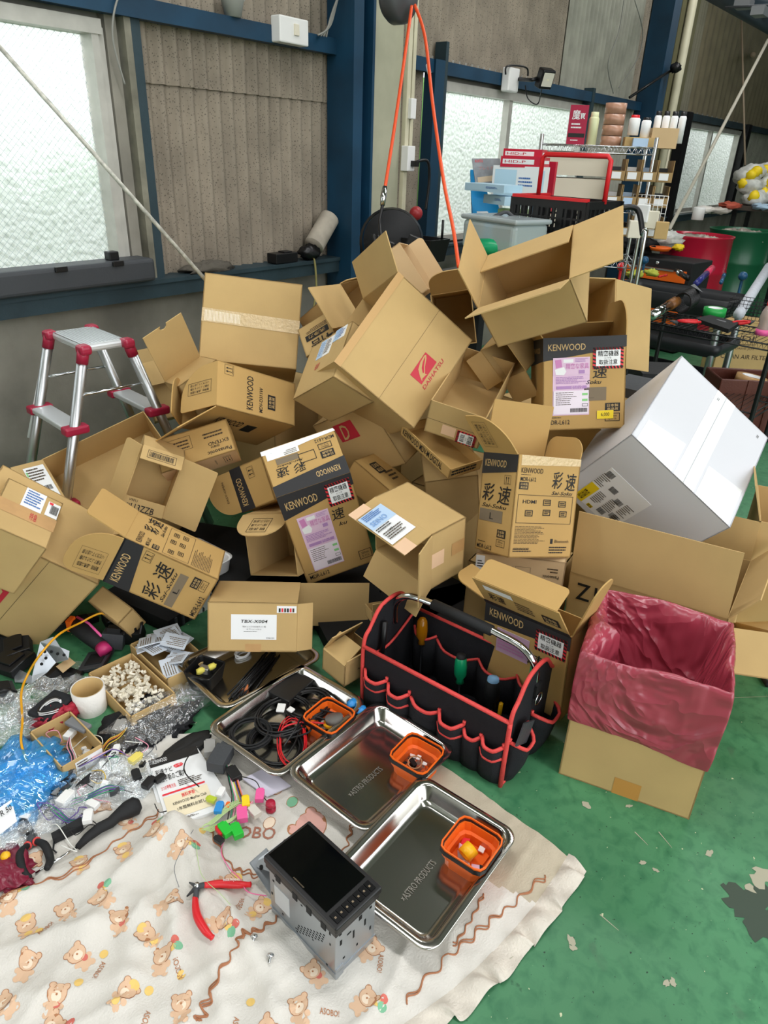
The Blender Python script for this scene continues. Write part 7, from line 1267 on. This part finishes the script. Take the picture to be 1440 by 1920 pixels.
# cable trays content
def coil(c,R1,R2,n,r_,m_,name,label,cat,seed=1,ang=0,sq=.7):
    g=random.Random(seed); mb=MB(); pts=[]
    for i in range(n*22):
        t=2*PI*i/22; k=1+.10*math.sin(t*.37+seed); pts.append(c+rotz(ang)@Vector((R1*k*math.cos(t),R2*k*math.sin(t),.004+.012*(i/(n*22))+.006*noise.noise(Vector((t*.8,seed,0))))))
    mb.tube(pts,r_,m_,6); return one(mb,name,label,cat)
T3=Vector((.998,1.037,.014))
coil(T3+Vector((.0,.02,.02)),.075,.065,7,.0028,black,'cable_coil','black cable coil with white tape, middle of the cable tray','cable coil',1)
coil(T3+Vector((.075,.0,.02)),.06,.055,6,.0028,black,'cable_coil','black cable coil near the orange box in the cable tray','cable coil',5)
coil(T3+Vector((-.08,-.03,.01)),.06,.075,6,.0026,black,'cable_coil','black cable coil at the lower left of the cable tray','cable coil',8)
coil(T3+Vector((-.05,-.06,.018)),.085,.035,4,.0016,red,'wire_coil','thin red wire tangled over the black cables','wire coil',3,.8)
coil(T3+Vector((-.10,.04,.02)),.05,.05,5,.003,blackm,'cable_coil','black cable coil spilling toward the clear bag of black parts','cable coil',12)
for i,(dx,dy,lab) in enumerate(((.0,.03,'white tape tag wrapped on the black cable coil'),(.012,.005,'small white connector beside the tape tag on the coil'))): one(MB().box(T3+Vector((dx,dy,.052)),.03-.012*i,.022-.006*i,.006,white,rotz(.6+i)),'tape_tag',lab,'tag',bevel=.002)
for i in range(5): 
    a=T3+Vector((-.13+.02*i,-.08+.01*i,.012+.003*i)); one(MB().tube(bez([a,a+Vector((.05,.05*math.sin(i),.015)),a+Vector((.10,.02,.018)),a+Vector((.14,.06*math.cos(i),.012))]),.0025,(black,black,red,black,blackm)[i],6),'loose_wire',('black loose wire lowest in the cable tray','black loose wire crossing the cable tray','red loose wire crossing the cable tray','black loose wire beside the orange box','dull black loose wire over the red ones')[i],'wire')
one(MB().box(T3+Vector((.09,.085,.03)),.11,.08,.02,black,rotz(.1)),'black_device','flat black device box at the far corner of the cable tray','device',bevel=.003)
for i,(px,py,lab) in enumerate(((660,1318,'blue clip beside the orange box in the cable tray, upper'),(678,1332,'blue clip beside the orange box in the cable tray, lower'))): one(MB().blob(at(px,py,.055),.018,.012,.010,blue,.15,2,14,8),'blue_clip',lab,'clip')
T4=Vector((1.085,1.285,.012))
for i in range(22):
    a=T4+Vector((-.12+g.uniform(-.01,.02),-.07+g.uniform(-.03,.03),.012+.0012*i)); b=T4+Vector((.08+g.uniform(-.03,.03),-.01+g.uniform(-.03,.03),.012+.001*i)); one(MB().tube([a,b],.0022,black,5),'cable_tie','black cable tie in the bundle lying in the farthest tray','cable tie','cable ties in the farthest tray')
coil(T4+Vector((.035,.07,.006)),.024,.018,3,.0026,paper,'white_coil','small white coil of tubing in the farthest tray','coil',2)
c=T4+Vector((-.115,.06,.002)); r=thing('black_pot','black square pot with yellow connectors at the left end of the farthest tray','pot',tuple(c)); m_=MB(); loft(m_,[[(x,y,c.z) for x,y in rrect(c.x,c.y,.035,.035,.01,.3)],[(x,y,c.z+.06) for x,y in rrect(c.x,c.y,.045,.045,.01,.3)],[(x,y,c.z+.06) for x,y in rrect(c.x,c.y,.041,.041,.01,.3)],[(x,y,c.z+.01) for x,y in rrect(c.x,c.y,.031,.031,.01,.3)]],black,True,True,False); m_.build('pot_body',r,bevel=.002)
for i,(dx,dy) in enumerate(((-.015,.0),(.018,-.01))): one(MB().blob(c+Vector((dx,dy,.055)),.014,.010,.010,mat('foam_yellow','D9CC5A',.7),.2,3,12,8),'yellow_connector',('yellow foam connector in the black pot, left','yellow foam connector in the black pot, right')[i],'connector')
one(MB().box(c+Vector((0,0,.05)),.02,.03,.02,alu,rotz(.4)),'silver_plug','silver plug between the yellow connectors in the black pot','plug',bevel=.002)
one(MB().lathe(T4+Vector((-.075,-.055,.01)),[(.006,0),(.014,0),(.014,.02),(.006,.02)],mat('copper_orange','D07A4A',.4),18),'copper_roll','small copper coloured roll by the cable ties','roll')
# bags and gloves
def film_mat(name,tint,dcol,dw,gloss,scale,strength=1.0):
    m=bpy.data.materials.new(name); m.use_nodes=True; n=m.node_tree; L=n.links; n.nodes.remove(n.nodes['Principled BSDF']); o_=n.nodes['Material Output']
    tr=n.nodes.new('ShaderNodeBsdfTransparent'); tr.inputs[0].default_value=tint; di=n.nodes.new('ShaderNodeBsdfDiffuse'); di.inputs[0].default_value=dcol; gl=n.nodes.new('ShaderNodeBsdfGlossy'); gl.inputs[0].default_value=(gloss,gloss,gloss,1); gl.inputs['Roughness'].default_value=.1
    t=n.nodes.new('ShaderNodeTexCoord'); no=n.nodes.new('ShaderNodeTexNoise'); no.inputs['Scale'].default_value=scale; no.inputs['Detail'].default_value=2; no.inputs['Distortion'].default_value=1.5; bp=n.nodes.new('ShaderNodeBump'); bp.inputs['Strength'].default_value=strength; bp.inputs['Distance'].default_value=.03; L.new(t.outputs['Object'],no.inputs['Vector']); L.new(no.outputs[0],bp.inputs['Height']); L.new(bp.outputs[0],gl.inputs['Normal'])
    mx=n.nodes.new('ShaderNodeMixShader'); mx.inputs[0].default_value=dw; L.new(tr.outputs[0],mx.inputs[1]); L.new(di.outputs[0],mx.inputs[2]); ad=n.nodes.new('ShaderNodeAddShader'); L.new(mx.outputs[0],ad.inputs[0]); L.new(gl.outputs[0],ad.inputs[1]); L.new(ad.outputs[0],o_.inputs[0]); return m
bagf=film_mat('clear_bag_film',(.93,.94,.95,1),(.7,.72,.74,1),.07,.16,30); silver=film_mat('clear_bag_thick',(.9,.92,.93,1),(.75,.77,.79,1),.16,.24,38); bluef=film_mat('blue_bag_film',(.45,.78,.95,1),(.06,.40,.80,1),.42,.16,9)
def bagblob(px,py,rx,ry,rz_,m_,label,seed=0,name='plastic_bag',cat='plastic bag',group=None,z=0,amp=.3,ang=0):
    return one(MB().blob(fl(px,py,rz_*.55+z),rx,ry,rz_,m_,amp,3.2,34,20,rotz(ang),seed,clampz=fl(px,py,.002).z),name,label,cat,group)
bagblob(255,1345,.10,.055,.018,mat('glove_black','15161A',.85,bump=.4,bscale=60),'pair of black gloves lying beside the clear bag of black parts',3,'black_gloves','gloves',amp=.4)
bagblob(235,1385,.05,.06,.015,mat('glove_black','15161A',.85),'black glove crumpled below the pair of black gloves',6,'black_glove','glove',amp=.4)
bagblob(290,1365,.06,.05,.014,mat('glove_black','15161A',.85),'black cloth bundle inside the clear bag',9,'black_cloth','cloth',amp=.4)
bagblob(320,1355,.06,.045,.016,mat('glove_black','15161A',.85),'black rubber parts inside the clear bag',11,'black_parts','parts',amp=.45)
bagblob(300,1345,.15,.07,.035,bagf,'large clear bag stretched over the black cloth and parts',4)
bagblob(345,1405,.08,.035,.008,mat('pouch_black','1B1C1E',.5),'flat black pouch below the clear bag',5,'black_pouch','pouch',amp=.1)
bagblob(40,1452,.10,.085,.040,bluef,'blue plastic bag of parts at the left edge, larger',1)
bagblob(25,1490,.11,.09,.04,bluef,'blue plastic bag of parts at the left edge, lower',2)
bagblob(80,1462,.07,.055,.03,bluef,'blue plastic bag under the yellow cable end',7)
for i,(px,py,rx,ry,rz_,m_,lab) in enumerate(((40,1360,.08,.07,.03,silver,'shiny clear bag left of the red net carton'),(75,1300,.06,.05,.025,silver,'shiny clear bag beside the yellow cable, upper'),(20,1330,.06,.06,.03,silver,'shiny clear bag at the left edge'),(150,1450,.07,.05,.02,bagf,'clear bag of connectors below the barcode slip carton'),(190,1470,.06,.05,.02,silver,'shiny clear bag right of the blue bags'),(245,1440,.06,.04,.018,bagf,'clear bag of white plugs above the quilt, middle'),(150,1510,.06,.04,.02,silver,'shiny clear bag just above the slip joint pliers'),(100,1530,.06,.04,.02,bagf,'clear bag above the slip joint pliers'),(20,1580,.05,.04,.02,silver,'shiny clear bag at the left edge, above the red parts bag'),(230,1490,.05,.04,.018,bagf,'clear bag over the purple wires'),(360,1300,.06,.04,.02,bagf,'clear crumpled bag left of the cable tray'),(130,1300,.06,.05,.03,bagf,'clear bag of black sponge in the small carton'),(15,1640,.04,.06,.015,mat('bag_red_parts','7A2036',.3),'dark red parts bag cut by the left edge'),(260,1480,.04,.03,.012,silver,'tiny shiny clear bag right of the purple wires'),(205,1440,.04,.03,.018,silver,'small shiny clear bag below the black gloves'))): bagblob(px,py,rx,ry,rz_,m_,lab,20+i,group='clear bags on the left')
for i,(px,py,lab) in enumerate(((15,1620,'yellow bead in the dark red parts bag'),)): one(MB().blob(fl(px,py,.02),.01,.01,.01,mat('tape_yellow','F4B81C',.35),.1),'yellow_bead',lab,'bead')
one(MB().prism([at(0,1515,.05),at(22,1500,.05),at(32,1540,.04),at(0,1565,.04)],(0,0,.002),paper),'white_tag','white tag marked 50 on the blue bag at the left edge','tag')
mb=MB(); F=Frame(at(0,1522,.053),at(20,1508,.053),at(3,1532,.052),.0008); T(mb,F,'R 50',0,0,1,1,ink,.02); bpy.data.objects['white_tag'] ; o=mb.build('tag_lettering',bpy.data.objects['white_tag'])
# small boards and scraps among the bags
one(MB().box(fl(100,1340,.045),.10,.07,.02,mat('sponge_black','222428',.9),rotz(.3)),'sponge_pad','dark sponge pad in a clear bag on the small carton','pad',bevel=.006)
one(MB().prism([at(105,1250,.03),at(130,1233,.03),at(142,1243,.03),at(118,1262,.03)],(0,0,.001),card3),'kraft_label','kraft label in a zip bag beside the zinc bracket','label'); bagblob(118,1255,.06,.035,.006,bagf,'flat zip bag with a kraft label beside the zinc bracket',41,amp=.1)
# plugs and wires
def plug(px,py,m_,lab,s=1,a=0,name='wire_plug'):
    c=fl(px,py,.012*s+.012); R_=rotz(a); r=MB(); r.box(c,.030*s,.020*s,.014*s,m_,R_); r.box(c+R_@Vector((.017*s,0,0)),.006*s,.014*s,.010*s,m_,R_); return one(r,name,lab,'plug','wiring plugs on the left',bevel=.0012)
for px,py,m_,lab,s,a in ((132,1382,white,'white plug with pink and black wires above the barcode slip carton',1,0.4),(125,1510,white,'white plug at the head of the purple wires',1.2,.3),(170,1555,white,'white plug by the shaft of the ball grip screwdriver',1,.9),(178,1525,white,'white plug on its side near the purple wires',.9,1.8),(220,1418,white,'white plug below the black gloves',.8,.7),(122,1460,greyd,'dark grey plug over the blue bag',1.2,.1),(225,1370,mat('plug_grey','9B9A97',.5),'grey plug housing left of the black gloves',1.3,.6),(280,1480,black,'black plug at the left of the booklet',1,.3),(258,1465,blackm,'black bagged plug left of the booklet',1,1.2),(255,1432,mat('sticky_yellow','E9D76A',.6),'yellow tag left of the booklet',1,.1),(395,1418,mat('plug_grey','9B9A97',.5),'grey plug at the top of the wiring harness',1.4,.9),(415,1440,greyd,'large dark grey connector of the wiring harness',2.2,.45),(440,1468,black,'black plug hanging from the large grey connector',1.3,1.3),(415,1500,white,'white plug in the middle of the harness',.8,.4),(412,1528,blue,'blue crimp connector of the harness',.9,.6),(428,1522,orange,'tiny orange crimp connector of the harness',.5,.6),(462,1520,yellow,'yellow crimp connector of the harness',.9,.9),(488,1505,pinkp,'pink crimp connector of the harness',1.0,.7),(455,1540,pinkp,'pink flat connector at the bottom of the harness',1.2,.9),(460,1535,white,'white sleeve on the pink connector',.8,.9),(478,1535,mat('plug_pearl','D8D2C8',.3),'pearl coloured sleeve at the right of the harness',1.0,1.4),(398,1510,mat('plug_lime','B9C93A',.3),'lime crimp connector of the harness',.7,1.9),(424,1568,greenl,'bright green wire tap at the bottom of the harness, left',1.1,1.4),(445,1570,greenl,'bright green wire tap at the bottom of the harness, right',1.1,1.2),(415,1568,red,'red wire tap at the bottom of the harness',.8,1.4),(412,1585,black,'black wire end cap below the red wire tap',.7,1.7),(300,1470,black,'black flat plug under the edge of the booklet',.8,0)): plug(px,py,m_,lab,s,a)
one(MB().lathe(fl(508,1520,.0),[(.0001,0),(.012,0),(.012,.008),(.008,.010),(.008,.014),(.012,.016),(.011,.024),(.0001,.024)],mat('grommet_crimson','B01E3C',.35),20),'rubber_grommet','crimson rubber grommet at the end of a thin black wire','grommet')
def wires(specs,label,cat='wire',name='wire_bundle',grp='loose wiring on the left'):
    mb=MB()
    for pts,r_,m_ in specs: mb.tube(bez([fl(x,y,z) for x,y,z in pts],8),r_,m_,5)
    return one(mb,name,label,cat,grp)
pur=mat('wire_purple','6B4FA0',.4); grn=mat('wire_green','1E8A62',.4); pk=mat('wire_pink','E79BB0',.4); wh=mat('wire_white','E6E6E0',.4); lg=mat('wire_lime','BFD89A',.4); yl=mat('wire_yellow','D9B63A',.4); ow=mat('wire_orange','E07A2A',.4)
for k in range(5): wires([([(75+3*k,1500+4*k,.02),(110,1530+4*k,.03),(135,1548+3*k,.02),(168,1552+2*k,.02)],.0013,(pur,grn,pur,grn,pur)[k])],('first','second','third','fourth','fifth')[k]+' thin wire of the bunch running to the plug by the screwdriver shaft')
for k in range(5): wires([([(135,1508+3*k,.02),(170,1505+2*k,.03),(205,1490+3*k,.03),(235,1485+2*k,.02)],.0013,(grn,pur,grn,pur,grn)[k])],('first','second','third','fourth','fifth')[k]+' thin wire of the bunch leaving the large white plug to the right')
for k in range(4): wires([([(133,1390,.03),(128+3*k,1410,.035),(136+3*k,1430,.03),(130+3*k,1455,.02)],.0013,(pk,ink,pk,wh)[k])],('first','second','third','fourth')[k]+' wire hanging from the white plug above the barcode slip carton')
for k in range(4): wires([([(185+3*k,1415,.02),(205,1395+3*k,.03),(225,1385+2*k,.03),(240,1372,.03)],.0015,(yl,ow,ink,yl)[k])],('first','second','third','fourth')[k]+' yellow taped wire beside the black gloves')
for k in range(3): wires([([(150,1440+3*k,.03),(180,1430+2*k,.035),(215,1420+k,.03)],.0013,(pk,wh,pur)[k])],('first','second','third')[k]+' pale wire running to the plug below the black gloves')
wires([([(395,1400,.03),(360,1430,.04),(348,1465,.04),(375,1490,.03)],.0016,ink)],'black looping wire over the booklet')
cols=(ink,grn,pk,wh,lg,yl,pur,ink,ow,pk)
for k in range(10): wires([([(425+2*k,1450,.03),(430+2*k,1480,.03),(436+3*k,1505+2*k,.025),(430+5*k,1535-2*k,.02),(425+4*k,1560-3*k,.012)],.0013,cols[k])],('black','green','pink','white','lime','yellow','purple','second black','orange','second pink')[k]+' wire of the harness right of the booklet')
for k in range(6): wires([([(378+2*k,1560-2*k,.015),(400,1545+2*k,.02),(430,1522+2*k,.022),(455,1512+2*k,.02),(440,1540+k,.02),(400,1555+2*k,.015),(378+3*k,1562,.012)],.0011,lg)],('outermost','second','third','fourth','fifth','innermost')[k]+' loop of the pale green wire hank at the harness')
wires([([(450,1470,.03),(480,1480,.03),(492,1500,.02),(505,1518,.015)],.0012,ink)],'thin black wire running to the crimson grommet')
wires([([(425,1570,.01),(415,1600,.01),(430,1630,.01),(450,1650,.01),(465,1680,.01),(500,1683,.01)],.0011,mat('wire_hotpink','EF6FA6',.4))],'thin pink wire wandering over the quilt to the nippers')
wires([([(365,1575,.01),(340,1620,.01),(330,1650,.01),(338,1680,.01)],.0007,grey)],'hair thin grey wire on the quilt above the nippers')
wires([([(370,1600,.01),(380,1660,.01),(415,1700,.01),(435,1725,.01)],.0007,lg)],'hair thin pale green wire crossing the red nippers')
wires([([(318,1560,.015),(300,1535,.02),(292,1520,.02)],.0012,ink)],'short black wire at the left edge of the booklet')
# screws
for px,py,lab in ((478,1776,'loose zinc screw on the quilt left of the navigation unit, upper'),(508,1806,'loose zinc screw on the quilt left of the navigation unit, lower')):
    c=fl(px,py,.006); r=thing('screw',lab,'screw',tuple(c),'loose screws on the quilt'); MB().lathe(c,[(.0001,.004),(.006,.003),(.0075,0),(.0001,0)],chrome,16,(.4,.3,.8)).build('head',r); MB().cyl(c,c+Vector((-.010,-.006,-.004)),.003,chrome,10).build('shank',r)
# black blocks added as shade in the heap's gaps, beside one ribbed crate
for i,(px,py,d,lab) in enumerate(((430,1040,2.25,'black block standing in for deep shade left of the pink slip carton'),(500,1110,2.2,'black block standing in for shade behind the product label carton'),(640,1090,2.2,'black block standing in for shade right of the pink slip carton'),(870,1180,2.15,'black ribbed crate in the shadow behind the tool tote'),(800,1100,2.25,'black block standing in for shade above the tool tote'),(300,1120,2.2,'black block standing in for shade behind the black-banded carton on its side'),(385,1010,2.45,'black block added as shade in the gap between the two sideways banded cartons'),(560,1160,2.25,'black block standing in for shade below the pink slip carton'),(690,1200,2.1,'black block standing in for shade behind the little barcode carton'),(60,1140,2.3,'black block standing in for shade behind the red emblem carton'))):
    p=atd(px,py,d+.12); h=max(.05,p.z-.06); mb=MB(); R_=rotz(.2+.3*i); mb.box((p.x+.06,p.y+.06,h/2),.30,.26,h,mat('crate_and_gap_black','0E0F10',.9),R_)
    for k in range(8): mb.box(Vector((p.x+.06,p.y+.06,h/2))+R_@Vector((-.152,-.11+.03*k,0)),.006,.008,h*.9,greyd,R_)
    one(mb,'dark_gap_block',lab,'crate','dark gap blocks under the heap')

g=random.Random(77)
for i in range(46):
    px,py=g.uniform(5,270),g.uniform(1395,1545)
    if py>1500 and px>150: continue
    m_=(white,paper,greyd,mat('plug_grey','9B9A97',.5),black,white,zinc)[i%7]; c=fl(px,py,.008+.02*g.random()); R_=Euler((g.uniform(-.8,.8),g.uniform(-.8,.8),g.uniform(0,3))).to_matrix(); mb=MB(); s_=g.uniform(.5,1.0); mb.box(c,.024*s_,.014*s_,.011*s_,m_,R_)
    one(mb,'wire_plug','small loose wiring plug lying in or under the bags on the left','plug','small wiring plugs among the bags')
for i in range(34):
    px,py=g.uniform(5,250),g.uniform(1400,1560); mb=MB(); P=[fl(px,py,.01+.02*g.random())]
    for k in range(4): px+=g.uniform(-30,34); py+=g.uniform(-20,20); P.append(fl(px,py,.008+.028*g.random()))
    mb.tube(bez(P,6),.0012,(pur,grn,wh,pk,ink,ink,grey,yl,wh)[i%9],5); one(mb,'loose_wire','short loose wire in the tangle among the bags on the left','wire','loose wires among the bags')
for i,(px,py,a,b,lab) in enumerate(((60,1340,.05,.07,'black square of foam in a bag left of the red packets'),(30,1400,.06,.04,'dark part in a clear bag at the left edge'),(170,1470,.05,.02,'black cable lump in the clear bag below the barcode slip carton'),(60,1310,.03,.05,'green circuit board in a bag beside the yellow cable'),(350,1330,.06,.03,'black cable lump in the clear bag left of the cable tray'))): one(MB().blob(fl(px,py,.015),a*.7,b*.6,.012,(blackm,greyd,blackm,mat('pcb_green','3F6B4C',.4),blackm)[i],.25,4,20,10,seed=60+i),'bagged_part',lab,'part')
